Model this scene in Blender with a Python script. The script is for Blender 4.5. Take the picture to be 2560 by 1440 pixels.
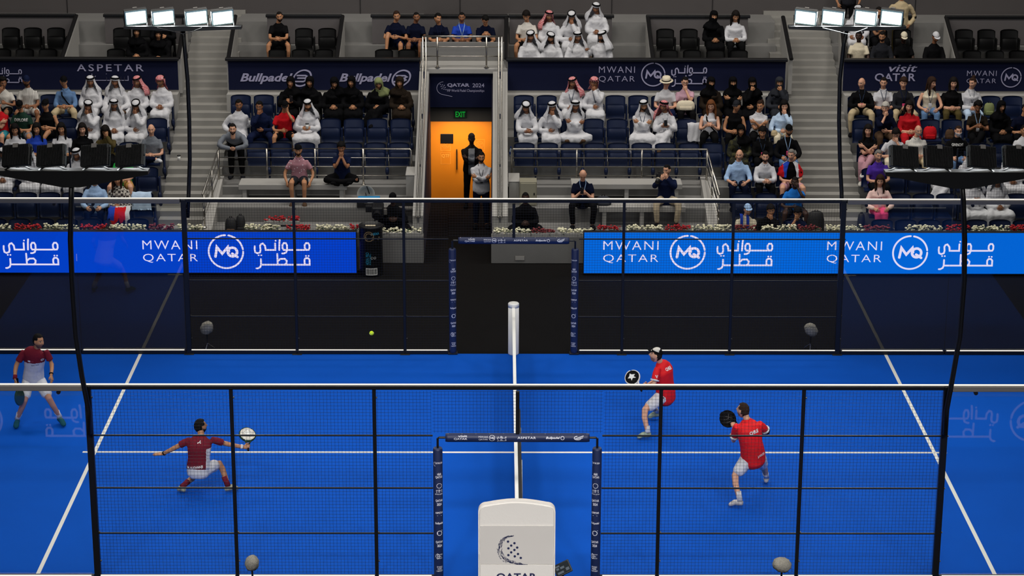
import bpy, bmesh, math, random
import numpy as np
from mathutils import Vector, Matrix
from mathutils.bvhtree import BVHTree
random.seed(7); RNG = np.random.default_rng(7)
for o in list(bpy.data.objects): bpy.data.objects.remove(o)
SC = bpy.context.scene
COL = SC.collection
R = math.radians

# ---------------------------------------------------------------- camera, world, lamps, exposure
CP = np.array([-0.2440, -34.8843, 13.7785]); YAW, PIT, ROL, FPX = 0.005367, 0.303527, 0.002841, 5648.74
_cy, _sy, _cp, _sp = math.cos(YAW), math.sin(YAW), math.cos(PIT), math.sin(PIT)
FW = np.array([_sy*_cp, _cy*_cp, -_sp]); _r = np.array([_cy, -_sy, 0.0]); _u = np.cross(_r, FW)
RT = math.cos(ROL)*_r + math.sin(ROL)*_u; UP = -math.sin(ROL)*_r + math.cos(ROL)*_u
cam_d = bpy.data.cameras.new('camera'); cam = bpy.data.objects.new('camera', cam_d); COL.objects.link(cam)
cam_d.sensor_width = 36.0; cam_d.sensor_fit = 'HORIZONTAL'; cam_d.lens = FPX/2560*36.0
cam_d.clip_start = 0.5; cam_d.clip_end = 200
cam.matrix_world = Matrix(((RT[0], UP[0], -FW[0], CP[0]), (RT[1], UP[1], -FW[1], CP[1]), (RT[2], UP[2], -FW[2], CP[2]), (0, 0, 0, 1)))
SC.camera = cam
SC.view_settings.view_transform = 'Standard'; SC.view_settings.look = 'None'
SC.view_settings.gamma = 1.0; SC.view_settings.use_curve_mapping = False
SC.view_settings.exposure = 0.0
world = bpy.data.worlds.new('arena_dark'); SC.world = world; world.use_nodes = True
world.node_tree.nodes['Background'].inputs[0].default_value = (0.55, 0.6, 0.7, 1)
world.node_tree.nodes['Background'].inputs[1].default_value = 0.012
SC.cycles.use_denoising = True
SC.cycles.max_bounces = 6; SC.cycles.transparent_max_bounces = 12

def area_lamp(name, loc, target, sx, sy, power, col=(1, 1, 1), spread=180):
    l = bpy.data.lights.new(name, 'AREA'); l.shape = 'RECTANGLE'; l.size = sx; l.size_y = sy
    l.energy = power; l.color = col; l.spread = R(spread)
    o = bpy.data.objects.new(name, l); COL.objects.link(o); o.location = loc
    o.rotation_euler = (Vector(target) - Vector(loc)).to_track_quat('-Z', 'Y').to_euler()
    return o
# unseen overhead lamps above court and stand, with banks added as fill
OVERHEAD = 300
for x in (-12, -6, 0, 6, 12):
    area_lamp('unseen_overhead_lamp', (x, 4.5, 17.0), (x*0.8, 8.0, 0), 2.2, 1.6, OVERHEAD*0.75, (1.0, 0.95, 0.88))
    area_lamp('unseen_overhead_lamp', (x, -6.0, 17.0), (x*0.6, 0.0, 0), 2.2, 1.6, OVERHEAD*0.5, (1.0, 0.97, 0.93))
    area_lamp('unseen_overhead_lamp', (x, 12.0, 15.0), (x, 14.0, 0), 2.2, 1.6, OVERHEAD*1.25, (1.0, 0.95, 0.88))  # bank added to brighten the stair treads from above
    area_lamp('unseen_overhead_lamp', (x, -24.0, 17.0), (x*0.6, -7.0, 0), 2.2, 1.6, OVERHEAD*0.42, (1.0, 0.97, 0.93), 44)  # narrow bank added to brighten the back of the umpire chair
FLOOD = 30          # watts of each court floodlight; the lamps themselves are made with their housings

# ---------------------------------------------------------------- helpers
def XU(u, y, z):
    """x of the point at depth y and height z that the photo shows in column u"""
    a = (u - 1280.0)/FPX
    k = RT - a*FW; d = np.array([0, y, z]) - np.array([0, CP[1], CP[2]])
    return CP[0] - (k[1]*d[1] + k[2]*d[2])/k[0]
def lin(c):
    if isinstance(c, str): c = tuple(int(c[i:i+2], 16)/255 for i in (0, 2, 4))
    return tuple(x/12.92 if x <= 0.04045 else ((x+0.055)/1.055)**2.4 for x in c)
PAL = dict(white='cacace', offwhite='ccc8c0', cream='d8cdb4', black='0e0e10', navy='141c38', dnavy='0d1226', blue='1c4fb4', royal='1d3fa8', lblue='9dbbe0',
           denim='5f7fa8', red='b8141f', maroon='6a1526', tee_red='c0101c', pink='c9a0b0', hotpink='e04a7c', blush='ecc8c0', green='1e9a3c', dgreen='16352a', olive='4a4020',
           grey='6f747c', dgrey='34363c', charcoal='24252a', khaki='b8a684', tan='b08448', purple='4a2a98', rose='b88a94', teal='2a7f8c', dteal='0e4640', sage='7c8458', brown='4a3626',
           abaya='0b0b0d', brownabaya='231c16', greyabaya='2a2c32', azure='1f74cc', dusk='2b3950', beige='c4b498', sand='c9bda4', camo='2c2c20', skyblue='b9cfe8', plaid='8d8a84', redcheck='c05a64', stripe='c8c6c0')
MATS = {}
def material(name, col, rough=0.6, metal=0.0, noise=0.0, nscale=8.0, bump=0.0, bscale=40.0, emit=0.0, spec=0.5, stretch=None):
    if name in MATS: return MATS[name]
    m = bpy.data.materials.new(name); m.use_nodes = True; nt = m.node_tree; b = nt.nodes['Principled BSDF']
    c = lin(col)
    b.inputs['Base Color'].default_value = (*c, 1); b.inputs['Roughness'].default_value = rough; b.inputs['Metallic'].default_value = metal
    b.inputs['Specular IOR Level'].default_value = spec
    tc = nt.nodes.new('ShaderNodeTexCoord')
    src = tc.outputs['Object']
    if stretch:
        mp = nt.nodes.new('ShaderNodeMapping'); mp.inputs['Scale'].default_value = stretch
        nt.links.new(src, mp.inputs[0]); src = mp.outputs[0]
    if noise:
        n = nt.nodes.new('ShaderNodeTexNoise'); n.inputs['Scale'].default_value = nscale; n.inputs['Detail'].default_value = 5
        nt.links.new(src, n.inputs['Vector'])
        mx = nt.nodes.new('ShaderNodeMix'); mx.data_type = 'RGBA'
        mx.inputs[6].default_value = (*[x*(1-noise) for x in c], 1); mx.inputs[7].default_value = (*[min(1, x*(1+noise)) for x in c], 1)
        nt.links.new(n.outputs['Fac'], mx.inputs[0]); nt.links.new(mx.outputs[2], b.inputs['Base Color'])
    if bump:
        n2 = nt.nodes.new('ShaderNodeTexNoise'); n2.inputs['Scale'].default_value = bscale; n2.inputs['Detail'].default_value = 4
        nt.links.new(src, n2.inputs['Vector'])
        bp = nt.nodes.new('ShaderNodeBump'); bp.inputs['Strength'].default_value = bump; bp.inputs['Distance'].default_value = 0.02
        nt.links.new(n2.outputs['Fac'], bp.inputs['Height']); nt.links.new(bp.outputs[0], b.inputs['Normal'])
    if emit:
        b.inputs['Emission Color'].default_value = (*c, 1); b.inputs['Emission Strength'].default_value = emit
    MATS[name] = m
    return m
def cloth(key):
    if key == 'pinstripe' or key == 'plaid' or key == 'redcheck' or key == 'stripe' or key == 'camo' or key == 'polka': return pattern_cloth(key)
    return material('cloth_'+key, PAL[key], 0.85, noise=0.10, nscale=5, bump=0.35, bscale=22, spec=0.06 if key in ('black', 'abaya', 'brownabaya', 'greyabaya', 'charcoal', 'dnavy', 'navy') else 0.2)
def pattern_cloth(key):
    n = 'cloth_'+key
    if n in MATS: return MATS[n]
    m = material(n, {'pinstripe': 'd8d4cc', 'plaid': 'b8b2a8', 'redcheck': 'b82838', 'stripe': 'd8d4cc', 'camo': '1c1d14', 'polka': 'a87882'}[key], 0.85, spec=0.25)
    nt = m.node_tree; b = nt.nodes['Principled BSDF']; tc = nt.nodes.new('ShaderNodeTexCoord')
    c1 = lin({'pinstripe': 'd8d4cc', 'plaid': 'b8b2a8', 'redcheck': 'b82838', 'stripe': 'd8d4cc', 'camo': '1c1d14', 'polka': 'a87882'}[key])
    c2 = lin({'pinstripe': '5a5a60', 'plaid': '3a3434', 'redcheck': 'd8b0b0', 'stripe': '9a9894', 'camo': '39381f', 'polka': 'e6d8dc'}[key])
    mx = nt.nodes.new('ShaderNodeMix'); mx.data_type = 'RGBA'; mx.inputs[6].default_value = (*c1, 1); mx.inputs[7].default_value = (*c2, 1)
    rp = nt.nodes.new('ShaderNodeMath'); rp.operation = 'GREATER_THAN'
    if key in ('pinstripe', 'stripe'):
        w = nt.nodes.new('ShaderNodeTexWave'); w.inputs['Scale'].default_value = 10; w.bands_direction = 'X'; out = w.outputs['Fac']; rp.inputs[1].default_value = 0.8
    elif key in ('plaid', 'redcheck'):
        w = nt.nodes.new('ShaderNodeTexChecker'); w.inputs['Scale'].default_value = 18 if key == 'plaid' else 60; out = w.outputs['Fac']; rp.inputs[1].default_value = 0.5
    elif key == 'polka':
        w = nt.nodes.new('ShaderNodeTexVoronoi'); w.inputs['Scale'].default_value = 17; out = w.outputs['Distance']; rp.operation = 'LESS_THAN'; rp.inputs[1].default_value = 0.2
    else:
        w = nt.nodes.new('ShaderNodeTexNoise'); w.inputs['Scale'].default_value = 9; out = w.outputs['Fac']; rp.inputs[1].default_value = 0.54
    nt.links.new(tc.outputs['Object'], w.inputs['Vector']); nt.links.new(out, rp.inputs[0]); nt.links.new(rp.outputs[0], mx.inputs[0])
    nt.links.new(mx.outputs[2], b.inputs['Base Color'])
    return m
def glow(name, col, k=1.0):
    if name in MATS: return MATS[name]
    m = bpy.data.materials.new(name); m.use_nodes = True; nt = m.node_tree; b = nt.nodes['Principled BSDF']
    b.inputs['Base Color'].default_value = (0, 0, 0, 1); b.inputs['Roughness'].default_value = 0.7; b.inputs['Specular IOR Level'].default_value = 0.1
    b.inputs['Emission Color'].default_value = (*lin(col), 1); b.inputs['Emission Strength'].default_value = k
    MATS[name] = m; return m

def tag(o, label=None, cat=None, group=None, kind=None):
    if label: o['label'] = label
    if cat: o['category'] = cat
    if group: o['group'] = group
    if kind: o['kind'] = kind
    return o
def thing(name, label, cat, loc=(0, 0, 0), group=None, rotz=0.0):
    o = bpy.data.objects.new(name, None); COL.objects.link(o); o.location = loc; o.rotation_euler = (0, 0, rotz)
    o.empty_display_size = 0.1
    return tag(o, label, cat, group)
def link_mesh(name, me, mat=None, parent=None):
    o = bpy.data.objects.new(name, me); COL.objects.link(o)
    if mat is not None and not me.materials: me.materials.append(mat)
    if parent is not None: o.parent = parent
    return o
class MB:
    """collects shapes that become ONE mesh"""
    def __init__(s): s.v = []; s.f = []; s.n = 0
    def add(s, v, f):
        v = np.asarray(v, float); s.v.append(v); b = s.n; s.f.extend([tuple(i+b for i in q) for q in f]); s.n += len(v); return s
    def box(s, x0, x1, y0, y1, z0, z1):
        v = [(x, y, z) for z in (z0, z1) for y in (y0, y1) for x in (x0, x1)]
        return s.add(v, [(0, 2, 3, 1), (4, 5, 7, 6), (0, 1, 5, 4), (2, 6, 7, 3), (0, 4, 6, 2), (1, 3, 7, 5)])
    def rbox(s, x0, x1, y0, y1, z0, z1, r):
        """box with softened edges"""
        r = min(r, (x1-x0)/2.01, (y1-y0)/2.01, (z1-z0)/2.01)
        bm = bmesh.new(); bmesh.ops.create_cube(bm, size=1.0)
        for v in bm.verts: v.co = Vector(((x0+x1)/2+v.co.x*(x1-x0), (y0+y1)/2+v.co.y*(y1-y0), (z0+z1)/2+v.co.z*(z1-z0)))
        bmesh.ops.bevel(bm, geom=bm.edges[:], offset=r, segments=2, affect='EDGES', profile=0.5)
        bm.verts.index_update()
        s.add([v.co[:] for v in bm.verts], [tuple(v.index for v in f.verts) for f in bm.faces]); bm.free(); return s
    def bar(s, a, b, r, seg=6):
        return s.tube([a, b], [r, r], seg=seg)
    def tube(s, pts, ra, rb=None, ref=(1, 0, 0), seg=10, caps=True, rnd=False):
        pts = np.asarray(pts, float); n = len(pts); ra = np.broadcast_to(np.asarray(ra, float), (n,)); rb = ra if rb is None else np.broadcast_to(np.asarray(rb, float), (n,))
        t = np.gradient(pts, axis=0); t /= np.linalg.norm(t, axis=1)[:, None]+1e-12
        ref = np.broadcast_to(np.asarray(ref, float), (n, 3)).copy()
        d = np.sum(ref*t, 1)
        for i in range(n):
            if abs(d[i]) > 0.96*np.linalg.norm(ref[i]): ref[i] = (0, 1, 0) if abs(t[i][1]) < 0.9 else (0, 0, 1)
        a = ref - np.sum(ref*t, 1)[:, None]*t; a /= np.linalg.norm(a, axis=1)[:, None]+1e-12
        b = np.cross(t, a)
        C, A, B, RA, RB = pts, a, b, ra, rb
        if rnd:
            e0 = pts[0]-t[0]*min(ra[0], rb[0])*0.45; e1 = pts[-1]+t[-1]*min(ra[-1], rb[-1])*0.45
            C = np.vstack([e0, pts, e1]); A = np.vstack([a[:1], a, a[-1:]]); B = np.vstack([b[:1], b, b[-1:]])
            RA = np.r_[ra[0]*0.65, ra, ra[-1]*0.65]; RB = np.r_[rb[0]*0.65, rb, rb[-1]*0.65]; n += 2
        th = np.linspace(0, 2*np.pi, seg, endpoint=False)
        v = C[:, None, :] + A[:, None, :]*(RA[:, None]*np.cos(th))[:, :, None] + B[:, None, :]*(RB[:, None]*np.sin(th))[:, :, None]
        f = [(i*seg+j, i*seg+(j+1) % seg, (i+1)*seg+(j+1) % seg, (i+1)*seg+j) for i in range(n-1) for j in range(seg)]
        if caps: f.append(tuple(range(seg-1, -1, -1))); f.append(tuple((n-1)*seg+j for j in range(seg)))
        return s.add(v.reshape(-1, 3), f)
    def ball(s, c, rx, ry=None, rz=None, seg=8, rings=5, rot=None):
        ry = rx if ry is None else ry; rz = rx if rz is None else rz
        v = [(0, 0, 1.0)]; f = []
        for i in range(1, rings):
            p = math.pi*i/rings
            v += [(math.sin(p)*math.cos(2*math.pi*j/seg), math.sin(p)*math.sin(2*math.pi*j/seg), math.cos(p)) for j in range(seg)]
        v.append((0, 0, -1.0)); L = len(v)-1
        for j in range(seg):
            f.append((0, 1+j, 1+(j+1) % seg)); f.append((L, L-seg+(j+1) % seg, L-seg+j))
        for i in range(rings-2):
            for j in range(seg): f.append((1+i*seg+j, 1+(i+1)*seg+j, 1+(i+1)*seg+(j+1) % seg, 1+i*seg+(j+1) % seg))
        v = np.array(v)*np.array([rx, ry, rz])
        if rot is not None: v = v @ np.asarray(rot).T
        return s.add(v+np.asarray(c, float), f)
    def prism(s, poly, axis, a, b):
        """polygon in the plane across an axis, pushed from a to b along it"""
        n = len(poly); v = []
        for k in (a, b):
            for (p, q) in poly: v.append({'x': (k, p, q), 'y': (p, k, q), 'z': (p, q, k)}[axis])
        f = [tuple(range(n)), tuple(range(2*n-1, n-1, -1))]+[(i, n+i, n+(i+1) % n, (i+1) % n) for i in range(n)]
        return s.add(v, f)
    def lathe(s, prof, c=(0, 0, 0), seg=20):
        n = len(prof); v = [(c[0]+r*math.cos(2*math.pi*j/seg), c[1]+r*math.sin(2*math.pi*j/seg), c[2]+z) for r, z in prof for j in range(seg)]
        f = [(i*seg+j, i*seg+(j+1) % seg, (i+1)*seg+(j+1) % seg, (i+1)*seg+j) for i in range(n-1) for j in range(seg)]
        f += [tuple(range(seg-1, -1, -1)), tuple((n-1)*seg+j for j in range(seg))]
        return s.add(v, f)
    def mesh(s, name, smooth=False):
        me = bpy.data.meshes.new(name)
        v = np.vstack(s.v) if s.v else np.zeros((0, 3))
        me.from_pydata(v.tolist(), [], s.f); 
        if smooth: me.polygons.foreach_set('use_smooth', [True]*len(me.polygons))
        me.update(); return me
    def build(s, name, mat, parent=None, smooth=False):
        me = s.mesh(name, smooth)
        bm = bmesh.new(); bm.from_mesh(me); bmesh.ops.recalc_face_normals(bm, faces=bm.faces[:]); bm.to_mesh(me); bm.free()
        return link_mesh(name, me, mat, parent)
def struct(name, mb, mat):
    return tag(mb.build(name, mat), kind='structure')
# flat writing: Blender's own font turned into a thin mesh, or strokes
FONT_CACHE = {}
def text_mesh(s, size=1.0, bold=0.0, shear=0.0, spacing=1.0, width=1.0, depth=0.0, align='CENTER', res=3):
    key = (s, size, bold, shear, spacing, width, depth, align)
    if key in FONT_CACHE: return FONT_CACHE[key]
    c = bpy.data.curves.new('txt', 'FONT'); c.body = s; c.size = size; c.offset = bold; c.shear = shear; c.space_character = spacing
    c.align_x = align; c.align_y = 'CENTER'; c.extrude = depth; c.resolution_u = res; c.fill_mode = 'FRONT' if depth == 0 else 'BOTH'
    o = bpy.data.objects.new('txt', c); COL.objects.link(o)
    dg = bpy.context.evaluated_depsgraph_get(); dg.update()
    me = bpy.data.meshes.new_from_object(o.evaluated_get(dg))
    n = len(me.vertices); v = np.empty(n*3); me.vertices.foreach_get('co', v); v = v.reshape(-1, 3); v[:, 0] *= width
    if n: v[:, 1] -= (v[:, 1].max()+v[:, 1].min())/2
    f = [tuple(p.vertices) for p in me.polygons]
    bpy.data.objects.remove(o); bpy.data.curves.remove(c); bpy.data.meshes.remove(me)
    FONT_CACHE[key] = (v, f); return v, f
def fit(vf, x0, x1, z0, z1):
    """scale flat writing into a rectangle"""
    v, f = vf; v = v.copy(); lo = v.min(0); hi = v.max(0)
    v[:, 0] = x0+(v[:, 0]-lo[0])/(hi[0]-lo[0])*(x1-x0); v[:, 1] = z0+(v[:, 1]-lo[1])/(hi[1]-lo[1])*(z1-z0)
    return v, f
def strokes(lines, w):
    """round-ended strokes in a plane -> (verts2d as xy0, faces)"""
    V = []; F = []
    for li, L in enumerate(lines):
        L = np.asarray(L, float); z = 0.0006*li; b = len(V)
        if len(L) == 1 or np.linalg.norm(L[-1]-L[0])+np.ptp(L, 0).max() < w*0.2:
            p = L[0]; V += [(p[0]+math.cos(k*math.pi/6)*w/2, p[1]+math.sin(k*math.pi/6)*w/2, z) for k in range(12)]; F.append(tuple(range(b, b+12))); continue
        d = np.diff(L, axis=0); d = d/(np.linalg.norm(d, axis=1)[:, None]+1e-12); nn = np.stack([-d[:, 1], d[:, 0]], 1)
        N = len(L)
        for i in range(N):
            if i == 0: m = nn[0]
            elif i == N-1: m = nn[-1]
            else:
                m = nn[i-1]+nn[i]; q = np.dot(m, m); m = m/q*2 if q > 0.5 else m/(math.sqrt(q)+1e-9)*1.5
            V += [(*(L[i]+m*w/2), z), (*(L[i]-m*w/2), z)]
        F += [(b+2*i, b+2*i+1, b+2*i+3, b+2*i+2) for i in range(N-1)]
        if np.linalg.norm(L[0]-L[-1]) > 1e-6:
            for p, dd, i0 in ((L[0], -d[0], b), (L[-1], d[-1], b+2*N-2)):
                n0 = np.array([-dd[1], dd[0]]); c = len(V)
                V += [(*(p+(n0*math.cos(t)+dd*math.sin(t))*w/2), z) for t in np.linspace(0, math.pi, 7)[1:-1]]
                F.append(((i0+1, i0) if i0 == b else (i0, i0+1))[:1]+tuple(range(c, c+5))+((i0+1, i0) if i0 == b else (i0, i0+1))[1:])
    return np.array(V), F
def arc(cx, cy, r, a0, a1, n=24, ry=None):
    ry = r if ry is None else ry
    return [(cx+r*math.cos(R(a0+(a1-a0)*i/n)), cy+ry*math.sin(R(a0+(a1-a0)*i/n))) for i in range(n+1)]
def flat(mb, vf, y=None, flip=False):
    """put flat writing (x, z) upright in a plane of constant y; flip: read from behind"""
    v, f = vf; w = np.zeros_like(v); w[:, 0] = v[:, 0]; w[:, 2] = v[:, 1]; w[:, 1] = y+(v[:, 2] if flip else -v[:, 2])
    mb.add(w, [q[::-1] for q in f] if flip else f)

# common materials
m_black = material('black_paint', '08080a', 0.45, noise=0.1)
m_steel = material('brushed_steel', 'b8b4ac', 0.28, 1.0, noise=0.06, nscale=30)
m_conc = material('grey_painted_concrete', '757472', 0.75, noise=0.10, nscale=3.0, bump=0.1, bscale=60)
m_concl = material('light_painted_concrete', '9e9c98', 0.7, noise=0.06, nscale=3.0, bump=0.08, bscale=60)
m_dwall = material('dark_grey_wall_panel', '565253', 0.8, noise=0.06, nscale=2.0)
m_uwall = material('upper_wall_grey', '4a4646', 0.85, noise=0.06, nscale=2.0)
m_white = material('white_paint', 'e8e8e4', 0.5, noise=0.03)
m_strip = glow('glow_edge_strip', 'fffaf0', 1.0)  # white glowing strip set along the rail tops and base rails
m_carpet = material('black_carpet', '0f0e0e', 0.95, noise=0.35, nscale=60, bump=0.4, bscale=300, spec=0.1)
m_court = material('blue_artificial_turf', '004fb8', 0.9, noise=0.09, nscale=1.1, bump=0.25, bscale=250, spec=0.12)
m_navyfab = material('navy_banner_fabric', '080f2e', 0.8, noise=0.08, nscale=4, spec=0.2)
m_seat = material('navy_seat_plastic', '07183a', 0.45, noise=0.08, nscale=6, spec=0.4)
m_vseat = material('black_seat_plastic', '070708', 0.55, noise=0.08, nscale=6, spec=0.2)
m_print = material('pale_banner_print', '9e9cba', 0.8)
m_padblue = material('blue_vinyl_pad', '18264f', 0.5, noise=0.06, nscale=5)
m_padprint = material('white_pad_print', 'e0e2ee', 0.6)

# ---------------------------------------------------------------- the setting: floor, court, stand
struct('floor', MB().box(-30, 30, -50, 10.9, -0.12, -0.012), m_carpet)
struct('floor_court', MB().box(-10, 10, -5, 5, -0.012, 0.0), m_court)
lw = 0.03
ln = MB()
for sx in (-1, 1): ln.box(sx*6.95-lw, sx*6.95+lw, -4.98, 4.98, 0.0, 0.003)
ln.box(-7.15, -6.98, -lw, lw, 0, 0.003).box(-6.92, 6.92, -lw, lw, 0, 0.003).box(6.98, 7.15, -lw, lw, 0, 0.003)
struct('trim_court_lines', ln, material('white_line_turf', 'e4e2da', 0.9, noise=0.05, nscale=40))

ROW_Y = [11.3+0.8*i for i in range(8)]; ROW_Z = [0.36*i for i in range(8)]
def terrace(name, x0, x1, first, last):
    mb = MB()
    for i in range(first, last+1):
        mb.box(x0, x1, ROW_Y[i]-0.55 if i > first else ROW_Y[i]-0.65, 16.0, -0.02 if i == first else ROW_Z[i]-0.36, ROW_Z[i])
    struct(name, mb, m_conc)
terrace('floor_terrace_far_left', -16, -7.62, 0, 5)
terrace('floor_terrace_left', -6.42, -2.1, 3, 5)
terrace('floor_terrace_right', -0.09, 6.12, 3, 5)
mb = MB()
for i in range(0, 3): mb.box(4.42, 6.12, ROW_Y[i]-(0.55 if i else 0.65), 13.4, -0.02 if i == 0 else ROW_Z[i]-0.36, ROW_Z[i])
struct('floor_terrace_front_right', mb, m_conc)
terrace('floor_terrace_far_right', 7.62, 16, 0, 5)
# stairs in the two aisles
for nm, x0, x1 in (('left', -7.62, -6.42), ('right', 6.12, 7.62)):
    mb = MB()
    for k in range(33):
        y = 10.75+k*0.8/3; z = 0.12*(k+1)-0.12
        mb.box(x0, x1, y, 19.4, z-0.12, z)
    struct('floor_stairs_'+nm, mb, material('stair_concrete', '8a8883', 0.75, noise=0.16, nscale=2.2, bump=0.1, bscale=60))
# raised decks for cameras, with a grey front
for nm, x0, x1 in (('left', -6.5, -2.1), ('right', -0.09, 4.42)):
    mb = MB(); mb.rbox(x0 if nm == 'left' else -0.44, x1 if nm == 'right' else -1.87, 10.89, 12.02, -0.02, 0.58, 0.015); mb.box(x0, x1, 11.98, 13.4, -0.02, 0.9)
    struct('floor_deck_'+nm, mb, m_conc)
# sloping walls beside the decks
for nm, x0, x1 in (('left', -6.56, -6.34), ('right', 4.16, 4.40)):
    struct('wall_slope_'+nm, MB().prism([(10.95, -0.02), (13.45, -0.02), (13.45, 1.22), (13.15, 1.22), (10.95, 0.66)], 'x', x0, x1), m_concl)
# tunnel: sloping side walls, lintel, inside
for nm, x0, x1 in (('left', -2.1, -1.88), ('right', -0.42, -0.09)):
    struct('wall_tunnel_'+nm, MB().prism([(11.12, -0.02), (16.6, -0.02), (16.6, 3.1), (16.0, 3.1), (11.12, 0.96)], 'x', x0, x1), m_concl)
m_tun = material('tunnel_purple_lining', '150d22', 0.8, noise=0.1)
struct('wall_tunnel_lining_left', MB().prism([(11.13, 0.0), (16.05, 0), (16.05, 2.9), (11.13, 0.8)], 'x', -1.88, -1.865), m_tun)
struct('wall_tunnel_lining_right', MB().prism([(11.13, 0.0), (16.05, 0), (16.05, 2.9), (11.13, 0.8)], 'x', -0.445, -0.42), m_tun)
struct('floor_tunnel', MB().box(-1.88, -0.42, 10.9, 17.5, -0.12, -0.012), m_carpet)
struct('wall_tunnel_lintel', MB().box(-2.1, -0.09, 16.02, 16.5, 1.86, 3.0), material('black_wall', '060608', 0.8, noise=0.1))
struct('trim_tunnel_ledge', MB().rbox(-2.1, -0.09, 15.9, 17.0, 3.0, 3.13, 0.02), m_concl)
struct('wall_balcony', MB().box(-2.1, -0.09, 16.74, 16.84, 3.0, 3.56), m_conc)
# front wall of the upper boxes, its ledge and floors
for nm, x0, x1 in (('far_left', -16, -7.62), ('left', -6.5, -2.1), ('right', -0.09, 6.28), ('far_right', 7.62, 16)):
    mb = MB().box(x0, x1, 15.92, 16.02, 1.6, 3.3); mb.box(x0, x1, 15.66, 15.95, 1.8, 2.56)
    struct('wall_box_front_'+nm, mb, m_concl)
    struct('trim_box_rail_'+nm, MB().rbox(x0-0.03, x1+0.03, 15.84, 16.0, 3.3, 3.37, 0.015), m_black)
    mb = MB().box(x0, x1, 16.02, 17.15, 2.2, 2.55); mb.box(x0, x1, 17.15, 17.9, 2.2, 2.9); mb.box(x0, x1, 17.9, 19.4, 2.2, 3.26); mb.box(x0, x1, 18.3, 19.4, 3.26, 3.75)
    struct('floor_boxes_'+nm, mb, m_conc)
struct('wall_upper', MB().box(-16, 16, 19.35, 19.6, 2.0, 8.0), m_uwall)
mb = MB()
for u in (166, 900, 1150, 1530, 1782, 2290): x = XU(u, 19.34, 4.3); mb.box(x-0.006, x+0.006, 19.33, 19.36, 3.7, 6)
struct('trim_upper_wall_joints', mb, m_black)
mb = MB()
for k, (u0, u1) in enumerate(((-60, 190), (262, 470), (668, 855), (930, 1270), (1274, 1535), (1618, 1875), (2190, 2290), (2365, 2640))):
    x0, x1 = XU(u0, 18.1, 3.9), XU(u1, 18.1, 3.9)
    struct('wall_box_panel_%d' % (k+1), MB().box(x0, x1-0.05, 18.05, 18.1, 3.27, 3.9), m_dwall)
    struct('trim_box_panel_rail_%d' % (k+1), MB().rbox(x0-0.03, x1, 18.02, 18.13, 3.9, 3.97, 0.012), m_black)
# raked partitions between the boxes (light faces under a black rail)
for k, (uf, ur) in enumerate(((155, 190), (446, 462), (571, 588), (842, 856), (1265, 1266), (1632, 1620), (1978, 1958), (2112, 2104), (2395, 2366))):
    xf = XU(uf, 16.0, 3.33); ang = 0
    pl = [(16.1, 2.55), (18.05, 2.9), (18.05, 3.9), (16.1, 3.33)]
    xr = XU(ur, 18.05, 3.93)
    mb = MB(); t = 0.05
    v = [(xf-t, 16.1, 2.5), (xf+t, 16.1, 2.5), (xf+t, 16.1, 3.3), (xf-t, 16.1, 3.3), (xr-t, 18.05, 2.5), (xr+t, 18.05, 2.5), (xr+t, 18.05, 3.88), (xr-t, 18.05, 3.88)]
    mb.add(v, [(0, 1, 2, 3), (7, 6, 5, 4), (0, 3, 7, 4), (1, 5, 6, 2), (3, 2, 6, 7), (0, 4, 5, 1)])
    struct('wall_partition_%d' % (k+1), mb, m_concl)
    struct('trim_partition_rail_%d' % (k+1), MB().tube([(xf, 15.98, 3.34), (xr, 18.08, 3.93)], 0.05, 0.035, seg=8), m_black)

# ---------------------------------------------------------------- orange door, exit sign, tunnel banner
m_or = material('orange_door', 'f08c10', 0.6, noise=0.06, nscale=3)
tag(MB().box(-1.86, -0.435, 16.05, 16.1, -0.01, 1.9).build('door_1', m_or), kind='structure')
l = area_lamp('tunnel_ceiling_lamp', (-1.15, 15.2, 2.15), (-1.2, 16.05, 0.9), 1.2, 0.15, 13, (1.0, 0.82, 0.6), 110); tl_door = bpy.data.objects['door_1']
mo2 = material('orange_print', 'ffb040', 0.6)
for cx in (-1.52, -0.73):
    mb = MB()
    for z0 in (1.16, 0.84):
        flat(mb, strokes([[(cx-0.11, z0), (cx+0.11, z0), (cx+0.11, z0+0.27), (cx-0.11, z0+0.27), (cx-0.11, z0)]], 0.008), 16.045)
    flat(mb, strokes([arc(cx, 1.30, 0.085, 0, 360), arc(cx, 1.30, 0.05, 20, 300), [(cx-0.07, 1.26), (cx+0.07, 1.34)], [(cx-0.06, 1.36), (cx+0.05, 1.24)]], 0.007), 16.045)
    flat(mb, fit(text_mesh('QTF', bold=0.02), cx-0.09, cx+0.09, 0.98, 1.08), 16.045)
    mb.build('logo', mo2, tl_door)
MB().rbox(-1.635, -1.34, 16.03, 16.06, 1.24+0.1, 1.46+0.1, 0.005).build('notice_plate', m_black, tl_door)
MB().rbox(-1.27, -1.245, 15.98, 16.05, 0.72, 1.2, 0.008).build('handle', m_black, tl_door)
b = thing('banner', 'navy fabric banner above the orange tunnel door with championship lettering', 'banner', (0, 0, 0))
MB().box(-1.87, -0.43, 15.99, 16.02, 2.2, 2.99).build('cloth', m_navyfab, b)
mb = MB(); Y = 15.985
flat(mb, fit(text_mesh('QATAR', bold=0.035), -1.47, -0.96, 2.67, 2.765), Y); flat(mb, fit(text_mesh('2024', bold=0.01), -0.89, -0.62, 2.67, 2.765), Y)
flat(mb, fit(text_mesh('FIP World Padel Championships', bold=0.004), -1.47, -0.62, 2.545, 2.625), Y)
flat(mb, strokes([arc(-1.55, 2.65, 0.16, 95, 262, 20, 0.15), [(-1.57, 2.5), (-1.36, 2.455)]], 0.012), Y)
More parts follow.
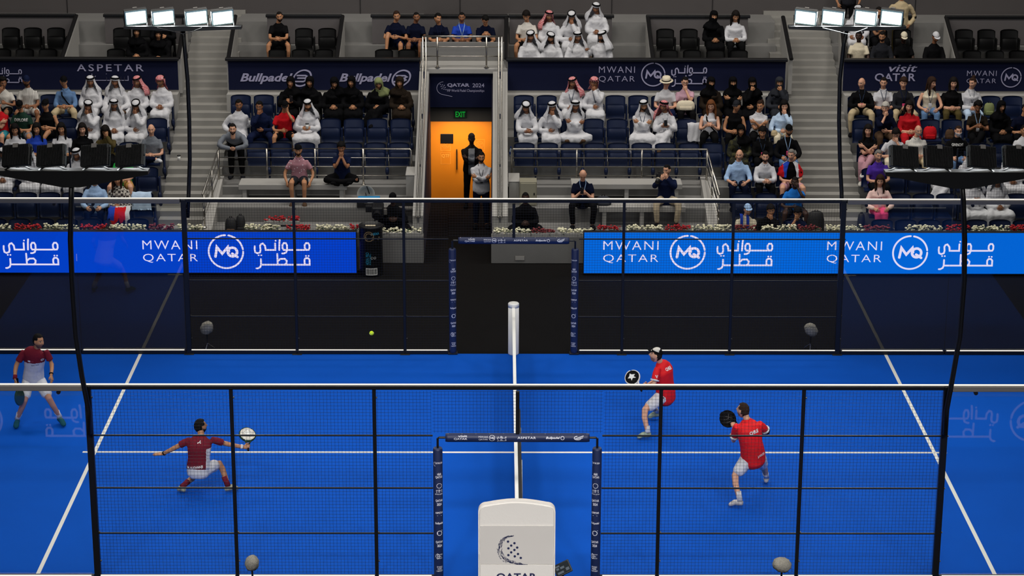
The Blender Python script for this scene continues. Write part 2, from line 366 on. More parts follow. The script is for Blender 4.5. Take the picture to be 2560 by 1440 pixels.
for i in range(3):
    for j in range(3): flat(mb, strokes([[(-1.63+0.045*j+0.02*i, 2.74-0.05*i-0.012*j), (-1.629+0.045*j+0.02*i, 2.74-0.05*i-0.012*j)]], 0.024), Y)
mb.build('lettering', m_print, b)
e = thing('exit_sign', 'small dark sign with glowing green EXIT letters over the tunnel door', 'exit sign', (0, 0, 0))
x0, x1 = XU(1135, 15.95, 2.1), XU(1167, 15.95, 2.1)
MB().rbox(x0, x1, 15.93, 16.02, 1.95, 2.145, 0.008).build('housing', glow('exit_panel', '03120a', 1.0), e)
mb = MB(); flat(mb, fit(text_mesh('EXIT', bold=0.02), x0+0.035, x1-0.035, 1.985, 2.115), 15.925); mb.build('lettering', glow('exit_green', '0a8e2c', 1.0), e)

# ---------------------------------------------------------------- logos used on boards and banners
AR = [  # the Arabic words, drawn as strokes; units: one letter height = 1
    [(5.00, 0), (5.28, 0.02), (5.37, 0.22), (5.37, 0.62), (5.24, 0.85), (5.02, 0.85), (4.88, 0.62), (4.88, 0.25), (5.0, 0.04), (4.8, 0), (2.75, 0)],
    [(3.02, 0.0), (2.66, 0.0), (2.55, 0.2), (2.55, 0.62), (2.68, 0.85), (2.9, 0.85), (3.02, 0.6), (3.02, 0.0), (2.9, -0.32), (2.66, -0.44), (2.5, -0.44)],
    [(2.28, 1.28), (2.24, 0.9), (2.2, 0.0)],
    [(1.78, 0.82), (1.78, 0), (0.78, 0), (0.72, 0.5), (0.5, 0.8), (0.3, 0.72), (0.2, 0.5), (0.24, 0.0), (0.18, -0.3), (-0.1, -0.42), (-0.32, -0.3), (-0.38, 0.1), (-0.36, 0.45)],
    [(1.84, 1.14), (1.85, 1.14)], [(0.02, -0.66), (0.03, -0.66)], [(0.3, -0.66), (0.31, -0.66)]]
AR2 = [[(5.35, -1.85), (4.9, -1.85), (4.82, -1.62), (4.82, -1.22), (4.95, -1.02), (5.2, -1.02), (5.35, -1.22), (5.35, -1.85), (0.25, -1.85), (0.15, -2.15), (-0.1, -2.3), (-0.25, -2.3)],
    [(0.25, -1.85), (0.25, -1.15)], [(1.98, -0.5), (2.0, -1.85)], [(2.0, -1.4), (2.3, -1.12), (2.75, -1.1), (2.95, -1.35), (2.9, -1.7), (2.7, -1.85)],
    [(4.98, -0.74), (4.99, -0.74)], [(5.26, -0.74), (5.27, -0.74)]]
def arabic(x0, x1, zb, h, w):
    """both words in a box: baseline zb of the upper one, letter unit h"""
    kx = (x1-x0)/5.75
    return strokes([[(x0+(p[0]+0.38)*kx, zb+p[1]*h) for p in L] for L in AR+AR2], w)
def ring_logo(cx, cz, r, w):
    return strokes([arc(cx, cz, r, 8, 80, 16), arc(cx, cz, r, 91, 360, 48)], w)
def ring_letters(cx, cz, r, w):
    k = r
    return strokes([[(cx-0.62*k, cz-0.30*k), (cx-0.52*k, cz+0.28*k), (cx-0.22*k, cz-0.12*k), (cx+0.12*k, cz+0.28*k), (cx+0.17*k, cz+0.02*k)],
                    arc(cx+0.38*k, cz-0.02*k, 0.27*k, 60, 420, 20), [(cx+0.36*k, cz-0.12*k), (cx+0.66*k, cz-0.32*k)]], w)
def port_group(mb, xl, xr, cx, r, zt, zb, xa0, xa1, y, thin=1.0, flip=False):
    """MWANI over QATAR, the ring with MQ, the Arabic words"""
    h = (zt-zb)*0.40; s = -1 if flip else 1
    def put(vf):
        v, f = vf; v = v.copy()
        if flip: v[:, 0] = -v[:, 0]
        flat(mb, (v, f), y, flip)
    def box(a, b): return (a, b) if not flip else (-b, -a)
    a, b = box(xl, xr)
    put(fit(text_mesh('MWANI', spacing=1.2, bold=-0.006), a, b, zt-h, zt)); put(fit(text_mesh('QATAR', spacing=1.2, bold=-0.006), a, b, zb, zb+h))
    c = -cx if flip else cx
    cz = (zt+zb)/2
    put(ring_logo(c, cz, r, r*0.105)); put(ring_letters(c, cz, r, r*0.15))
    a, b = box(xa0, xa1)
    put(arabic(a, b, cz+0.04, (zt-zb)*0.36, (zt-zb)*0.075))

# ---------------------------------------------------------------- LED boards
def led_board(label, x0, x1, y, col, groups, face=-1):
    b = thing('led_board', label, 'LED board', (0, 0, 0), 'LED advertising boards around the court')
    d = 0.14*face
    MB().rbox(x0, x1, min(y, y-d), max(y, y-d), 0.0, 0.925, 0.01).build('frame', m_black, b)
    ys = y+0.006*face
    MB().box(x0+0.015, x1-0.015, min(ys, y), max(ys, y), 0.035, 0.915).build('screen', glow('led_screen_'+col, col, 1.0), b)
    for g in groups:
        mb = MB(); port_group(mb, *g, y+0.012*face, flip=(face > 0)); mb.build('lettering', glow('led_white', 'e6defa', 1.0), b)
    for x in np.arange(x0+1, x1, 1.0):
        pass
    return b
yb = 10.03
def X10(u): return XU(u, yb-0.012, 0.45)
GL = lambda a, b, c, r, d, e: (X10(a), X10(b), X10(c), r, 0.735, 0.255, X10(d), X10(e))
led_board('long deep blue LED board with white port logos, left of the tunnel', -14.5, X10(892), yb, '003fc8', [GL(-270, -135, -68, 0.355, 10, 145), GL(357, 494, 565, 0.355, 637, 774)])
led_board('bright azure LED board with white port logos, right of the tunnel', X10(1458), 14.5, yb, '0066da', [GL(1508, 1646, 1719, 0.355, 1793, 1930), GL(2067, 2204, 2275, 0.355, 2346, 2482)])
led_board('LED board on the near side, seen only mirrored in the left glass wall', -13.5, -2.2, -10.2, '0050c8', [(-9.45, -10.55, -8.85, 0.355, 0.735, 0.255, -7.77, -6.7)], face=1)
led_board('LED board on the near side, seen only mirrored in the right glass wall', 2.2, 13.5, -10.2, '0066da', [(9.2, 10.3, 8.58, 0.355, 0.735, 0.255, 7.05, 8.0)], face=1)

# ---------------------------------------------------------------- cloth banners on the box fronts
def cloth_banner(label, x0, x1, y=15.9):
    b = thing('banner', label, 'banner', (0, 0, 0), 'sponsor banners along the upper boxes')
    MB().box(x0, x1, y, y+0.018, 2.62, 3.3).build('cloth', m_navyfab, b); return b
XB = lambda u: XU(u, 15.89, 2.95)
def bull(mb, u0, ut, uc, u1):
    x0, xt, x1 = XB(u0), XB(ut), XB(u1)
    v, f = text_mesh('Bullpadel', bold=0.03, shear=0.32)
    flat(mb, fit((v, f), x0, xt, 2.76, 3.01), 15.89)
    cx = XB(uc); r = 0.185
    v, f = strokes([arc(0, 0, r, 60, 330, 30), arc(0, 0.0, r*1.02, -30, 55, 10), [(-0.12, 0.06), (0.06, 0.06), (0.11, 0.03), (0.06, 0.0), (-0.09, 0.0)], [(0.06, 0.0), (0.11, -0.04), (0.05, -0.08), (-0.13, -0.08)]], 0.036)
    v = v.copy(); v[:, 0] = v[:, 0]*1.05+v[:, 1]*0.32+cx; v[:, 1] += 2.9; flat(mb, (v, f), 15.89)
bn = cloth_banner('navy banner with spaced capital lettering above the far left seats', -15, -7.62)
mb = MB(); flat(mb, fit(text_mesh('ASPETAR', spacing=1.3, bold=0.008), XB(193), XB(360), 3.05, 3.215), 15.89); mb.build('lettering', m_print, bn); mb = MB()
xa, xb2 = XB(230), XB(320); k = (xb2-xa)/10
flat(mb, strokes([[(xa+x*k, 2.84+z*0.05) for x, z in L] for L in ([(10, 2), (10, 0), (9, 0), (9, 2), (9, 0), (8, 0), (8, 2), (8, 0), (5, 0), (5, 1.6), (5, 0), (4, 0), (4, 2), (4, 0), (0, 0), (0, 3)], [(5.0, -1.2), (5.01, -1.2)], [(4, 3), (4.01, 3)], [(0.6, 1.5), (1.0, 2.0)])], 0.016), 15.89)
mb.build('lettering', m_print, bn)
mb = MB(); a0 = XB(-85); port_group(mb, XB(-190), XB(-110), XB(-60), 0.2, 3.10, 2.80, XB(-22), XB(54), 15.89); mb.build('lettering', m_print, bn)
bn = cloth_banner('navy banner with two slanted bull lettering logos, left of the tunnel', -6.47, -2.1)
for q in ((600, 732, 755, 777), (848, 980, 1003, 1026)):
    mb = MB(); bull(mb, *q); mb.build('lettering', m_print, bn)
bn = cloth_banner('navy banner with one ring logo, right of the tunnel', -0.08, 6.27)
mb = MB(); port_group(mb, XB(1497), XB(1587), XB(1633), 0.265, 3.185, 2.81, XB(1679), XB(1766), 15.89); mb.build('lettering', m_print, bn)
bn = cloth_banner('navy banner with serif visit lettering above the far right seats', 7.6, 15)
mb = MB(); flat(mb, fit(text_mesh('visit', bold=0.012, shear=0.25), XB(2221), XB(2292), 3.07, 3.235), 15.89); mb.build('lettering', m_print, bn); mb = MB(); flat(mb, fit(text_mesh('QATAR', bold=0.018), XB(2187), XB(2289), 2.82, 3.035), 15.89)
mb.build('lettering', m_print, bn)
mb = MB(); port_group(mb, XB(2417), XB(2491), XB(2528), 0.225, 3.1, 2.79, XB(2570), XB(2640), 15.89); mb.build('lettering', m_print, bn)

# ---------------------------------------------------------------- steel railings
def railing(label, paths, posts, r=0.024):
    g = thing('railing', label, 'railing', (0, 0, 0), 'steel tube railings of the stand')
    for i, p in enumerate(paths): MB().tube(p, r if i == 0 else 0.014, seg=8).build('rail', m_steel, g, True)
    for (a, b) in posts:
        q = MB().tube([a, b], 0.021, seg=8).build('post', m_steel, g, True)
        MB().lathe([(0.05, 0), (0.05, 0.012), (0.03, 0.025)], a, 12).build('flange', m_steel, q)
    return g
for nm, xa, xb3, xs in (('left', -6.42, -2.2, -6.5), ('right', 0.0, 4.28, 4.36)):
    yr = 13.22; zt = 1.90
    out = xa if nm == 'left' else xb3; inn = xb3 if nm == 'left' else xa
    P = [[(inn, yr, 1.2), (inn, yr, zt-0.03), (inn-0.03*np.sign(inn-out), yr, zt), (out, yr, zt), (xs, 11.0, 1.45)]]
    for k in range(1, 4): P.append([(inn, yr, zt-0.2*k), (out, yr, zt-0.2*k), (xs, 11.0, 1.45-0.18*k)])
    po = [((x, yr, 1.08), (x, yr, zt)) for x in (np.linspace(out, inn, 5)[[0, 1, 2, 3]] if nm == 'left' else np.linspace(inn, out, 4)[1:])]
    po += [((xs+(out-xs)*t, 11.0+(yr-11.0)*t, 0.68+0.45*t), (xs+(out-xs)*t, 11.0+(yr-11.0)*t, 1.45+0.45*t)) for t in (0.05, 0.55, 0.97)]
    railing('steel railing with four bars around the camera deck, %s of the tunnel' % nm, P, po)
g = thing('railing', 'steel balcony railing over the tunnel with twin handrails running down its side walls', 'railing', (0, 0, 0), 'steel tube railings of the stand')
for xx, s in ((-1.985, -1), (-0.255, 1)):
    for dx in (-0.035, 0.035):
        MB().tube([(xx+dx, 11.05, 0.95), (xx+dx, 15.9, 3.26), (xx+dx, 15.95, 3.86)], 0.02, seg=8).build('handrail', m_steel, g, True)
    for t in (0.0, 0.33, 0.66, 0.95):
        MB().tube([(xx, 11.1+4.8*t, 0.88+2.2*t-0.05), (xx, 11.1+4.8*t, 1.02+2.28*t-0.08)], 0.02, seg=6).build('bracket', m_steel, g)
for z in (3.86, 3.62, 3.40): MB().tube([(-2.02, 15.95, z), (-0.22, 15.95, z)], 0.024 if z > 3.8 else 0.012, seg=8).build('rail', m_steel, g, True)
for x in (-1.69, -0.57):
    q = MB().tube([(x, 15.95, 3.13), (x, 15.95, 3.86)], 0.021, seg=8).build('post', m_steel, g, True)
    MB().lathe([(0.06, 0), (0.06, 0.012), (0.03, 0.03)], (x, 15.95, 3.13), 12).build('flange', m_steel, q)

# ---------------------------------------------------------------- the court's fences
m_wire = material('black_fence_wire', '07070a', 0.5)
m_railgrey = material('grey_rail_face', '6e6a66', 0.5, noise=0.05)
gm = bpy.data.materials.new('clear_tempered_glass'); gm.use_nodes = True; nt = gm.node_tree; nt.nodes.clear()
go = nt.nodes.new('ShaderNodeOutputMaterial'); gmx = nt.nodes.new('ShaderNodeMixShader'); gt = nt.nodes.new('ShaderNodeBsdfTransparent'); gg = nt.nodes.new('ShaderNodeBsdfGlossy'); gf = nt.nodes.new('ShaderNodeFresnel')
gt.inputs[0].default_value = (0.985, 0.995, 0.99, 1); gg.inputs['Roughness'].default_value = 0.004; gf.inputs[0].default_value = 1.43
nt.links.new(gf.outputs[0], gmx.inputs[0]); nt.links.new(gt.outputs[0], gmx.inputs[1]); nt.links.new(gg.outputs[0], gmx.inputs[2]); nt.links.new(gmx.outputs[0], go.inputs[0])
def wire_mesh(x0, x1, y, z0, z1, step=0.05, w=0.0014):
    mb = MB()
    for x in np.arange(x0+step/2, x1, step): mb.box(x-w, x+w, y-w, y+w, z0, z1)
    for z in np.arange(z0+step/2, z1, step): mb.box(x0, x1, y-w, y+w, z-w, z+w)
    return mb
POSTX = [-6.04, -4.03, -2.02, 2.02, 4.03, 6.04]
def fence_side(y, s, side):
    """s: +1 far side, -1 near side"""
    words = {-6.04: 'leftmost', -4.03: 'second from left', -2.02: 'third from left', 2.02: 'third from right', 4.03: 'second from right', 6.04: 'rightmost'}
    for x in POSTX:
        w = 0.045 if abs(x) > 5 else 0.026
        p = thing('fence_post', 'black steel fence post on the %s side, %s' % (side, words[x]), 'post', (x, y, 0), 'black steel posts of the court fence')
        MB().rbox(-w, w, -w, w, 0, 2.98, 0.008).build('tube', m_black, p)
        MB().rbox(-0.09, 0.09, -0.09, 0.09, -0.012, 0.012, 0.004).build('base_plate', m_black, p)
        for z in (0.3, 0.75, 1.43, 2.23, 2.8): MB().tube([(w, -s*0.0, z), (w+0.02, 0, z)], 0.012, seg=6).build('clamp_bolt', m_black, p)
    bays = [(-6.04, -4.03), (-4.03, -2.02), (-2.02, -1.2), (1.2, 2.02), (2.02, 4.03), (4.03, 6.04)]
    nm = ['outer left', 'middle left', 'narrow left', 'narrow right', 'middle right', 'outer right']
    for (a, b), n in zip(bays, nm):
        q = thing('mesh_panel', 'black wire mesh fence panel on the %s side, %s bay' % (side, n), 'fence panel', (0, 0, 0), 'wire mesh panels of the court fence')
        wire_mesh(a+0.02, b-0.02, y, 0.1, 2.9).build('wire_mesh', m_wire, q)
        for z in (0.73, 1.43, 2.23): MB().rbox(a, b, y-0.012, y+0.012, z-0.011, z+0.011, 0.004).build('stiffener', m_black, q)
        MB().rbox(a, b, y-0.04, y+0.04, 0.0, 0.075, 0.008).build('base_rail', m_black, q)
        MB().rbox(a+0.03, b-0.03, y-0.04, y-0.018, 0.075, 0.09, 0.004).build('glow_strip', m_strip, q)
    q = thing('mesh_panel', 'black wire mesh panel above the doorway on the %s side' % side, 'fence panel', (0, 0, 0), 'wire mesh panels of the court fence')
    wire_mesh(-1.2, 1.2, y, 2.27, 2.9).build('wire_mesh', m_wire, q)
    MB().rbox(-0.026, 0.026, y-0.026, y+0.026, 2.22, 2.9, 0.006).build('middle_post', m_black, q)
    q = thing('top_rail', 'black rail along the top of the %s mesh fence with a white lit strip' % side, 'rail', (0, 0, 0), 'top rails of the court fence')
    MB().rbox(-6.1, 6.1, y-0.035, y+0.035, 2.925, 2.99, 0.012).build('tube', m_black, q)
    MB().rbox(-6.1, 6.1, y-0.016, y+0.016, 2.99, 3.005, 0.005).build('glow_strip', m_strip, q)
    for sx in (-1, 1):
        sd = 'left' if sx < 0 else 'right'
        q = thing('top_rail', 'grey-faced rail over the %s glass wall, %s side' % (sd, side), 'rail', (0, 0, 0), 'top rails of the court fence')
        a, b = sorted((sx*6.1, sx*10.05))
        MB().rbox(a, b, y-0.045, y+0.045, 2.905, 2.99, 0.012).build('tube', m_railgrey, q)
        MB().rbox(a, b, y-0.016, y+0.016, 2.99, 3.005, 0.005).build('glow_strip', m_strip, q)
        for k, (g0, g1) in enumerate(((6.1, 8.04), (8.05, 9.99))):
            a, b = sorted((sx*g0, sx*g1))
            q = thing('glass_panel', 'clear glass wall panel on the %s side, %s %s' % (side, ('next to the mesh' if k == 0 else 'nearest the back corner'), sd), 'glass panel', (0, 0, 0), 'glass wall panels of the court')
            MB().box(a, b, y-0.006, y+0.006, 0.06, 2.91).build('pane', gm, q)
            MB().rbox(a, b, y-0.05, y+0.05, 0.0, 0.075, 0.008).build('base_rail', m_black, q)
            MB().rbox(a+0.03, b-0.03, y-0.045, y-0.023, 0.075, 0.09, 0.004).build('glow_strip', m_strip, q)
            for zz in (2.88,):
                for xx in (a+0.35, b-0.35):
                    MB().tube([(xx, y-0.02, zz), (xx, y+0.02, zz)], 0.03, seg=12).build('glass_clamp', m_black, q)
        a, b = sorted((sx*8.05, sx*10.0))
        q = thing('mesh_panel', 'black wire mesh above the %s corner glass, %s side' % (sd, side), 'fence panel', (0, 0, 0), 'wire mesh panels of the court fence')
        wire_mesh(a, b, y, 3.02, 3.95).build('wire_mesh', m_wire, q)
        xx = sx*8.06; MB().rbox(xx-0.012, xx+0.012, y-0.012, y+0.012, 3.01, 3.95, 0.004).build('edge_post', m_black, q)
fence_side(5.0, 1, 'far'); fence_side(-5.0, -1, 'near')

# padded doorway frames, one per side
def pad_print(par, x, y, r, side):
    items = ['logo', 'visit', 'ring', 'Q', 'ASPETAR', 'bull', 'shield', 'Q', 'fed', 'cup']
    mb = MB(); z = 1.9
    off = 0.02*side
    def cyl(vf):
        v, f = vf; w = np.zeros_like(v)
        ok = []
        a = (v[:, 0]+off)/r
        w[:, 0] = x+(r+0.003)*np.sin(np.clip(a, -1.5, 1.5)); w[:, 1] = y-(r+0.003)*np.cos(np.clip(a, -1.5, 1.5)); w[:, 2] = v[:, 1]
        MB().add(w, f).build('lettering', m_padprint, par)
    t = lambda s, z0, z1, w=0.11, bold=0.02: cyl(fit(text_mesh(s, bold=bold), -w/2, w/2, z0, z1))
    z = 1.82
    t('QATAR 2024', z, z+0.03); cyl(strokes([arc(-0.055, z, 0.03, 90, 270, 8)], 0.004))
    t('visit', z-0.17, z-0.13, 0.06); t('QATAR', z-0.22, z-0.18)
    cyl(ring_logo(0, z-0.33, 0.035, 0.006)); cyl(arabic(-0.045, 0.045, z-0.405, 0.014, 0.004)); t('MWANI QATAR', z-0.47, z-0.45, 0.12, 0.005)
    t('QATAR', z-0.58, z-0.54); t('2024', z-0.635, z-0.595, 0.07)
    t('ASPETAR', z-0.76, z-0.73, 0.12); cyl(strokes([[(-0.03, z-0.79), (0.03, z-0.79)]], 0.006))
    t('Bullpadel', z-0.93, z-0.89, 0.12)
    cyl(strokes([arc(0, z-1.06, 0.035, 0, 360, 12), [(-0.03, z-1.06), (0.04, z-1.02)], [(-0.03, z-1.07), (0.035, z-1.05)]], 0.008))
    t('QATAR', z-1.22, z-1.18); t('2024', z-1.275, z-1.235, 0.07)
    cyl(strokes([arc(-0.05, z-1.42, 0.045, -70, 70, 8), arc(-0.06, z-1.42, 0.03, -70, 70, 8), arc(-0.07, z-1.42, 0.015, -70, 70, 8)], 0.006)); t('INTERNATIONAL', z-1.40, z-1.385, 0.09, 0.01); t('PADEL', z-1.43, z-1.415, 0.05, 0.01); t('FEDERATION', z-1.46, z-1.445, 0.08, 0.01)
    t('FIP WORLD', z-1.60, z-1.575, 0.08, 0.01); t('PADEL', z-1.63, z-1.605, 0.06, 0.01); t('CHAMPIONSHIPS', z-1.66, z-1.64, 0.1, 0.005)
for y, side, ys in ((5.0, 'far', 1), (-5.0, 'near', -1)):
    for sx in (-1, 1):
        x = sx*1.13
        q = thing('padded_post', 'navy padded doorway post with white logos, %s side, %s of the net' % (side, 'left' if sx < 0 else 'right'), 'padded post', (0, 0, 0), 'padded doorway posts')
        MB().lathe([(0.062, 0.03), (0.068, 0.06), (0.068, 2.02), (0.06, 2.045), (0.035, 2.045)], (x, y, 0), 20).build('pad', m_padblue, q, True)
        MB().tube([(x, y, 2.03), (x, y, 2.19), (x-sx*0.02, y, 2.2), (x-sx*0.14, y, 2.2)], 0.017, seg=8).build('bracket', m_black, q)
        MB().rbox(x-0.09, x+0.09, y-0.06, y+0.06, -0.01, 0.035, 0.006).build('base_plate', m_black, q)
        pad_print(q, x, y, 0.068, -sx)
    q = thing('padded_crossbar', 'navy padded bar with white sponsor logos over the doorway, %s side' % side, 'padded bar', (0, 0, 0), 'padded doorway crossbars')
    MB().tube([(-1.02, y, 2.2), (-0.98, y, 2.2), (0.98, y, 2.2), (1.02, y, 2.2)], [0.058, 0.064, 0.064, 0.058], ref=(0, 0, 1), seg=20).build('pad', m_padblue, q, True)
    mb = MB()
    def barput(vf):
        v, f = vf; w = np.zeros_like(v); a = v[:, 1]/0.064+0.25
        w[:, 0] = v[:, 0]; w[:, 1] = y-0.067*np.cos(a); w[:, 2] = 2.2+0.067*np.sin(a); MB().add(w, f).build('lettering', m_padprint, q)
    barput(fit(text_mesh('visit', bold=0.02), -0.84, -0.71, 0.012, 0.04)); barput(fit(text_mesh('QATAR', bold=0.02), -0.90, -0.71, -0.03, 0.002))
    barput(fit(text_mesh('MWANI', bold=0.0), -0.55, -0.42, 0.002, 0.028)); barput(fit(text_mesh('QATAR', bold=0.0), -0.55, -0.42, -0.034, -0.008)); barput(ring_logo(-0.36, 0, 0.04, 0.006)); barput(ring_letters(-0.36, 0, 0.04, 0.007)); barput(arabic(-0.29, -0.16, 0.0, 0.022, 0.005))
    barput(fit(text_mesh('ASPETAR', bold=0.02, spacing=1.15), 0.0, 0.26, -0.012, 0.02)); barput(fit(text_mesh('Bullpadel', bold=0.03, shear=0.3), 0.4, 0.6, -0.02, 0.02)); barput(strokes([arc(0.635, 0, 0.024, 0, 360, 12)], 0.008))
    barput(strokes([arc(0.85, 0, 0.05, 100, 330, 12, 0.026), [(0.81, -0.01), (0.93, 0.03)], [(0.82, -0.02), (0.92, 0.005)]], 0.01))
    for x in np.linspace(-0.98, 0.98, 11):
        MB().ball((x, y-0.018, 2.262), 0.008, seg=6, rings=4).build('eyelet', m_steel, q)

# ---------------------------------------------------------------- net
for y, s in ((5.0, 'far'), (-5.0, 'near')):
    q = thing('net_post', 'white padded net post at the %s end of the net' % s, 'net post', (0, 0, 0), 'white padded net posts')
    MB().lathe([(0.097, 0.0), (0.1, 0.02), (0.1, 0.93)], (0, y, 0), 24).build('pad', m_white, q, True)
    MB().lathe([(0.103, 0.92), (0.103, 0.985), (0.09, 1.0), (0.05, 1.004), (0.045, 0.995)], (0, y, 0), 24).build('cap', m_white, q, True)
nt_ = thing('net', 'black court net with white tape running from post to post', 'net', (0, 0, 0))
ys = np.linspace(-4.9, 4.9, 29); zt = 0.88+0.05*(ys/4.9)**2
lean = 0.055
mb = MB(); w = 0.0015
for y in np.arange(-4.88, 4.9, 0.04): mb.box(-w, w+lean*0.4, y-w, y+w, 0.02, 0.86)
for z in np.arange(0.03, 0.86, 0.04): mb.box(lean*(1-z/0.9)*0.8, lean*(1-z/0.9)*0.8+0.004, -4.9, 4.9, z-w, z+w)
mb.build('netting', m_wire, nt_)
mb = MB()
for i in range(28): 
    y0, y1 = ys[i], ys[i+1]
    v = [(-0.027, y0, zt[i]), (0.027, y0, zt[i]), (-0.027, y1, zt[i+1]), (0.027, y1, zt[i+1]), (-0.02, y0, zt[i]-0.05), (0.02, y0, zt[i]-0.05), (-0.02, y1, zt[i+1]-0.05), (0.02, y1, zt[i+1]-0.05)]
    mb.add(v, [(0, 2, 3, 1), (0, 4, 6, 2), (1, 3, 7, 5)])
mb.build('tape', m_white, nt_)
MB().box(0.03, 0.085, -4.9, -0.2, 0.02, 0.84).build('side_skirt', m_black, nt_)
MB().tube([(0.09, y, 0.84-0.5*abs(math.sin(y*1.3))) for y in np.linspace(-4.8, -0.4, 30)], 0.006, seg=5).build('strap', m_white, nt_)

# ---------------------------------------------------------------- floodlight masts
m_lens = glow('flood_lens_glow', 'f4fffc', 9.0)
m_glass_rim = material('flood_glass_rim', '8ea4a6', 0.2, noise=0.05)
def floodmast(x_side, y, path, far, label):
    g = thing('floodlight_mast', label, 'floodlight', (0, 0, 0), 'floodlight masts at the court corners')
    pts = np.array(path); 
    MB().tube(pts, 0.037, 0.045, ref=(1, 0, 0), seg=10).build('curved_pole', m_black, g, True)
    x, _, z = pts[-1]; yb = pts[-1][1]
    # gull-shaped beam
    h = 0.005 if far else 0.15
    MB().prism([(x-1.05, z+0.08), (x-1.05, z+0.03), (x-0.12, z-h), (x+0.12, z-h), (x+1.05, z+0.03), (x+1.05, z+0.08)], 'y', yb-0.09, yb+0.09).build('beam', m_black, g)
    us = ((340, 408.5, 491.5, 556.5) if x_side < 0 else (2014, 2082, 2164, 2229)) if far else ((46, 132, 242, 329) if x_side < 0 else (2256, 2342, 2450, 2539))
    zc = z+0.225 if far else z+0.26
    for u in us:
        xx = XU(u, yb, zc)
        # local frame: lens looks along n
        tx = (-x_side)*0.28; n = Vector((tx, -0.93 if far else 0.84, -0.26 if far else -0.46)).normalized()
        rt = Vector((1, 0, 0)) if far else Vector((-1, 0, 0)); rt = (rt - n*rt.dot(n)).normalized(); up = rt.cross(n) if False else n.cross(rt)
        if up.z < 0: up = -up
        rot = Matrix((rt, n, up)).transposed()
        c = Vector((xx, yb, zc))
        def tr(mb):
            for i in range(len(mb.v)): mb.v[i] = np.array([(c + rot @ Vector(p))[:] for p in mb.v[i]])
            return mb
        f = tr(MB().rbox(-0.205, 0.205, -0.075, 0.0, -0.15, 0.15, 0.012)).build('lamp_housing', m_black, g)
        rib = MB()
        for k in np.linspace(-0.19, 0.19, 24): rib.box(k-0.003, k+0.003, -0.1, -0.074, -0.145, 0.145)
        tr(rib).build('cooling_fins', m_black, f)
        tr(MB().rbox(-0.2, 0.2, 0.0, 0.012, -0.145, 0.145, 0.004)).build('lens_frame', m_glass_rim, f)
        tr(MB().rbox(-0.172, 0.172, 0.012, 0.02, -0.112, 0.112, 0.006)).build('lens', m_lens, f)
        tr(MB().rbox(-0.04, 0.04, -0.105, -0.06, 0.1, 0.16, 0.006)).build('driver_box', m_railgrey, f)
        MB().tube([(xx-0.2, yb-0.02, z+0.07), c + rot @ Vector((-0.212, -0.04, 0)), ], 0.012, seg=6).build('yoke', m_black, f)
        MB().tube([(xx+0.2, yb-0.02, z+0.07), c + rot @ Vector((0.212, -0.04, 0)), ], 0.012, seg=6).build('yoke', m_black, f)
        lo = c + n*0.06
        area_lamp('flood_light', lo, lo+n, 0.33, 0.22, FLOOD, (0.95, 1.0, 0.99))
    if far:
        MB().tube([(x-0.45, yb-0.1, z+0.06), (x-0.2, yb-0.1, z), (x, yb-0.11, z-0.05), (x+0.15, yb-0.11, z-0.02), (x+0.35, yb-0.1, z+0.06)], 0.006, seg=6).build('cable', m_white if x_side > 0 else m_black, g)
    return g
floodmast(-1, 5.15, [(-5.99, 5.12, 2.6), (-5.96, 5.15, 3.0), (-5.91, 5.15, 3.68), (-5.89, 5.15, 4.42), (-5.89, 5.15, 5.16), (-5.92, 5.15, 5.75), (-5.93, 5.13, 6.08)], True, 'floodlight mast with four glowing lamps above the far left corner')
floodmast(1, 5.15, [(6.03, 5.12, 2.6), (6.01, 5.15, 3.09), (5.95, 5.15, 3.7), (5.9, 5.15, 4.44), (5.88, 5.15, 5.18), (5.92, 5.15, 5.84), (5.96, 5.13, 6.1)], True, 'floodlight mast with four glowing lamps above the far right corner')
floodmast(-1, -5.15, [(-6.03, -5.12, 2.3), (-6.01, -5.15, 2.64), (-6.08, -5.15, 3.17), (-6.13, -5.15, 3.76), (-6.14, -5.15, 4.57), (-6.13, -5.15, 5.15), (-6.09, -5.13, 5.71), (-6.07, -5.1, 6.05)], False, 'floodlight mast seen from behind, four black lamp backs, near left corner')
floodmast(1, -5.15, [(6.03, -5.12, 2.3), (6.02, -5.15, 2.65), (6.08, -5.15, 3.18), (6.14, -5.15, 3.77), (6.15, -5.15, 4.59), (6.12, -5.15, 5.16), (6.07, -5.13, 5.73), (6.03, -5.1, 6.05)], False, 'floodlight mast seen from behind, four black lamp backs, near right corner')

# ---------------------------------------------------------------- seats
def slab(w, pts, t, taper=0.85, n=9, curve=0.03):
    """a curved plastic shell: profile points (y, z) swept across width w, thickness t along the profile normal"""
    P = np.array(pts, float); tg = np.gradient(P, axis=0); tg /= np.linalg.norm(tg, axis=1)[:, None]; nn = np.stack([-tg[:, 1], tg[:, 0]], 1)
    xs = np.linspace(-1, 1, n); m = len(P); V = []
    for sgn in (0.5, -0.5):
        for i in range(m):
            k = i/(m-1); hw = w/2*(1-(1-taper)*max(0, (k-0.8)/0.2)**2)
            for x in xs:
                q = P[i]+nn[i]*t*sgn
                V.append((x*hw, q[0]-curve*x*x, q[1]-(0.02*x**4 if i == m-1 else 0)))
    F = []
    for s in (0, 1):
        b = s*m*n
        for i in range(m-1):
            for j in range(n-1):
                q = (b+i*n+j, b+i*n+j+1, b+(i+1)*n+j+1, b+(i+1)*n+j); F.append(q if s else q[::-1])
    o = m*n
    edge = [i*n for i in range(m)]+[(m-1)*n+j for j in range(1, n)]+[i*n+n-1 for i in range(m-2, -1, -1)]+[j for j in range(n-2, 0, -1)]
    for a, b in zip(edge, edge[1:]+edge[:1]): F.append((a, b, b+o, a+o))
    return MB().add(V, F)
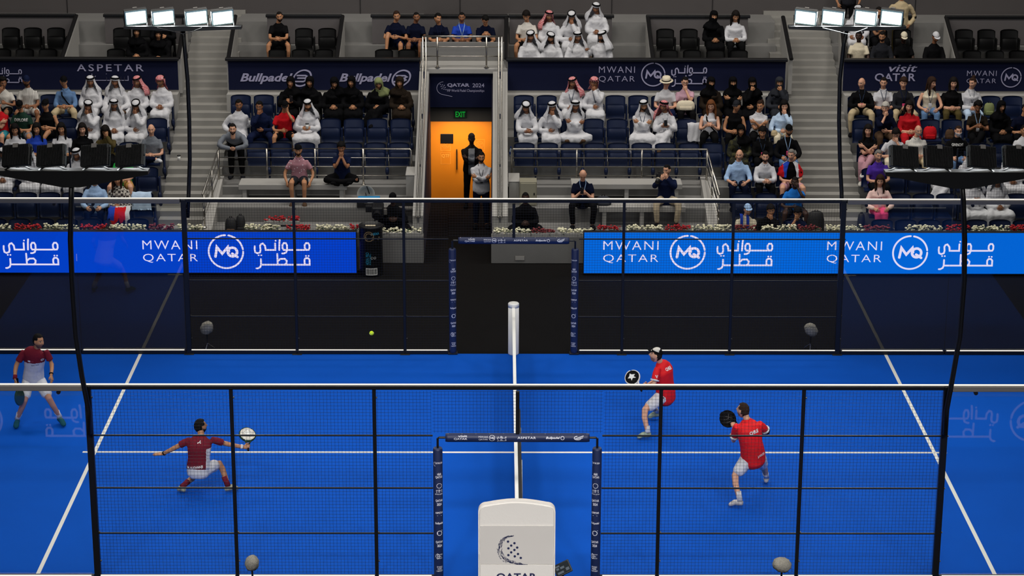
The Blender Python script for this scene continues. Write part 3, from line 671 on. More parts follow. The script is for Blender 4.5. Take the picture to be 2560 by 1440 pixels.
def seat_meshes(suf, mat, w):
    d = {}
    d['backrest'] = slab(w, [(0.03, 0.42), (0.045, 0.55), (0.07, 0.68), (0.095, 0.78), (0.105, 0.825)], 0.03).mesh('backrest_'+suf, True)
    d['seat_pan'] = slab(w-0.03, [(0.0, 0.30), (-0.03, 0.40), (-0.035, 0.52), (-0.02, 0.60), (0.0, 0.635)], 0.035, curve=-0.02).mesh('seat_pan_up_'+suf, True)
    d['seat_pan_down'] = slab(w-0.03, [(-0.38, 0.41), (-0.30, 0.435), (-0.15, 0.42), (-0.02, 0.41)], 0.035, curve=-0.0).mesh('seat_pan_down_'+suf, True)
    mb = MB(); mb.rbox(w/2+0.005, w/2+0.045, -0.05, 0.12, 0.2, 0.62, 0.015); mb.ball((w/2+0.025, -0.03, 0.2), 0.045, 0.07, 0.10, 10, 6); mb.tube([(w/2+0.025, 0.05, 0.0), (w/2+0.025, 0.05, 0.22)], 0.02, seg=8)
    d['standard'] = mb.mesh('standard_'+suf, False)
    for m in d.values(): m.materials.append(mat)
    return d
SEAT_KINDS = {'navy': seat_meshes('navy', m_seat, 0.455), 'black': seat_meshes('black', m_vseat, 0.42)}
ORD = ['first', 'second', 'third', 'fourth', 'fifth', 'sixth', 'seventh', 'eighth', 'ninth', 'tenth', 'eleventh', 'twelfth', 'thirteenth']
SEATS = []
def seat(kind, x, y, z, label, group, down=False):
    o = thing('folding_seat', label, 'seat', (x, y, z), group)
    k = SEAT_KINDS[kind]
    for nm, key in (('backrest', 'backrest'), ('seat_pan', 'seat_pan_down' if down else 'seat_pan'), ('standard', 'standard')):
        link_mesh(nm, k[key], None, o)
    return o

# ---------------------------------------------------------------- people
SKIN = {1: 'cf9c80', 2: 'b07d5a', 3: '8a5c40', 4: '3a251c'}
HAIRC = {'black': '0c0a0a', 'brown': '2e1d14', 'dark': '15100e', 'grey': '77746f', 'white': 'b4b0a8', 'blond': '7a5a34', 'red': '6a3f22'}
sm = bpy.data.materials.new('skin'); sm.use_nodes = True; nt = sm.node_tree; b = nt.nodes['Principled BSDF']
ca = nt.nodes.new('ShaderNodeVertexColor'); ca.layer_name = 'Col'; nt.links.new(ca.outputs['Color'], b.inputs['Base Color'])
b.inputs['Roughness'].default_value = 0.55; b.inputs['Subsurface Weight'].default_value = 0.0; b.inputs['Specular IOR Level'].default_value = 0.35
def hair_mat(c): return material('hair_'+c, HAIRC[c], 0.75, noise=0.25, nscale=60, bump=0.4, bscale=150, spec=0.15)
def head_grid(NT=44, NP=32):
    t = np.linspace(0, 2*np.pi, NT, endpoint=False); th = t-0.5*np.sin(t)
    p = np.linspace(0, np.pi, NP+1)[1:-1]; ph = p+0.12*np.sin(2*p)
    PH, TH = np.meshgrid(ph, th, indexing='ij')
    d = np.stack([np.sin(PH)*np.sin(TH), -np.sin(PH)*np.cos(TH), np.cos(PH)], -1).reshape(-1, 3)
    d = np.vstack([d, [0, 0, 1], [0, 0, -1]])
    v = d*np.array([0.075, 0.097, 0.118])
    x, y, z = v.T
    k = np.clip((-0.01-z)/0.108, 0, 1)
    x = x*(1-0.34*k**1.4); y = np.where(y > 0, y*(1-0.45*k), y*(1-0.06*k))
    g = lambda x0, z0, sx, sz: np.exp(-((x-x0)/sx)**2-((z-z0)/sz)**2)
    f = np.clip(-d[:, 1]*2.2, 0, 1)
    y = y - f*(0.027*g(0, -0.026, 0.013, 0.016)+0.014*g(0, 0.0, 0.011, 0.022)+0.006*g(0, 0.041, 0.05, 0.012)+0.006*(g(0.043, -0.02, 0.02, 0.018)+g(-0.043, -0.02, 0.02, 0.018))
        + 0.007*g(0, -0.064, 0.022, 0.012)+0.012*g(0, -0.103, 0.024, 0.016)-0.011*(g(0.031, 0.017, 0.017, 0.012)+g(-0.031, 0.017, 0.017, 0.012)))
    v = np.stack([x, y, z], 1)
    n = NP-1; F = []
    for i in range(n-1):
        for j in range(NT): F.append((i*NT+j, (i+1)*NT+j, (i+1)*NT+(j+1) % NT, i*NT+(j+1) % NT))
    T, B = n*NT, n*NT+1
    for j in range(NT): F.append((T, j, (j+1) % NT)); F.append((B, (n-1)*NT+(j+1) % NT, (n-1)*NT+j))
    fr = d[:, 1] < -0.3
    ax = np.abs(x)
    ids = np.zeros(len(v), int)
    ids[fr & (np.abs(ax-0.033) < 0.021) & (np.abs(z-0.040+0.11*(ax-0.02)) < 0.0055)] = 2
    ids[fr & (np.abs(ax-0.031) < 0.015) & (np.abs(z-0.016) < 0.0065)] = 1
    ids[fr & (np.abs(ax-0.031) < 0.0075) & (np.abs(z-0.016) < 0.0075)] = 4
    ids[fr & (ax < 0.024) & (np.abs(z+0.063) < 0.0075)] = 3
    return v, F, ids
HV, HF, HID = head_grid()
_e = MB()
for sx in (-1, 1): _e.ball((sx*0.074, 0.008, 0.0), 0.010, 0.022, 0.033, 8, 6)
EV = np.vstack(_e.v); EF = _e.f
def shell(mask, off, inner=-0.004, V=None, F=None):
    """a layer over part of the head, with a rim"""
    V = HV if V is None else V; F = HF if F is None else F
    nrm = V/np.linalg.norm(V, axis=1)[:, None]
    off = np.broadcast_to(np.asarray(off, float), (len(V),))
    fs = [q for q in F if all(mask[i] for i in q)]
    n = len(V); out = V+nrm*off[:, None]; inn = V+nrm*inner
    ed = {}
    for q in fs:
        for a, b2 in zip(q, q[1:]+q[:1]): ed[(a, b2)] = 1
    rim = [(a, b2, b2+n, a+n) for (a, b2) in ed if (b2, a) not in ed]
    used = sorted({i for q in fs for i in q}); mp = {}
    for k, i in enumerate(used): mp[i] = k; mp[i+n] = k+len(used)
    return np.vstack([out[used], inn[used]]), [tuple(mp[i] for i in q) for q in fs+[tuple(i+n for i in q[::-1]) for q in fs]+[r[::-1] for r in rim]]
def hair_short(kind):
    x, y, z = HV.T; n = RNG.normal(0, 0.0012, len(HV))
    m = (z > 0.074) | ((y > -0.045) & (z > 0.03)) | ((y > 0.012) & (z > -0.02)) | ((y > 0.035) & (z > -0.065))
    o = 0.009+0.010*np.clip(z/0.1, 0, 1)
    if kind == 'bald': m = ((y > 0.0) & (z > -0.03) & (z < 0.045)) | ((y > 0.035) & (z > -0.065) & (z < 0.05)); o = o*0+0.006
    if kind == 'buzz': o = o*0+0.005
    if kind == 'thick': o = o*1.9+0.004; m = m | ((z > 0.058) & (np.abs(x) < 0.06))
    if kind == 'curly': o = o*2.6+0.012*(np.sin(HV[:, 0]*190)*np.sin(HV[:, 2]*170+HV[:, 1]*150))
    return shell(m, o+n)
def beard(kind):
    x, y, z = HV.T
    m = (z < -0.04) & (y < 0.005) & ~((np.abs(x) < 0.026) & (np.abs(z+0.063) < 0.0095)) | ((np.abs(x) < 0.03) & (np.abs(z+0.049) < 0.008) & (y < -0.05)) | ((y < 0.005) & (y > -0.03) & (z < -0.01) & (z > -0.06))
    return shell(m, 0.007 if kind == 'full' else 0.003, -0.003)
def scarf(style, ph=0.0, side=0):
    NTt = 44; th = np.linspace(-np.pi, np.pi, NTt, endpoint=False)
    if style == 'ghutra':
        rings = [(0.02, 0.02, 0.137, 0), (0.055, 0.06, 0.128, 0), (0.085, 0.098, 0.1, 0), (0.096, 0.112, 0.06, 0), (0.104, 0.116, 0.02, 0.005), (0.118, 0.12, -0.03, 0.008), (0.138, 0.124, -0.08, 0.012), (0.165, 0.13, -0.125, 0.016), (0.195, 0.138, -0.165, 0.02), (0.215, 0.15, -0.21, 0.022), (0.222, 0.163, -0.27, 0.024), (0.222, 0.17, -0.33, 0.024)]
        half = lambda z: 0 if z > 0.05 else (47 if z > -0.09 else 40 if z > -0.15 else 33)
    elif style == 'wrap':
        rings = [(0.02, 0.02, 0.14, 0), (0.06, 0.066, 0.132, 0), (0.095, 0.106, 0.1, 0), (0.104, 0.118, 0.065, 0), (0.108, 0.118, 0.025, 0.01), (0.108, 0.116, -0.03, 0.014), (0.106, 0.11, -0.08, 0.02), (0.115, 0.115, -0.12, 0.025), (0.14, 0.13, -0.17, 0.03), (0.16, 0.14, -0.23, 0.035)]
        half = lambda z: 0 if z > 0.05 else (66 if z > -0.06 else 95 if z > -0.12 else 120)
    else:
        rings = [(0.02, 0.02, 0.133, 0), (0.055, 0.06, 0.126, 0), (0.08, 0.094, 0.1, 0), (0.092, 0.108, 0.062, 0), (0.096, 0.112, 0.035, 0), (0.097, 0.113, 0.012, 0), (0.097, 0.113, -0.012, 0), (0.096, 0.113, -0.035, 0), (0.094, 0.112, -0.06, 0), (0.09, 0.109, -0.09, 0), (0.088, 0.104, -0.12, 0.0), (0.105, 0.11, -0.155, 0.006), (0.16, 0.125, -0.19, 0.012), (0.2, 0.15, -0.24, 0.012), (0.21, 0.17, -0.31, 0.01)]
        if style == 'hijab': half = lambda z: 0 if abs(z+0.018) > 0.078 else 43*math.sqrt(1-((z+0.018)/0.078)**2)
        else: half = lambda z: 42 if abs(z-0.018) < 0.024 else 0
    V = []; ok = []
    for (rx, ry, z, ys) in rings:
        for a in th:
            w = 1+0.055*math.sin(7*a+ph)*max(0, min(1, (0.03-z)/0.2))+0.012*math.sin(13*a+2*ph)
            V.append((rx*w*math.sin(a), ys-ry*w*math.cos(a), z+0.01*math.sin(3*a+ph)*(z < -0.2)))
            hh = half(z)
            if side and style == 'ghutra' and z < -0.06 and (a*side) > 0 and abs(a) < R(100): hh = 100
            ok.append(abs(math.degrees(a)) >= hh-1e-6)
    n = len(rings); F = [(i*NTt+j, i*NTt+(j+1) % NTt, (i+1)*NTt+(j+1) % NTt, (i+1)*NTt+j) for i in range(n-1) for j in range(NTt)]
    V = np.array(V); V = np.vstack([V, [0, 0, 0.142]]); F += [(len(V)-1, (j+1) % NTt, j) for j in range(NTt)]
    ok = np.array(ok+[True])
    return shell(ok, 0.0, -0.006, V, F)
def agal(tilt=0.0):
    mb = MB()
    for k, z in enumerate((0.083, 0.098)):
        pts = [(0.090*math.sin(a)*(1-0.05*k), -0.108*math.cos(a)*(1-0.05*k)+0.004, z+tilt*0.02*math.cos(a)) for a in np.linspace(0, 2*np.pi, 22)]
        mb.tube(pts, 0.0135, ref=(0, 0, 1), seg=7, caps=False)
    return np.vstack(mb.v), mb.f
def cap(back=False):
    x, y, z = HV.T
    v, f = shell(z > 0.046, 0.016+0.012*np.clip((z-0.05)/0.07, 0, 1), 0.002)
    mb = MB(); mb.add(v, f); s = 1 if not back else -1
    n = 12; V = []
    for zz in (0.0, -0.005):
        for r in (0.0, 1.0):
            for k in range(n+1):
                a = R(-52+104*k/n); e = 0.066*r*(math.cos(a*1.1))
                V.append((0.09*math.sin(a), s*(-0.11*math.cos(a)-e), 0.066+zz-0.004*r-0.014*(math.sin(a)**2)*r))
    m = n+1; F = []
    for k in range(n):
        F += [(k, k+1, m+k+1, m+k), (2*m+k, 3*m+k, 3*m+k+1, 2*m+k+1), (m+k, m+k+1, 3*m+k+1, 3*m+k), (k, 2*m+k, 2*m+k+1, k+1)]
    F += [(0, m, 3*m, 2*m), (n, 2*m+n, 3*m+n, m+n)]
    mb.add(V, F); return np.vstack(mb.v), mb.f
def brimhat():
    mb = MB(); mb.lathe([(0.155, 0.05), (0.15, 0.058), (0.105, 0.062), (0.1, 0.10), (0.09, 0.145), (0.05, 0.155), (0.0001, 0.15)], (0, 0, 0), 24)
    return np.vstack(mb.v)*np.array([1, 1.15, 1]), mb.f
def long_hair(kind):
    mb = MB(); v, f = hair_short('thick'); mb.add(v, f)
    L = -0.30 if kind == 'long' else -0.17
    mb.tube([(0, 0.045, 0.06), (0, 0.07, -0.04), (0, 0.078, -0.13), (0, 0.085, L)], [0.07, 0.085, 0.088, 0.06], [0.045, 0.045, 0.035, 0.02], ref=(1, 0, 0), seg=14, rnd=True)
    if kind in ('long', 'bob'):
        for s in (-1, 1): mb.tube([(s*0.045, -0.045, 0.09), (s*0.083, -0.02, 0.03), (s*0.092, -0.012, -0.08), (s*0.088, -0.045, -0.16), (s*0.085, -0.06, L)], [0.028, 0.032, 0.035, 0.034, 0.018], [0.02, 0.03, 0.03, 0.025, 0.014], ref=(0, 1, 0), seg=10, rnd=True)
    return np.vstack(mb.v), mb.f
def pony():
    mb = MB(); v, f = hair_short('plain'); mb.add(v, f)
    mb.tube([(0, 0.085, 0.07), (0.02, 0.125, 0.09), (0.03, 0.14, 0.03), (0.03, 0.13, -0.07)], [0.018, 0.03, 0.028, 0.01], seg=10, rnd=True)
    return np.vstack(mb.v), mb.f
def bun():
    mb = MB(); v, f = hair_short('plain'); mb.add(v, f); mb.ball((0, 0.06, 0.13), 0.042, seg=10, rings=7); return np.vstack(mb.v), mb.f

def unit(v): v = np.asarray(v, float); return v/(np.linalg.norm(v)+1e-9)
def ik(a, t, l1, l2, pole):
    a = np.asarray(a, float); t = np.asarray(t, float); d = t-a; D = np.linalg.norm(d); u = d/D; L = min(D, (l1+l2)*0.985); t = a+u*L
    c = (l1*l1+L*L-l2*l2)/(2*l1*L); c = max(-1, min(1, c)); p = np.asarray(pole, float); p = unit(p-u*np.dot(p, u))
    return a+u*l1*c+p*l1*math.sqrt(1-c*c), t
TASK = []
def smooth_path(P, Rs, k=3):
    P = np.asarray(P, float); Rs = np.asarray(Rs, float); n = len(P)
    if n < 3: 
        t = np.linspace(0, 1, k+1)[:, None]; return P[0]*(1-t)+P[1]*t, Rs[0]*(1-t)+Rs[1]*t
    Q = []; S = []
    for i in range(n-1):
        p0, p1, p2, p3 = P[max(i-1, 0)], P[i], P[i+1], P[min(i+2, n-1)]
        for j in range(k):
            t = j/k; Q.append(0.5*((2*p1)+(-p0+p2)*t+(2*p0-5*p1+4*p2-p3)*t*t+(-p0+3*p1-3*p2+p3)*t**3)); S.append(Rs[i]*(1-t)+Rs[i+1]*t)
    Q.append(P[-1]); S.append(Rs[-1]); return np.array(Q), np.array(S)
def limb(mb, P, Rs, ref=(1, 0, 0), seg=10, k=3, rnd=True):
    q, s = smooth_path(P, np.array([(r, r) if np.isscalar(r) else r for r in Rs]), k)
    mb.tube(q, s[:, 0], s[:, 1], ref=ref, seg=seg, rnd=rnd)
def torso(mb, J, e=0.0, g=1.0, low=-0.06, top=True, female=False, hem=0.0, neck=0.80):
    P, C, N = J['pelvis'], J['chest'], J['neck']; up = unit(C-P)
    hx = unit(J['hiR']-J['hiL']); sx = unit(J['shR']-J['shL']); sm_ = (J['shL']+J['shR'])/2
    sw = np.linalg.norm(J['shR']-J['shL'])/2
    pts = [P+up*low, P+up*0.03, P*0.5+C*0.5, C, sm_*0.75+C*0.25, sm_+(N-sm_)*0.45*neck/0.8, sm_+(N-sm_)*neck]
    a = np.array([0.155, 0.165*g, 0.145*g, 0.165*g, sw*0.86, sw*0.60, 0.056])+e
    b = np.array([0.105*g, 0.12*g, 0.11*g, 0.118*g, 0.10, 0.08, 0.055])+e
    if female: a[2] *= 0.9; b[3] += 0.02
    if hem: a[0] += hem; b[0] += hem
    if not top: pts, a, b = pts[:3], a[:3], b[:3]
    q, s = smooth_path(pts, np.stack([a, b], 1), 3)
    ax = np.array([unit(hx*(1-t)+sx*t) for t in np.linspace(0, 1, len(q))])
    mb.tube(q, s[:, 0], s[:, 1], ref=ax, seg=18, rnd=True)
def foot(mb, an, to, e=0.0):
    an = np.asarray(an, float); to = np.asarray(to, float); d = to-an; h = d.copy()
    dn = unit(h); heel = an-np.array([dn[0], dn[1], 0])*0.045+np.array([0, 0, -0.055])
    mid = an*0.5+to*0.5+np.array([0, 0, 0.0]); sid = unit(np.cross(dn, (0, 0, 1)))
    mb.tube([heel, an*0.7+to*0.3-np.array([0, 0, 0.02]), mid, to*0.85+an*0.15, to], np.array([0.03, 0.036, 0.042, 0.044, 0.026])+e, np.array([0.035, 0.045, 0.036, 0.026, 0.018])+e, ref=sid, seg=10, rnd=True)
def hand(mb, wr, d, n, s_thumb, curl=0.6, sc=1.0, seg=5):
    """palm with four bent fingers and a thumb; d: along the hand, n: palm normal, s_thumb: towards the thumb"""
    d = unit(d); s = unit(s_thumb-d*np.dot(s_thumb, d)); n = unit(np.cross(d, s)) if np.dot(np.cross(d, s), n) > 0 else -unit(np.cross(d, s))
    wr = np.asarray(wr, float); K = wr+d*0.088*sc
    mb.tube([wr-d*0.012, wr+d*0.02*sc, wr+d*0.06*sc, K], np.array([0.027, 0.034, 0.042, 0.039])*sc, np.array([0.02, 0.017, 0.016, 0.012])*sc, ref=s, seg=10, rnd=True)
    for k, (o, L) in enumerate(((0.029, 0.070), (0.010, 0.080), (-0.010, 0.074), (-0.028, 0.058))):
        b0 = wr+d*(0.080-0.004*abs(k-1))*sc+s*o*sc; c1 = curl*(0.8+0.12*k); 
        d1 = unit(d*math.cos(c1)+n*math.sin(c1)+s*o*1.5); d2 = unit(d*math.cos(c1*2.1)+n*math.sin(c1*2.1)); 
        p1 = b0+d1*L*0.5*sc; p2 = p1+d2*L*0.5*sc
        mb.tube([b0-d*0.01, p1, p2], np.array([0.0092, 0.0085, 0.0068])*sc, seg=seg, rnd=True)
    t0 = wr+d*0.022*sc+s*0.026*sc; t1 = t0+unit(d*0.65+s*0.8+n*0.25)*0.038*sc; t2 = t1+unit(d*0.95+s*0.1+n*0.35)*0.034*sc
    mb.tube([t0, t1, t2], np.array([0.0125, 0.0105, 0.0078])*sc, seg=seg, rnd=True)
def headrot(J):
    f = unit(J['hfwd']); Yv = -f; Z = np.asarray(J.get('hup', (0, 0, 1)), float); X = unit(np.cross(Yv, Z)); Z = np.cross(X, Yv)
    return np.stack([X, Yv, Z], 1)
def person(label, loc, J, skin=2, hair=('plain', 'black'), top=None, bottom=None, head=None, shoe='black', beardk=None, group=None, female=False, vox=0.02, hemlow=None, girth=1.0, hsc=1.0, curl=0.6, hands=None, trim=None, extras=(), fine=False):
    J = {k: np.asarray(v, float) for k, v in J.items()}
    e0 = 0.0
    mb = MB(); torso(mb, J, -0.012, girth, female=female)
    limb(mb, [J['neck']-unit(J['head']-J['neck'])*0.05, J['neck'], J['head']*0.75+J['neck']*0.25+unit(-J['hfwd'])*0.012], [(0.06, 0.055), (0.054, 0.054), (0.052, 0.056)])
    for S in 'LR':
        limb(mb, [J['sh'+S], J['el'+S], J['wr'+S]], [0.036, 0.041, 0.0275] if top and top[0] != 'tank' else [0.046, 0.041, 0.0275], ref=(0, 0, 1))
        lk = 0.72 if top and top[0] == 'robe' else 1.0
        limb(mb, [J['hi'+S], J['kn'+S], J['an'+S]], [0.085*girth*lk, 0.058*lk, 0.036], ref=(1, 0, 0))
        foot(mb, J['an'+S], J['to'+S])
    root = tag(mb.build('person', sm), label, 'person', group); root.location = loc
    h = MB(); RM = headrot(J); Hc = J['head']; T = lambda v: (np.asarray(v)*hsc) @ RM.T+Hc
    sc_ = np.array(lin(SKIN[skin])); hc = np.array(lin(HAIRC[hair[1]]))
    h.add(T(HV), HF); h.add(T(EV), EF)
    c = np.tile(sc_, (len(HV)+len(EV), 1)); idx = np.arange(len(HV))
    c[idx[HID == 1]] = np.array([0.45, 0.42, 0.4]); c[idx[HID == 4]] = np.array([0.02, 0.012, 0.01]); c[idx[HID == 2]] = hc*0.6+sc_*0.25; c[idx[HID == 3]] = sc_*np.array([0.85, 0.5, 0.5])
    if beardk == 'stubble':
        bx, by, bz = HV.T; bm_ = (bz < -0.042) & (by < 0.0) & (HID != 3) | ((np.abs(bx) < 0.03) & (np.abs(bz+0.05) < 0.007) & (by < -0.05))
        c[:len(HV)][bm_] = c[:len(HV)][bm_]*0.42+hc*0.45
    for S, sg in (('L', -1), ('R', 1)):
        d = (J['ha'+S]-J['wr'+S]) if 'ha'+S in J else (J['wr'+S]-J['el'+S])
        n = J.get('pn'+S, np.array([0, 0, -1.0])); st = J.get('th'+S, np.array([-sg*1.0, 0, 0.2]))
        hand(h, J['wr'+S], d, n, st, (hands or {}).get(S, curl), seg=6 if fine else 5)
    n2 = sum(len(a) for a in h.v)
    c = np.vstack([c, np.tile(sc_, (n2-len(c), 1))])
    TASK.append(dict(o=root, vox=vox*0.9, sm=2, head=(np.vstack(h.v), h.f, c), base=sc_))
    def part(name, mb2, mat, vox2=None, smi=3, disp=0.0, paint=None, parent=root):
        o = mb2.build(name, mat, parent, True)
        if vox2: TASK.append(dict(o=o, vox=vox2, sm=smi, disp=disp, paint=paint))
        return o
    # --- clothes
    if top:
        kind, colr = top; mat = cloth(colr) if isinstance(colr, str) else colr[0]
        mb2 = MB(); robe = kind in ('robe',)
        loose = 0.03 if kind in ('robe', 'shirt', 'jacket', 'hoodie') else 0.02
        torso(mb2, J, loose, girth, low=hemlow if hemlow is not None else -0.10 if kind != 'tank' else -0.08, female=female, hem=0.0 if robe else 0.012, neck=1.05 if fine else 0.80)
        for S in 'LR':
            sh, el, wr = J['sh'+S], J['el'+S], J['wr'+S]
            if kind in ('robe', 'shirt', 'jacket', 'hoodie', 'long'):
                limb(mb2, [sh, el, wr-unit(wr-el)*0.015], [0.058*girth, 0.062 if not robe else 0.07, 0.046 if not robe else 0.055], ref=(0, 0, 1))
            elif kind in ('tee', 'polo'): limb(mb2, [sh-unit(el-sh)*0.03, sh*0.7+el*0.3, sh*0.34+el*0.66], [0.046*girth, 0.058*girth, 0.061], ref=(0, 0, 1), rnd=False)
            elif kind == 'rolled': limb(mb2, [sh, el, el*0.7+wr*0.3], [0.058*girth, 0.058, 0.05], ref=(0, 0, 1))
        if robe:
            kl, kr, al, ar = J['knL'], J['knR'], J['anL'], J['anR']; km, am = (kl+kr)/2, (al+ar)/2; dk = np.linalg.norm(kr-kl)/2; da = np.linalg.norm(ar-al)/2
            for S in 'LR':
                limb(mb2, [J['hi'+S], J['kn'+S]], [0.115*girth, 0.085]); limb(mb2, [J['kn'+S], J['an'+S]], [0.085, 0.075])
            ax = unit(kr-kl) if np.linalg.norm(kr-kl) > 0.03 else np.array([1.0, 0, 0])
            q, s = smooth_path([J['pelvis'], J['pelvis']*0.5+km*0.5-np.array([0, 0, 0.01]), km-np.array([0, 0, 0.015])], np.array([(0.15, 0.10), (0.1+dk*0.6, 0.085), (dk+0.055, 0.075)]), 3)
            mb2.tube(q, s[:, 0], s[:, 1], ref=ax, seg=14, rnd=True)
            q, s = smooth_path([km, km*0.5+am*0.5, am], np.array([(dk+0.05, 0.075), (max(dk, da)+0.06, 0.085), (da+0.09, 0.10)]), 3)
            mb2.tube(q, s[:, 0], s[:, 1], ref=ax, seg=14, rnd=True)
        nm = {'robe': 'robe', 'tee': 'tshirt', 'polo': 'polo_shirt', 'shirt': 'shirt', 'jacket': 'jacket', 'hoodie': 'hoodie', 'long': 'sweater', 'tank': 'tank_top', 'rolled': 'shirt'}[kind]
        paint = None
        ob = part(nm, mb2, mat, vox, 3 if robe else 2, 0.034 if robe else 0.022 if kind in ('shirt', 'jacket', 'rolled') else 0.008, paint)
        J['_top'] = ob
        if not isinstance(colr, str):
            for mm in colr[1:-1]: ob.data.materials.append(mm)
            TASK[-1]['paint'] = colr[-1]
        if kind in ('shirt', 'rolled', 'polo', 'robe') and colr not in ('black', 'abaya', 'brownabaya', 'greyabaya') and not head == 'none':
            mb2 = MB(); N = J['neck']; rr = RM
            pts = [N+np.array([0.064*math.sin(a), -0.064*math.cos(a)-0.004, 0.0-0.045*max(0, math.cos(a))**3]) @ np.eye(3) for a in np.linspace(0.25, 2*np.pi-0.25, 18)]
            mb2.tube(pts, 0.009, 0.016, ref=(0, 0, 1), seg=6)
            part('collar', mb2, mat, parent=ob)
    if bottom:
        kind, colr = bottom; mat = cloth(colr) if isinstance(colr, str) else colr[0]
        mb2 = MB(); torso(mb2, J, 0.008, girth, low=-0.10, top=False)
        for S in 'LR':
            hi, kn, an = J['hi'+S], J['kn'+S], J['an'+S]
            if kind == 'trousers': limb(mb2, [hi, kn, an*0.93+kn*0.07], [0.103*girth, 0.076, 0.056])
            elif kind == 'shorts': limb(mb2, [hi, hi*0.22+kn*0.78], [0.108*girth, 0.094])
            elif kind == 'skirt': limb(mb2, [hi, kn, kn*0.5+an*0.5], [0.11, 0.09, 0.085])
        ob = part({'trousers': 'trousers', 'shorts': 'shorts', 'skirt': 'skirt'}[kind], mb2, mat, vox, 2, 0.01)
        J['_bot'] = ob
    if shoe:
        for S in 'LR':
            mb2 = MB(); foot(mb2, J['an'+S], J['to'+S], 0.008)
            part('shoe', mb2, cloth(shoe) if isinstance(shoe, str) else shoe[0], 0.012 if fine else None, 1)
    # --- head wear and hair
    put = lambda vf: (T(vf[0]), vf[1])
    hm = hair_mat(hair[1])
    def hp(name, vf, mat, parent=root, vx=None):
        m2 = MB(); m2.add(*put(vf)); return part(name, m2, mat, vx, 2, parent=parent)
    if beardk == 'full': hp('beard', beard(beardk), hm)
    ph = float(RNG.uniform(0, 6))
    if head is None or head in ('cap', 'hat', 'mask'):
        if hair[0] in ('plain', 'bald', 'buzz', 'thick', 'curly'): hp('hair', hair_short(hair[0]), hm)
        elif hair[0] in ('long', 'bob'): hp('hair', long_hair(hair[0]), hm, vx=0.011)
        elif hair[0] == 'pony': hp('hair', pony(), hm)
        elif hair[0] == 'bun': hp('hair', bun(), hm)
    if isinstance(head, tuple):
        st, colr = head[0], head[1]
        if st in ('cap', 'backcap'):
            if hair[0] in ('long', 'bob'): hp('hair', long_hair(hair[0]), hm, vx=0.011)
            elif hair[0] == 'pony': hp('hair', pony(), hm)
            else: hp('hair', hair_short('buzz'), hm)
            hp('cap', cap(st == 'backcap'), cloth(colr))
        elif st == 'hat':
            hp('hair', hair_short('plain'), hm); q = hp('hat', brimhat(), cloth(colr))
            mb2 = MB(); mb2.lathe([(0.107, 0.066), (0.107, 0.088), (0.10, 0.088)], (0, 0, 0), 24); hp('hat_band', (np.vstack(mb2.v)*np.array([1, 1.15, 1]), mb2.f), cloth('black'), q)
        elif st == 'mask':
            if hair[0]: hp('hair', hair_short(hair[0]), hm)
            x, y, z = HV.T; hp('face_mask', shell((z < -0.012) & (z > -0.112) & (y < -0.02), 0.010, 0.002), cloth(colr))
        elif st in ('ghutra', 'wrap'):
            q = hp('headscarf', scarf(st, ph, head[2] if len(head) > 2 else 0), cloth(colr)); hp('agal', agal(math.sin(ph)), cloth('black'), q)
        elif st in ('hijab', 'niqab'): hp('headscarf', scarf(st, ph), cloth(colr))
    for ex in extras:
        if ex[0] == 'lanyard':
            N = J['neck']; C = J['chest']; up = unit(C-J['pelvis']); f = unit(np.cross(unit(J['shR']-J['shL']), up)); f = f if f[1] < 0 else -f
            g = C-up*0.12+f*0.175
            mb2 = MB()
            for s in (-1, 1): mb2.tube([N+np.array([0.06*s, 0.0, 0.03]), N+np.array([0.065*s, 0, 0])+f*0.07-up*0.03, C+f*0.155+np.array([0.03*s, 0, 0]), g], 0.007, 0.003, ref=(1, 0, 0), seg=5)
            q = part('lanyard', mb2, cloth(ex[1]))
            mb2 = MB(); mb2.rbox(g[0]-0.035, g[0]+0.035, g[1]-0.006, g[1]+0.004, g[2]-0.10, g[2], 0.004); part('badge', mb2, cloth(ex[2]), parent=q)
        elif ex[0] == 'glasses':
            m2 = MB()
            for s in (-1, 1): m2.tube([(s*0.031+0.022*math.cos(a), -0.103, 0.014+0.016*math.sin(a)) for a in np.linspace(0, 2*np.pi, 12)], 0.0028, ref=(0, 1, 0), seg=5, caps=False); m2.tube([(s*0.053, -0.1, 0.018), (s*0.077, -0.06, 0.018), (s*0.08, 0.0, 0.012)], 0.0025, seg=5)
            m2.tube([(-0.01, -0.105, 0.016), (0.01, -0.105, 0.016)], 0.0025, seg=5)
            m3 = MB(); m3.add(T(np.vstack(m2.v)), m2.f); part('glasses', m3, m_black)
        elif ex[0] == 'strap':
            N = J['neck']; P = J['pelvis']; m2 = MB()
            m2.tube([J['shL']*0.5+N*0.5+np.array([0, 0.0, 0.05]), J['chest']*0.6+J['shL']*0.4+np.array([0, -0.15, 0.0]), J['chest']*0.5+P*0.5+np.array([0.05, -0.15, 0]), P+np.array([0.13, -0.12, 0.08])], 0.016, 0.005, ref=(1, 0, 0), seg=6); part('strap', m2, cloth(ex[1]))
    return root, J
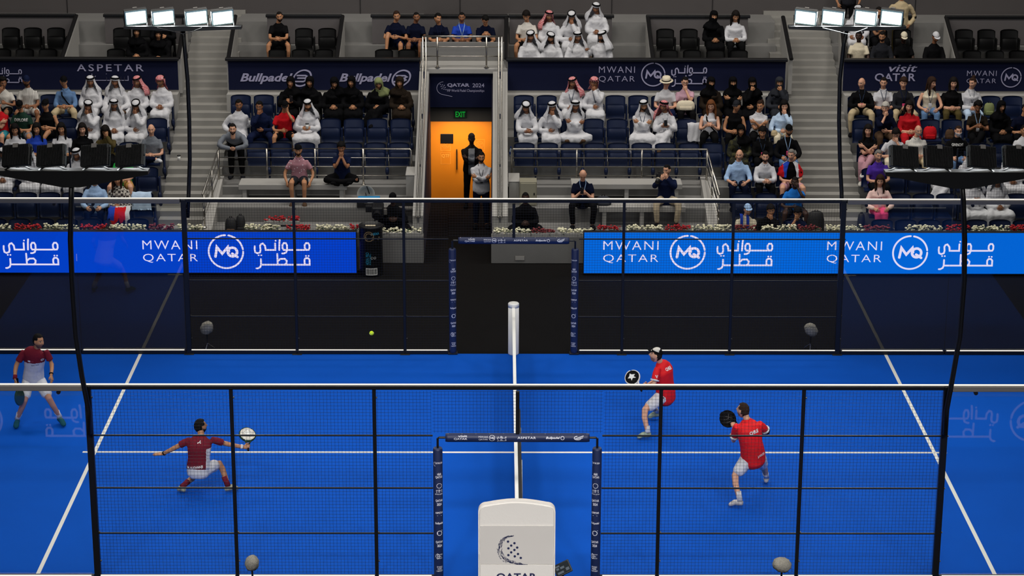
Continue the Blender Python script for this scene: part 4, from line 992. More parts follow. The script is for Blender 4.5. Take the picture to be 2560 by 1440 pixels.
def bake():
    """turn every pending figure mesh into its final smooth skin"""
    tex = bpy.data.textures.new('folds', 'CLOUDS'); tex.noise_scale = 0.085; tex.noise_depth = 2
    for t in TASK:
        o = t['o']; m = o.modifiers.new('remesh', 'REMESH'); m.mode = 'VOXEL'; m.voxel_size = t['vox']; m.use_smooth_shade = True
        if t.get('disp'):
            d = o.modifiers.new('folds', 'DISPLACE'); d.texture = tex; d.strength = t['disp']; d.mid_level = 0.5; d.texture_coords = 'GLOBAL'
        s = o.modifiers.new('smooth', 'SMOOTH'); s.factor = 0.5; s.iterations = t['sm']
    dg = bpy.context.evaluated_depsgraph_get(); dg.update()
    for t in TASK:
        o = t['o']; me = bpy.data.meshes.new_from_object(o.evaluated_get(dg)); t['me'] = me
    for t in TASK:
        o = t['o']; me = t['me']; old = o.data; mats = [m for m in old.materials]
        o.modifiers.clear()
        if 'head' in t:
            n = len(me.vertices); v = np.empty(n*3); me.vertices.foreach_get('co', v); v = v.reshape(-1, 3)
            hv, hf, hcol = t['head']
            lv = np.empty(len(me.loops), int); me.loops.foreach_get('vertex_index', lv); q = len(me.polygons)
            ls = np.empty(q, int); me.polygons.foreach_get('loop_start', ls); lt = np.empty(q, int); me.polygons.foreach_get('loop_total', lt)
            hl = np.array([i for f in hf for i in f], int)+n; ht = np.array([len(f) for f in hf], int)
            nm = bpy.data.meshes.new('person'); nm.vertices.add(n+len(hv)); nm.vertices.foreach_set('co', np.vstack([v, hv]).ravel())
            L = np.r_[lv, hl]; TT = np.r_[lt, ht]; nm.loops.add(len(L)); nm.loops.foreach_set('vertex_index', L)
            nm.polygons.add(len(TT)); nm.polygons.foreach_set('loop_start', np.r_[0, np.cumsum(TT)[:-1]]); nm.polygons.foreach_set('loop_total', TT)
            nm.polygons.foreach_set('use_smooth', [True]*len(TT)); nm.update(calc_edges=True)
            ca = nm.color_attributes.new('Col', 'FLOAT_COLOR', 'POINT')
            cc = np.ones((n+len(hv), 4)); cc[:n, :3] = t['base']; cc[n:, :3] = hcol; ca.data.foreach_set('color', cc.ravel())
            bpy.data.meshes.remove(me); me = nm
        me.materials.clear()
        for m in mats: me.materials.append(m)
        me.polygons.foreach_set('use_smooth', [True]*len(me.polygons))
        if t.get('paint'):
            q = len(me.polygons); ct = np.empty(q*3); nr = np.empty(q*3); me.polygons.foreach_get('center', ct); me.polygons.foreach_get('normal', nr)
            me.polygons.foreach_set('material_index', np.asarray(t['paint'](ct.reshape(-1, 3), nr.reshape(-1, 3)), int))
        me.name = o.name; o.data = me
        if old.users == 0: bpy.data.meshes.remove(old)
        me.update()
def decal(o, name, vf, centre, direction, up, mat, size=1.0, off=0.004, split=True):
    """lay flat writing on a garment: cast from outside along direction onto its surface"""
    v, f = vf; d = unit(direction); u = unit(np.asarray(up, float)-d*np.dot(up, d)); r = np.cross(d, u)
    me = o.data; bv = BVHTree.FromPolygons([x.co[:] for x in me.vertices], [tuple(p.vertices) for p in me.polygons])
    bm = bmesh.new(); vs = [bm.verts.new(p) for p in v]
    for q in f:
        try: bm.faces.new([vs[i] for i in q])
        except ValueError: pass
    if split: bmesh.ops.triangulate(bm, faces=bm.faces[:]); bmesh.ops.subdivide_edges(bm, edges=[e for e in bm.edges if e.calc_length()*size > 0.03], cuts=2)
    bad = []
    for w in bm.verts:
        p = np.asarray(centre, float)+(r*w.co.x+u*w.co.y)*size
        h = bv.ray_cast(Vector(p-d*0.6), Vector(d), 1.4)
        if h[0] is None: bad.append(w)
        else: w.co = h[0]-Vector(d)*off
    bmesh.ops.delete(bm, geom=bad, context='VERTS')
    m2 = bpy.data.meshes.new(name); bm.to_mesh(m2); bm.free()
    return link_mesh(name, m2, mat, o)

# ---- poses
SHW = 0.163
def sit(arms='lap', lean=0.08, yaw=0.0, pitch=0.18, legs='std', s=1.0, tw=0.0, roll=0.0, side=1):
    J = {}; P = np.array([0, -0.10, 0.53]); up = np.array([0, -math.sin(lean), math.cos(lean)])
    J['pelvis'] = P; J['chest'] = P+up*0.34*s; J['neck'] = P+up*0.50*s; 
    J['head'] = J['neck']+np.array([roll*0.08, -0.035-0.10*math.sin(max(0, pitch))*0.6, 0.150])
    J['hfwd'] = np.array([math.sin(yaw)*math.cos(pitch), -math.cos(yaw)*math.cos(pitch), -math.sin(pitch)]); J['hup'] = np.array([-roll*0.3, 0, 1.0])
    for S, g in (('L', -1), ('R', 1)):
        J['sh'+S] = P+up*0.385*s+np.array([g*SHW*math.cos(tw), -g*SHW*math.sin(tw), 0]); J['hi'+S] = np.array([g*0.09, -0.12, 0.50])
        kx = 0.14; ky = -0.52; kz = 0.52
        if legs == 'wide': kx = 0.23
        if legs == 'close': kx = 0.075
        J['kn'+S] = np.array([g*kx, ky, kz]); J['an'+S] = np.array([g*kx*0.9, -0.46, 0.09]); J['to'+S] = np.array([g*kx*1.05, -0.63, 0.035])
    if legs == 'cross':
        J['knR'] = np.array([0.06*side, -0.50, 0.62]) if side > 0 else J['knR']; J['anR'] = np.array([-0.10, -0.66, 0.34]); J['toR'] = np.array([-0.14, -0.80, 0.27])
    if legs == 'ankle':       # ankle over the other knee
        J['knR'] = np.array([-0.25, -0.45, 0.58]); J['anR'] = np.array([0.14, -0.56, 0.60]); J['toR'] = np.array([0.26, -0.62, 0.56])
    if legs == 'up':
        J['knL'] = np.array([-0.16, -0.40, 0.78]); J['anL'] = np.array([-0.19, -0.52, 0.43]); J['toL'] = np.array([-0.22, -0.66, 0.40])
    if legs == 'lotus':
        for S, g in (('L', -1), ('R', 1)): J['kn'+S] = np.array([g*0.33, -0.40, 0.50]); J['an'+S] = np.array([-g*0.10, -0.46, 0.46]); J['to'+S] = np.array([-g*0.22, -0.50, 0.45])
    H = J['head']; tg = {}
    fL = J['chest']-up*0.06
    W = {'lap': ((-0.045, -0.40, 0.655), (0.045, -0.41, 0.66)), 'knees': ((-0.15, -0.47, 0.635), (0.15, -0.47, 0.635)), 'cross': ((0.10, -0.34, 0.83), (-0.10, -0.37, 0.86)),
         'phone': ((-0.035, -0.40, 0.80), (0.04, -0.40, 0.80)), 'elbows': ((-0.03, -0.56, 0.70), (0.03, -0.57, 0.71)), 'pray': ((-0.02, -0.40, 0.82), (0.02, -0.40, 0.82)),
         'chin': ((-0.05, -0.38, 0.66), tuple(H+np.array([0.015, -0.12, -0.16]))), 'chinL': (tuple(H+np.array([-0.02, -0.12, -0.16])), (0.05, -0.38, 0.66)), 'face': ((-0.06, -0.42, 0.66), tuple(H+np.array([0.05, -0.13, -0.09]))),
         'faceL': (tuple(H+np.array([-0.05, -0.12, -0.10])), (0.06, -0.40, 0.66)), 'rest': ((-0.20, -0.30, 0.62), (0.34, -0.10, 0.80)), 'camera': (tuple(H+np.array([-0.14, -0.34, -0.13])), tuple(H+np.array([-0.02, -0.24, -0.13]))), 'hold': ((-0.08, -0.40, 0.72), (0.08, -0.40, 0.72)),
         'eat': ((0.0, -0.36, 0.98), (0.10, -0.36, 0.72)), 'seat': ((-0.25, -0.35, 0.50), (0.25, -0.35, 0.50)), 'chins': (tuple(H+np.array([-0.02, -0.11, -0.17])), tuple(H+np.array([0.02, -0.11, -0.17]))), 'reach': ((-0.33, -0.20, 0.86), (0.05, -0.38, 0.66))}[arms]
    for S, g, w in (('L', -1, W[0]), ('R', 1, W[1])):
        pole = (g*0.75, 0.25, -0.8) if arms not in ('chin', 'chinL', 'elbows', 'chins', 'face', 'faceL') else (g*0.6, -0.2, -1)
        J['el'+S], J['wr'+S] = ik(J['sh'+S], w, 0.285*s, 0.25*s, pole)
        J['pn'+S] = np.array([0, 0.3, -1.0]); J['th'+S] = np.array([-g*0.6, -0.4, 0.6])
        if w[2] > 0.95: J['ha'+S] = J['wr'+S]+np.array([-g*0.03, 0.01, 0.1]); J['pn'+S] = np.array([0, 1.0, 0]); J['th'+S] = np.array([-g*1.0, 0.2, 0.3])
        elif arms in ('lap', 'pray', 'elbows', 'phone', 'hold'): J['ha'+S] = J['wr'+S]+np.array([-g*0.07, -0.07, -0.015]); J['th'+S] = np.array([-g*0.3, 0.1, 1.0]); J['pn'+S] = np.array([-g*1.0, 0.6, -0.3])
    if arms == 'cross':
        J['haL'] = J['wrL']+np.array([0.1, 0.03, 0.01]); J['haR'] = J['wrR']+np.array([-0.1, 0.03, 0.01]); J['thL'] = J['thR'] = np.array([0, 0, 1.0]); J['pnL'] = J['pnR'] = np.array([0, 1.0, 0])
    return J
def stand(arms='down', yaw=0.0, pitch=0.1, lean=0.0, s=1.0):
    J = {}; up = np.array([0, -math.sin(lean), math.cos(lean)]); P = np.array([0, 0, 0.95*s]); J['pelvis'] = P
    J['chest'] = P+up*0.34*s; J['neck'] = P+up*0.52*s; J['head'] = J['neck']+np.array([0, -0.03, 0.155])
    J['hfwd'] = np.array([math.sin(yaw)*math.cos(pitch), -math.cos(yaw)*math.cos(pitch), -math.sin(pitch)])
    for S, g in (('L', -1), ('R', 1)):
        J['sh'+S] = P+up*0.41*s+np.array([g*0.19, 0, 0]); J['hi'+S] = np.array([g*0.09, 0, 0.92*s]); J['kn'+S] = np.array([g*0.11, -0.02, 0.50*s]); J['an'+S] = np.array([g*0.12, 0.02, 0.09]); J['to'+S] = np.array([g*0.15, -0.15, 0.035])
    W = {'down': ((-0.25, -0.05, 0.86), (0.25, -0.05, 0.86)), 'cross': ((0.11, -0.26, 1.22), (-0.11, -0.29, 1.25)), 'rail': ((-0.06, -0.58, 0.86), (0.06, -0.58, 0.86)), 'pockets': ((-0.2, -0.1, 0.92), (0.2, -0.1, 0.92))}[arms]
    for S, g, w in (('L', -1, W[0]), ('R', 1, W[1])):
        J['el'+S], J['wr'+S] = ik(J['sh'+S], np.array(w)*np.array([1, 1, s]), 0.29*s, 0.26*s, (g*0.8, 0.4, -0.5) if arms != 'rail' else (g*1.0, 0.0, 0.3)); J['th'+S] = np.array([-g*0.3, -0.5, 0.7]); J['pn'+S] = np.array([-g, 0.5, -0.3])
    if arms == 'cross':
        J['haL'] = J['wrL']+np.array([0.1, 0.03, 0.01]); J['haR'] = J['wrR']+np.array([-0.1, 0.03, 0.01]); J['thL'] = J['thR'] = np.array([0, 0, 1.0]); J['pnL'] = J['pnR'] = np.array([0, 1.0, 0])
    return J

# ---------------------------------------------------------------- spectators
OCC = []   # (row key, x, label) of the people on seats
VROW = {'va': (16.8, 2.55), 'vb': (17.55, 2.9)}
def S(row, u, label, arms='lap', lean=0.08, yaw=0.0, pitch=0.15, legs='std', s=1.0, dz=0.0, dy=0.0, free=False, roll=0.0, **kw):
    y, z = VROW[row] if row in VROW else (ROW_Y[row-1], ROW_Z[row-1])
    x = XU(u, y-0.1, z+0.9)
    jit = RNG.uniform(-1, 1, 4)
    J = sit(arms, lean+0.05*jit[0], yaw+0.16*jit[1], pitch, legs, s, roll=roll+0.45*jit[2])
    if not free: OCC.append([row, x, label])
    kw.setdefault('group', 'spectators in the stand')
    o, J2 = person(label, (x, y+dy, z+dz), J, **kw)
    o.rotation_euler[2] = 0.11*jit[3]
    return o, J2
W = ('robe', 'white'); G = ('ghutra', 'offwhite'); GR = ('wrap', 'redcheck'); GRO = ('ghutra', 'redcheck')
PL = 'plain'
def thobe(row, u, label, hd=('ghutra', 'white'), **kw):
    kw.setdefault('skin', 3); kw.setdefault('beardk', 'stubble')
    return S(row, u, label, top=('robe', 'white'), head=hd, shoe='brown', hair=(PL, 'dark'), **kw)
def abaya(row, u, label, col='abaya', hd='hijab', hcol=None, **kw):
    kw.setdefault('skin', 2)
    return S(row, u, label, top=('robe', col), head=(hd, hcol or col), shoe='black', female=True, hair=(PL, 'dark'), **kw)
TXT = []   # (object, text, local centre, size, material) printed on garments once they are baked
m_wprint = material('white_shirt_print', 'dcdcda', 0.8)
# far left block, top row first
S(6, 10, 'boy in white tee eating, at the left edge of the top row', 'eat', hair=('curly', 'black'), top=('tee', 'offwhite'), bottom=('shorts', 'black'), s=0.92, skin=3, yaw=0.4)
S(6, 70, 'bearded man in navy cap and white pinstripe shirt and shorts', 'lap', legs='wide', hair=(PL, 'dark'), head=('cap', 'navy'), beardk='full', top=('tee', 'pinstripe'), bottom=('shorts', 'pinstripe'), skin=3, yaw=0.2)
S(6, 165, 'man in open blue shirt over pale tee, black cap and khaki shorts', 'lap', legs='wide', hair=(PL, 'brown'), head=('cap', 'black'), top=('rolled', 'denim'), bottom=('trousers', 'khaki'), skin=2, yaw=0.3, extras=(('strap', 'black'),))
thobe(6, 230, 'man in white robe and headscarf beside the man in open blue shirt', yaw=0.2)
thobe(6, 293, 'man in white robe with one leg crossed over, top row far left block', legs='ankle', yaw=0.0, arms='knees')
thobe(6, 345, 'man in white robe with red checked scarf hanging over one shoulder', hd=('ghutra', 'redcheck', -1), arms='lap')
thobe(6, 406, 'man in white robe and wound red headscarf in the aisle-end seat', hd=GR, yaw=-0.1)
S(5, 2, 'man in red shirt cut by the left photo edge', 'cross', hair=(PL, 'grey'), top=('tee', 'tee_red'), bottom=('shorts', 'teal'), skin=1)
o, J = S(5, 57, 'man in black cap and dark green printed tee with grey shorts', 'lap', lean=0.2, pitch=0.5, legs='wide', hair=(PL, 'dark'), head=('cap', 'black'), beardk='stubble', top=('tee', 'dgreen'), bottom=('shorts', 'grey'), skin=2)
TXT.append((J['_top'], 'EXPLORE', J['chest']+np.array([0, 0, -0.02]), 0.30, m_wprint))
S(5, 118, 'woman in black cap and black tank top with bare legs', 'hold', legs='cross', hair=('pony', 'dark'), head=('cap', 'black'), top=('tank', 'black'), bottom=('shorts', 'black'), skin=2, female=True, shoe='white')
thobe(5, 230, 'man in white robe with hand at his chin, leftmost of three in white', arms='chin', yaw=0.1, lean=0.2)
thobe(5, 285, 'man in white robe with black headband, middle of three in white', arms='lap', yaw=0.1)
thobe(5, 347, 'man in white robe with fist under chin beside the empty aisle-end seat', arms='chin', lean=0.22, pitch=0.35)
S(4, 40, 'dark haired woman in white hooded top behind the left floodlight', 'lap', hair=('long', 'black'), top=('hoodie', 'white'), bottom=('trousers', 'black'), skin=2, female=True, pitch=0.3)
S(4, 92, 'dark haired woman in bright blue jacket behind the left floodlight', 'lap', hair=('long', 'black'), top=('jacket', 'royal'), bottom=('trousers', 'black'), skin=2, female=True)
S(4, 155, 'woman in white tee with long dark hair over one shoulder', 'lap', hair=('long', 'black'), top=('tee', 'white'), bottom=('trousers', 'black'), skin=2, female=True)
S(4, 208, 'woman in black sweater with shoulder length dark hair', 'lap', hair=('bob', 'dark'), top=('long', 'black'), bottom=('trousers', 'black'), skin=1, female=True)
S(4, 268, 'woman in olive cardigan with hair falling over her face', 'face', lean=0.3, pitch=0.5, hair=('long', 'dark'), top=('long', 'olive'), bottom=('trousers', 'black'), skin=2, female=True)
S(4, 380, 'man in grey tee with legs crossed and white trainers by the aisle', 'lap', legs='ankle', hair=('bald', 'brown'), top=('tee', 'grey'), bottom=('trousers', 'dnavy'), skin=1, shoe='white')
thobe(3, 12, 'man in white robe at the left edge behind the floodlight bar', arms='lap')
thobe(3, 78, 'man in white robe holding food behind the floodlight bar', arms='hold')
thobe(3, 138, 'man in white robe with hands folded, below the second lamp back', arms='lap')
thobe(3, 195, 'man in white robe and black headband seen between two lamp backs', arms='lap', hd=('ghutra', 'white'), pitch=0.3)
S(3, 308, 'man in bright green tee and tan shorts with head hidden by a lamp', 'lap', legs='wide', hair=(PL, 'brown'), top=('tee', 'green'), bottom=('shorts', 'tan'), skin=1, lean=0.0)
S(2, 238, 'grey bearded man in light blue shirt', 'knees', hair=(PL, 'grey'), beardk='full', top=('shirt', 'lblue'), bottom=('trousers', 'dnavy'), skin=1, girth=1.08)
flagwoman, FJ = S(2, 299, 'woman in plaid shirt with long brown hair and a flag on her lap', 'lap', hair=('long', 'brown'), top=('shirt', 'plaid'), bottom=('trousers', 'black'), skin=2, female=True)
# block left of the tunnel
abaya(6, 726, 'woman in black headscarf filming with her phone', arms='phone', yaw=-0.2)
abaya(6, 780, 'woman in black headscarf, second from left under the slanted lettering')
abaya(6, 832, 'woman in black headscarf with clasped hands, third from left', lean=0.15, pitch=0.35)
abaya(6, 881, 'woman in black headscarf with hands open on her lap', yaw=-0.1)
abaya(6, 945, 'woman in sage green headscarf with crossed legs and blue shoe', col='abaya', hcol='sage', legs='cross', lean=0.2, pitch=0.4)
abaya(6, 1001, 'woman in brownish black robe and scarf next to the tunnel wall', col='brownabaya')
S(5, 597, 'bareheaded bearded man in white robe with arm over the next seat', 'rest', hair=(PL, 'black'), beardk='stubble', top=('robe', 'white'), skin=3)
S(5, 653, 'man in navy suit with hand over his mouth', 'chinL', hair=(PL, 'black'), beardk='stubble', top=('jacket', 'navy'), bottom=('trousers', 'navy'), skin=3, legs='wide', lean=0.2)
S(5, 710, 'man in red tee and black cap with hand against his cheek', 'face', hair=(PL, 'dark'), head=('cap', 'black'), top=('tee', 'tee_red'), bottom=('shorts', 'black'), skin=2, legs='wide', lean=0.15, pitch=0.3)
thobe(5, 768, 'bearded man in white robe holding a paper cup with both hands', arms='hold', beardk='full', skin=2, legs='wide')
# block right of the tunnel
S6 = dict(beardk='stubble')
thobe(6, 1428, 'man in white robe and red scarf with blue lanyard', hd=GRO, extras=(('lanyard', 'dusk', 'white'),), yaw=-0.1)
thobe(6, 1488, 'man in white robe and wound red scarf with hand at his mouth', hd=GR, arms='chin', yaw=-0.1, extras=(('lanyard', 'dusk', 'white'),))
o, J = S(6, 1663, 'man in pale straw hat and white tee', 'lap', hair=(PL, 'grey'), head=('hat', 'cream'), top=('tee', 'white'), bottom=('trousers', 'navy'), skin=1, yaw=-0.2, girth=1.05)
S(6, 1712, 'woman in pink tee and glasses with hand at her mouth', 'chin', hair=(PL, 'black'), top=('tee', 'pink'), bottom=('trousers', 'black'), skin=1, female=True, extras=(('glasses',),))
abaya(6, 1776, 'woman in brown-black robe with veiled face beside the woman in pink', col='brownabaya', hd='niqab', hcol='abaya')
abaya(6, 1828, 'woman in black with veiled face and arms folded', hd='niqab', arms='cross')
abaya(6, 1876, 'woman in black with veiled face and raised hand', hd='niqab', arms='chinL')
abaya(6, 1945, 'woman in charcoal robe and scarf at the aisle end', col='greyabaya', hd='niqab', arms='chin')
thobe(5, 1314, 'man in white robe with joined hands nearest the tunnel', arms='elbows', lean=0.25, pitch=0.3, hd=('ghutra', 'white'))
thobe(5, 1375, 'man in white robe with long scarf and hand at his mouth', arms='chin', lean=0.25, pitch=0.2, skin=3)
thobe(5, 1437, 'dark skinned man in white robe with one foot pulled up', arms='cross', legs='lotus', skin=3, yaw=0.1)
thobe(5, 1605, 'man in white robe and glasses with folded arms', arms='cross', legs='wide', skin=2, beardk='full', extras=(('glasses',), ('lanyard', 'dusk', 'white')), yaw=-0.1)
thobe(5, 1663, 'man in white robe and red scarf looking at a phone', hd=('ghutra', 'redcheck', 1), arms='phone', legs='cross', yaw=-0.2, extras=(('lanyard', 'grey', 'white'),))
S(5, 1776, 'woman in white tank top with reddish blond hair and glasses', 'pray', hair=('long', 'red'), top=('tank', 'white'), bottom=('trousers', 'black'), skin=1, female=True, extras=(('glasses',), ('strap', 'black')))
S(5, 1838, 'woman in black tank top and dark cap', 'lap', hair=('pony', 'dark'), head=('cap', 'charcoal'), top=('tank', 'black'), bottom=('trousers', 'black'), skin=2, female=True, yaw=-0.2)
S(5, 1896, 'woman in white polo shirt with high ponytail and folded arms', 'cross', hair=('pony', 'brown'), top=('polo', 'white'), bottom=('trousers', 'black'), skin=2, female=True, yaw=-0.4)
S(5, 1955, 'woman in pale blue jacket with long black hair and hand at chin', 'chin', hair=('long', 'black'), top=('jacket', 'skyblue'), bottom=('trousers', 'cream'), skin=1, female=True)
abaya(4, 1850, 'woman in black headscarf and camouflage robe with pink badge', col='camo', hcol='abaya', extras=(('lanyard', 'dusk', 'hotpink'),))
S(4, 1905, 'boy in black track top with white stripes', 'lap', s=0.9, hair=('thick', 'black'), top=('jacket', 'black'), bottom=('trousers', 'black'), skin=2, extras=(('lanyard', 'dusk', 'hotpink'),), pitch=0.25)
S(4, 1968, 'bearded man in black cap and black sweater with lanyard', 'knees', hair=(PL, 'dark'), head=('cap', 'black'), beardk='full', top=('long', 'black'), bottom=('trousers', 'denim'), skin=2, extras=(('lanyard', 'lblue', 'hotpink'),))
S(3, 1846, 'balding man in pale blue shirt with rolled sleeves', 'knees', hair=('bald', 'brown'), top=('rolled', 'lblue'), bottom=('trousers', 'dnavy'), skin=1, yaw=-0.3, beardk='stubble')
S(3, 1910, 'bearded man in white shirt with hands clasped between his knees', 'elbows', lean=0.25, pitch=0.1, hair=(PL, 'dark'), beardk='full', top=('shirt', 'white'), bottom=('trousers', 'black'), skin=1)
chile, CJ = S(3, 1975, 'man with a red, white and blue flag around his shoulders', 'lap', legs='wide', hair=(PL, 'grey'), top=('tee', 'black'), bottom=('shorts', 'rose'), skin=1, beardk='stubble', yaw=-0.5)
S(2, 1985, 'dark skinned man in bright blue tee with hand at his face', 'face', legs='wide', hair=('buzz', 'black'), top=('tee', 'azure'), bottom=('shorts', 'charcoal'), skin=4, lean=0.2, yaw=-0.2)
S(1, 1864, 'boy in light blue cap and cream hoodie with blue scarf', 'lap', s=0.88, hair=(PL, 'brown'), head=('cap', 'lblue'), top=('hoodie', 'cream'), bottom=('trousers', 'black'), skin=1, dz=-0.02)
S(1, 1922, 'boy in black hoodie with hand at his mouth', 'chin', s=0.9, hair=('thick', 'dark'), top=('hoodie', 'black'), bottom=('trousers', 'black'), skin=2, lean=0.25)
S(1, 1990, 'dark haired boy leaning his cheek on his hand', 'faceL', s=0.8, hair=('thick', 'black'), top=('tee', 'navy'), bottom=('trousers', 'black'), skin=2, lean=0.35, pitch=0.3)
# far right block
S(6, 2155, 'bald man in black blazer and khaki trousers', 'hold', legs='wide', hair=(None, 'grey'), top=('jacket', 'black'), bottom=('trousers', 'khaki'), skin=1, yaw=-0.4, extras=(('lanyard', 'dusk', 'hotpink'),))
S(6, 2206, 'dark haired man in white short sleeved shirt with pink badge', 'lap', hair=(PL, 'dark'), top=('polo', 'white'), bottom=('trousers', 'dnavy'), skin=1, yaw=-0.2, extras=(('lanyard', 'dusk', 'hotpink'),))
S(6, 2256, 'man in charcoal sweater with pink badge and khaki trousers', 'lap', legs='wide', hair=('thick', 'brown'), top=('long', 'charcoal'), bottom=('trousers', 'khaki'), skin=1, yaw=-0.2, extras=(('lanyard', 'navy', 'hotpink'),))
S(6, 2325, 'woman in white sleeveless top with brown hair turned away', 'knees', hair=('long', 'brown'), top=('tank', 'cream'), bottom=('trousers', 'denim'), skin=1, female=True, yaw=0.9, extras=(('lanyard', 'grey', 'white'),))
S(6, 2380, 'woman in black top with dark hair and hands in lap', 'lap', hair=('bob', 'dark'), top=('rolled', 'black'), bottom=('trousers', 'olive'), skin=1, female=True, yaw=-0.1)
S(6, 2424, 'woman in white shirt and pale jeans with her hair up', 'lap', hair=('bun', 'brown'), top=('shirt', 'white'), bottom=('trousers', 'skyblue'), skin=1, female=True, yaw=-0.9, extras=(('lanyard', 'grey', 'white'),))
S(5, 2208, 'white haired man in dark sweater with hand over his mouth', 'chinL', lean=0.25, hair=('thick', 'white'), top=('rolled', 'dnavy'), bottom=('trousers', 'brown'), skin=1, yaw=-0.3)
S(5, 2272, 'woman in red dress with dark hair', 'lap', hair=('bob', 'dark'), top=('rolled', 'red'), bottom=('skirt', 'red'), skin=1, female=True, girth=1.1, yaw=-0.2)
S(5, 2443, 'woman with curly black hair in black tee with white shoes', 'phone', legs='cross', hair=('curly', 'black'), top=('tee', 'brownabaya'), bottom=('trousers', 'black'), skin=3, female=True, pitch=0.45, shoe='white', extras=(('lanyard', 'lblue', 'white'),))
abaya(5, 2500, 'woman in black headscarf near the right photo edge', yaw=0.1)
S(5, 2556, 'man in dark tee with bare forearm, cut by the right photo edge', 'lap', hair=(PL, 'dark'), top=('tee', 'dnavy'), bottom=('trousers', 'black'), skin=2, lean=0.3)
o, J = S(4, 2170, 'young woman in black printed tee with folded arms and taupe trousers', 'cross', legs='cross', hair=('long', 'dark'), top=('tee', 'black'), bottom=('trousers', 'rose'), skin=1, female=True, shoe='offwhite')
S(4, 2234, 'man in white tee looking down with hand at his mouth', 'chin', lean=0.35, pitch=0.5, hair=('thick', 'dark'), top=('tee', 'white'), bottom=('trousers', 'cream'), skin=1, extras=(('glasses',),))
S(4, 2288, 'white bearded man in pale grey striped shirt', 'lap', hair=('bald', 'white'), beardk='full', top=('rolled', 'stripe'), bottom=('trousers', 'khaki'), skin=1, girth=1.25)
o, J = S(4, 2390, 'bald man with white face mask and black printed hoodie', 'knees', hair=('buzz', 'brown'), head=('mask', 'white'), top=('hoodie', 'black'), bottom=('trousers', 'denim'), skin=1, lean=0.15)
TXT.append((J['_top'], 'GIVENCHY', J['chest']+np.array([0, 0, 0.0]), 0.26, m_wprint))
S(4, 2560, 'man in white shirt cut by the right photo edge', 'lap', hair=(PL, 'dark'), top=('shirt', 'white'), bottom=('trousers', 'grey'), skin=2)
S(3, 2193, 'grey bearded man in purple polo shirt with sunglasses at the collar', 'lap', hair=(PL, 'grey'), beardk='stubble', top=('polo', 'purple'), bottom=('trousers', 'black'), skin=1, girth=1.12)
thobe(3, 2352, 'man in white robe with crossed legs, half hidden by the right lamp bar', legs='cross', arms='lap')
thobe(3, 2424, 'man in white robe leaning behind the right mast pole', arms='lap')
thobe(3, 2530, 'man in white robe at the right edge under the last lamp', arms='lap', legs='wide')
S(2, 2196, 'woman in pale pink blazer and hot pink trousers', 'knees', hair=('long', 'brown'), top=('jacket', 'blush'), bottom=('trousers', 'hotpink'), skin=1, female=True, yaw=-0.2, extras=(('lanyard', 'navy', 'white'),), legs='close')
thobe(2, 2430, 'man in white robe with hands pressed together beside the mast pole', arms='pray', legs='wide', yaw=0.1, pitch=0.3)
thobe(2, 2490, 'man in white robe looking aside, right neighbour of the praying-handed man', arms='lap', legs='wide', yaw=-0.3, pitch=0.25)
# upper boxes
abaya('va', 346, 'woman in black headscarf in the dark box under the left lamps', dz=0.1)
abaya('va', 398, 'woman in black headscarf, right one in the dark box under the lamps', dz=0.05)
S('vb', 408, 'person in black in the back row under the left lamps', 'hold', hair=(PL, 'black'), top=('long', 'black'), bottom=('trousers', 'black'), skin=2)
S('vb', 697, 'bearded man in black tee and shorts alone in an upper box', 'elbows', lean=0.3, pitch=0.2, legs='wide', hair=('buzz', 'dark'), beardk='full', top=('tee', 'black'), bottom=('shorts', 'black'), skin=2, shoe='black')
S('vb', 990, 'boy in navy sports shirt with one knee pulled up and orange shoe', 'hold', legs='up', s=0.97, hair=(PL, 'brown'), top=('tee', 'dnavy'), bottom=('shorts', 'dnavy'), skin=2, shoe='tan', yaw=0.2)
S('vb', 1040, 'smiling boy in navy sports shirt with short hair', 'lap', s=0.92, hair=('buzz', 'black'), top=('tee', 'dnavy'), bottom=('shorts', 'dnavy'), skin=3, yaw=0.1)
S('vb', 1096, 'boy in black sports shirt with lanyard over the tunnel', 'lap', s=0.9, lean=0.2, hair=(PL, 'black'), top=('tee', 'dnavy'), bottom=('shorts', 'dnavy'), skin=2, extras=(('lanyard', 'navy', 'white'),), yaw=0.3)
S('vb', 1153, 'boy in bright blue sports shirt with lanyard', 'lap', s=0.92, lean=0.1, hair=('buzz', 'black'), top=('tee', 'royal'), bottom=('shorts', 'dnavy'), skin=3, extras=(('lanyard', 'lblue', 'white'),))
S('vb', 1212, 'boy in black shirt bending over his phone', 'phone', s=0.95, lean=0.4, pitch=0.9, hair=(PL, 'black'), top=('tee', 'dnavy'), bottom=('shorts', 'dnavy'), skin=2)
S('vb', 1318, 'dark haired youth in white tee looking down', 'lap', s=1.0, hair=('thick', 'dark'), top=('tee', 'offwhite'), bottom=('shorts', 'black'), skin=2, pitch=0.5, legs='wide')
thobe('vb', 1374, 'man in white robe with red scarf in the upper box', hd=('ghutra', 'redcheck', 1), s=0.98)
thobe('vb', 1427, 'man in white robe with raised hand in the upper box', arms='chin', lean=0.2, pitch=0.4)
thobe('vb', 1494, 'man in white robe sitting highest in the upper box', dz=0.17, dy=0.1, pitch=0.3)
thobe('va', 1323, 'man in white robe, leftmost of the upper box front row')
thobe('va', 1378, 'man in white robe, second from left of the upper box front row', dz=-0.03, beardk='full')
thobe('va', 1440, 'man in white robe, third from left of the upper box front row', dz=0.0)
thobe('va', 1503, 'bearded man in white robe facing sideways, rightmost of the upper box front row', yaw=-0.7, beardk='full', arms='reach')
abaya('vb', 1784, 'woman in black with veiled face in the upper right box', hd='niqab')
S('vb', 1837, 'woman in white sweatshirt with long dark hair', 'lap', hair=('long', 'dark'), top=('hoodie', 'white'), bottom=('trousers', 'black'), skin=2, female=True, pitch=0.4)
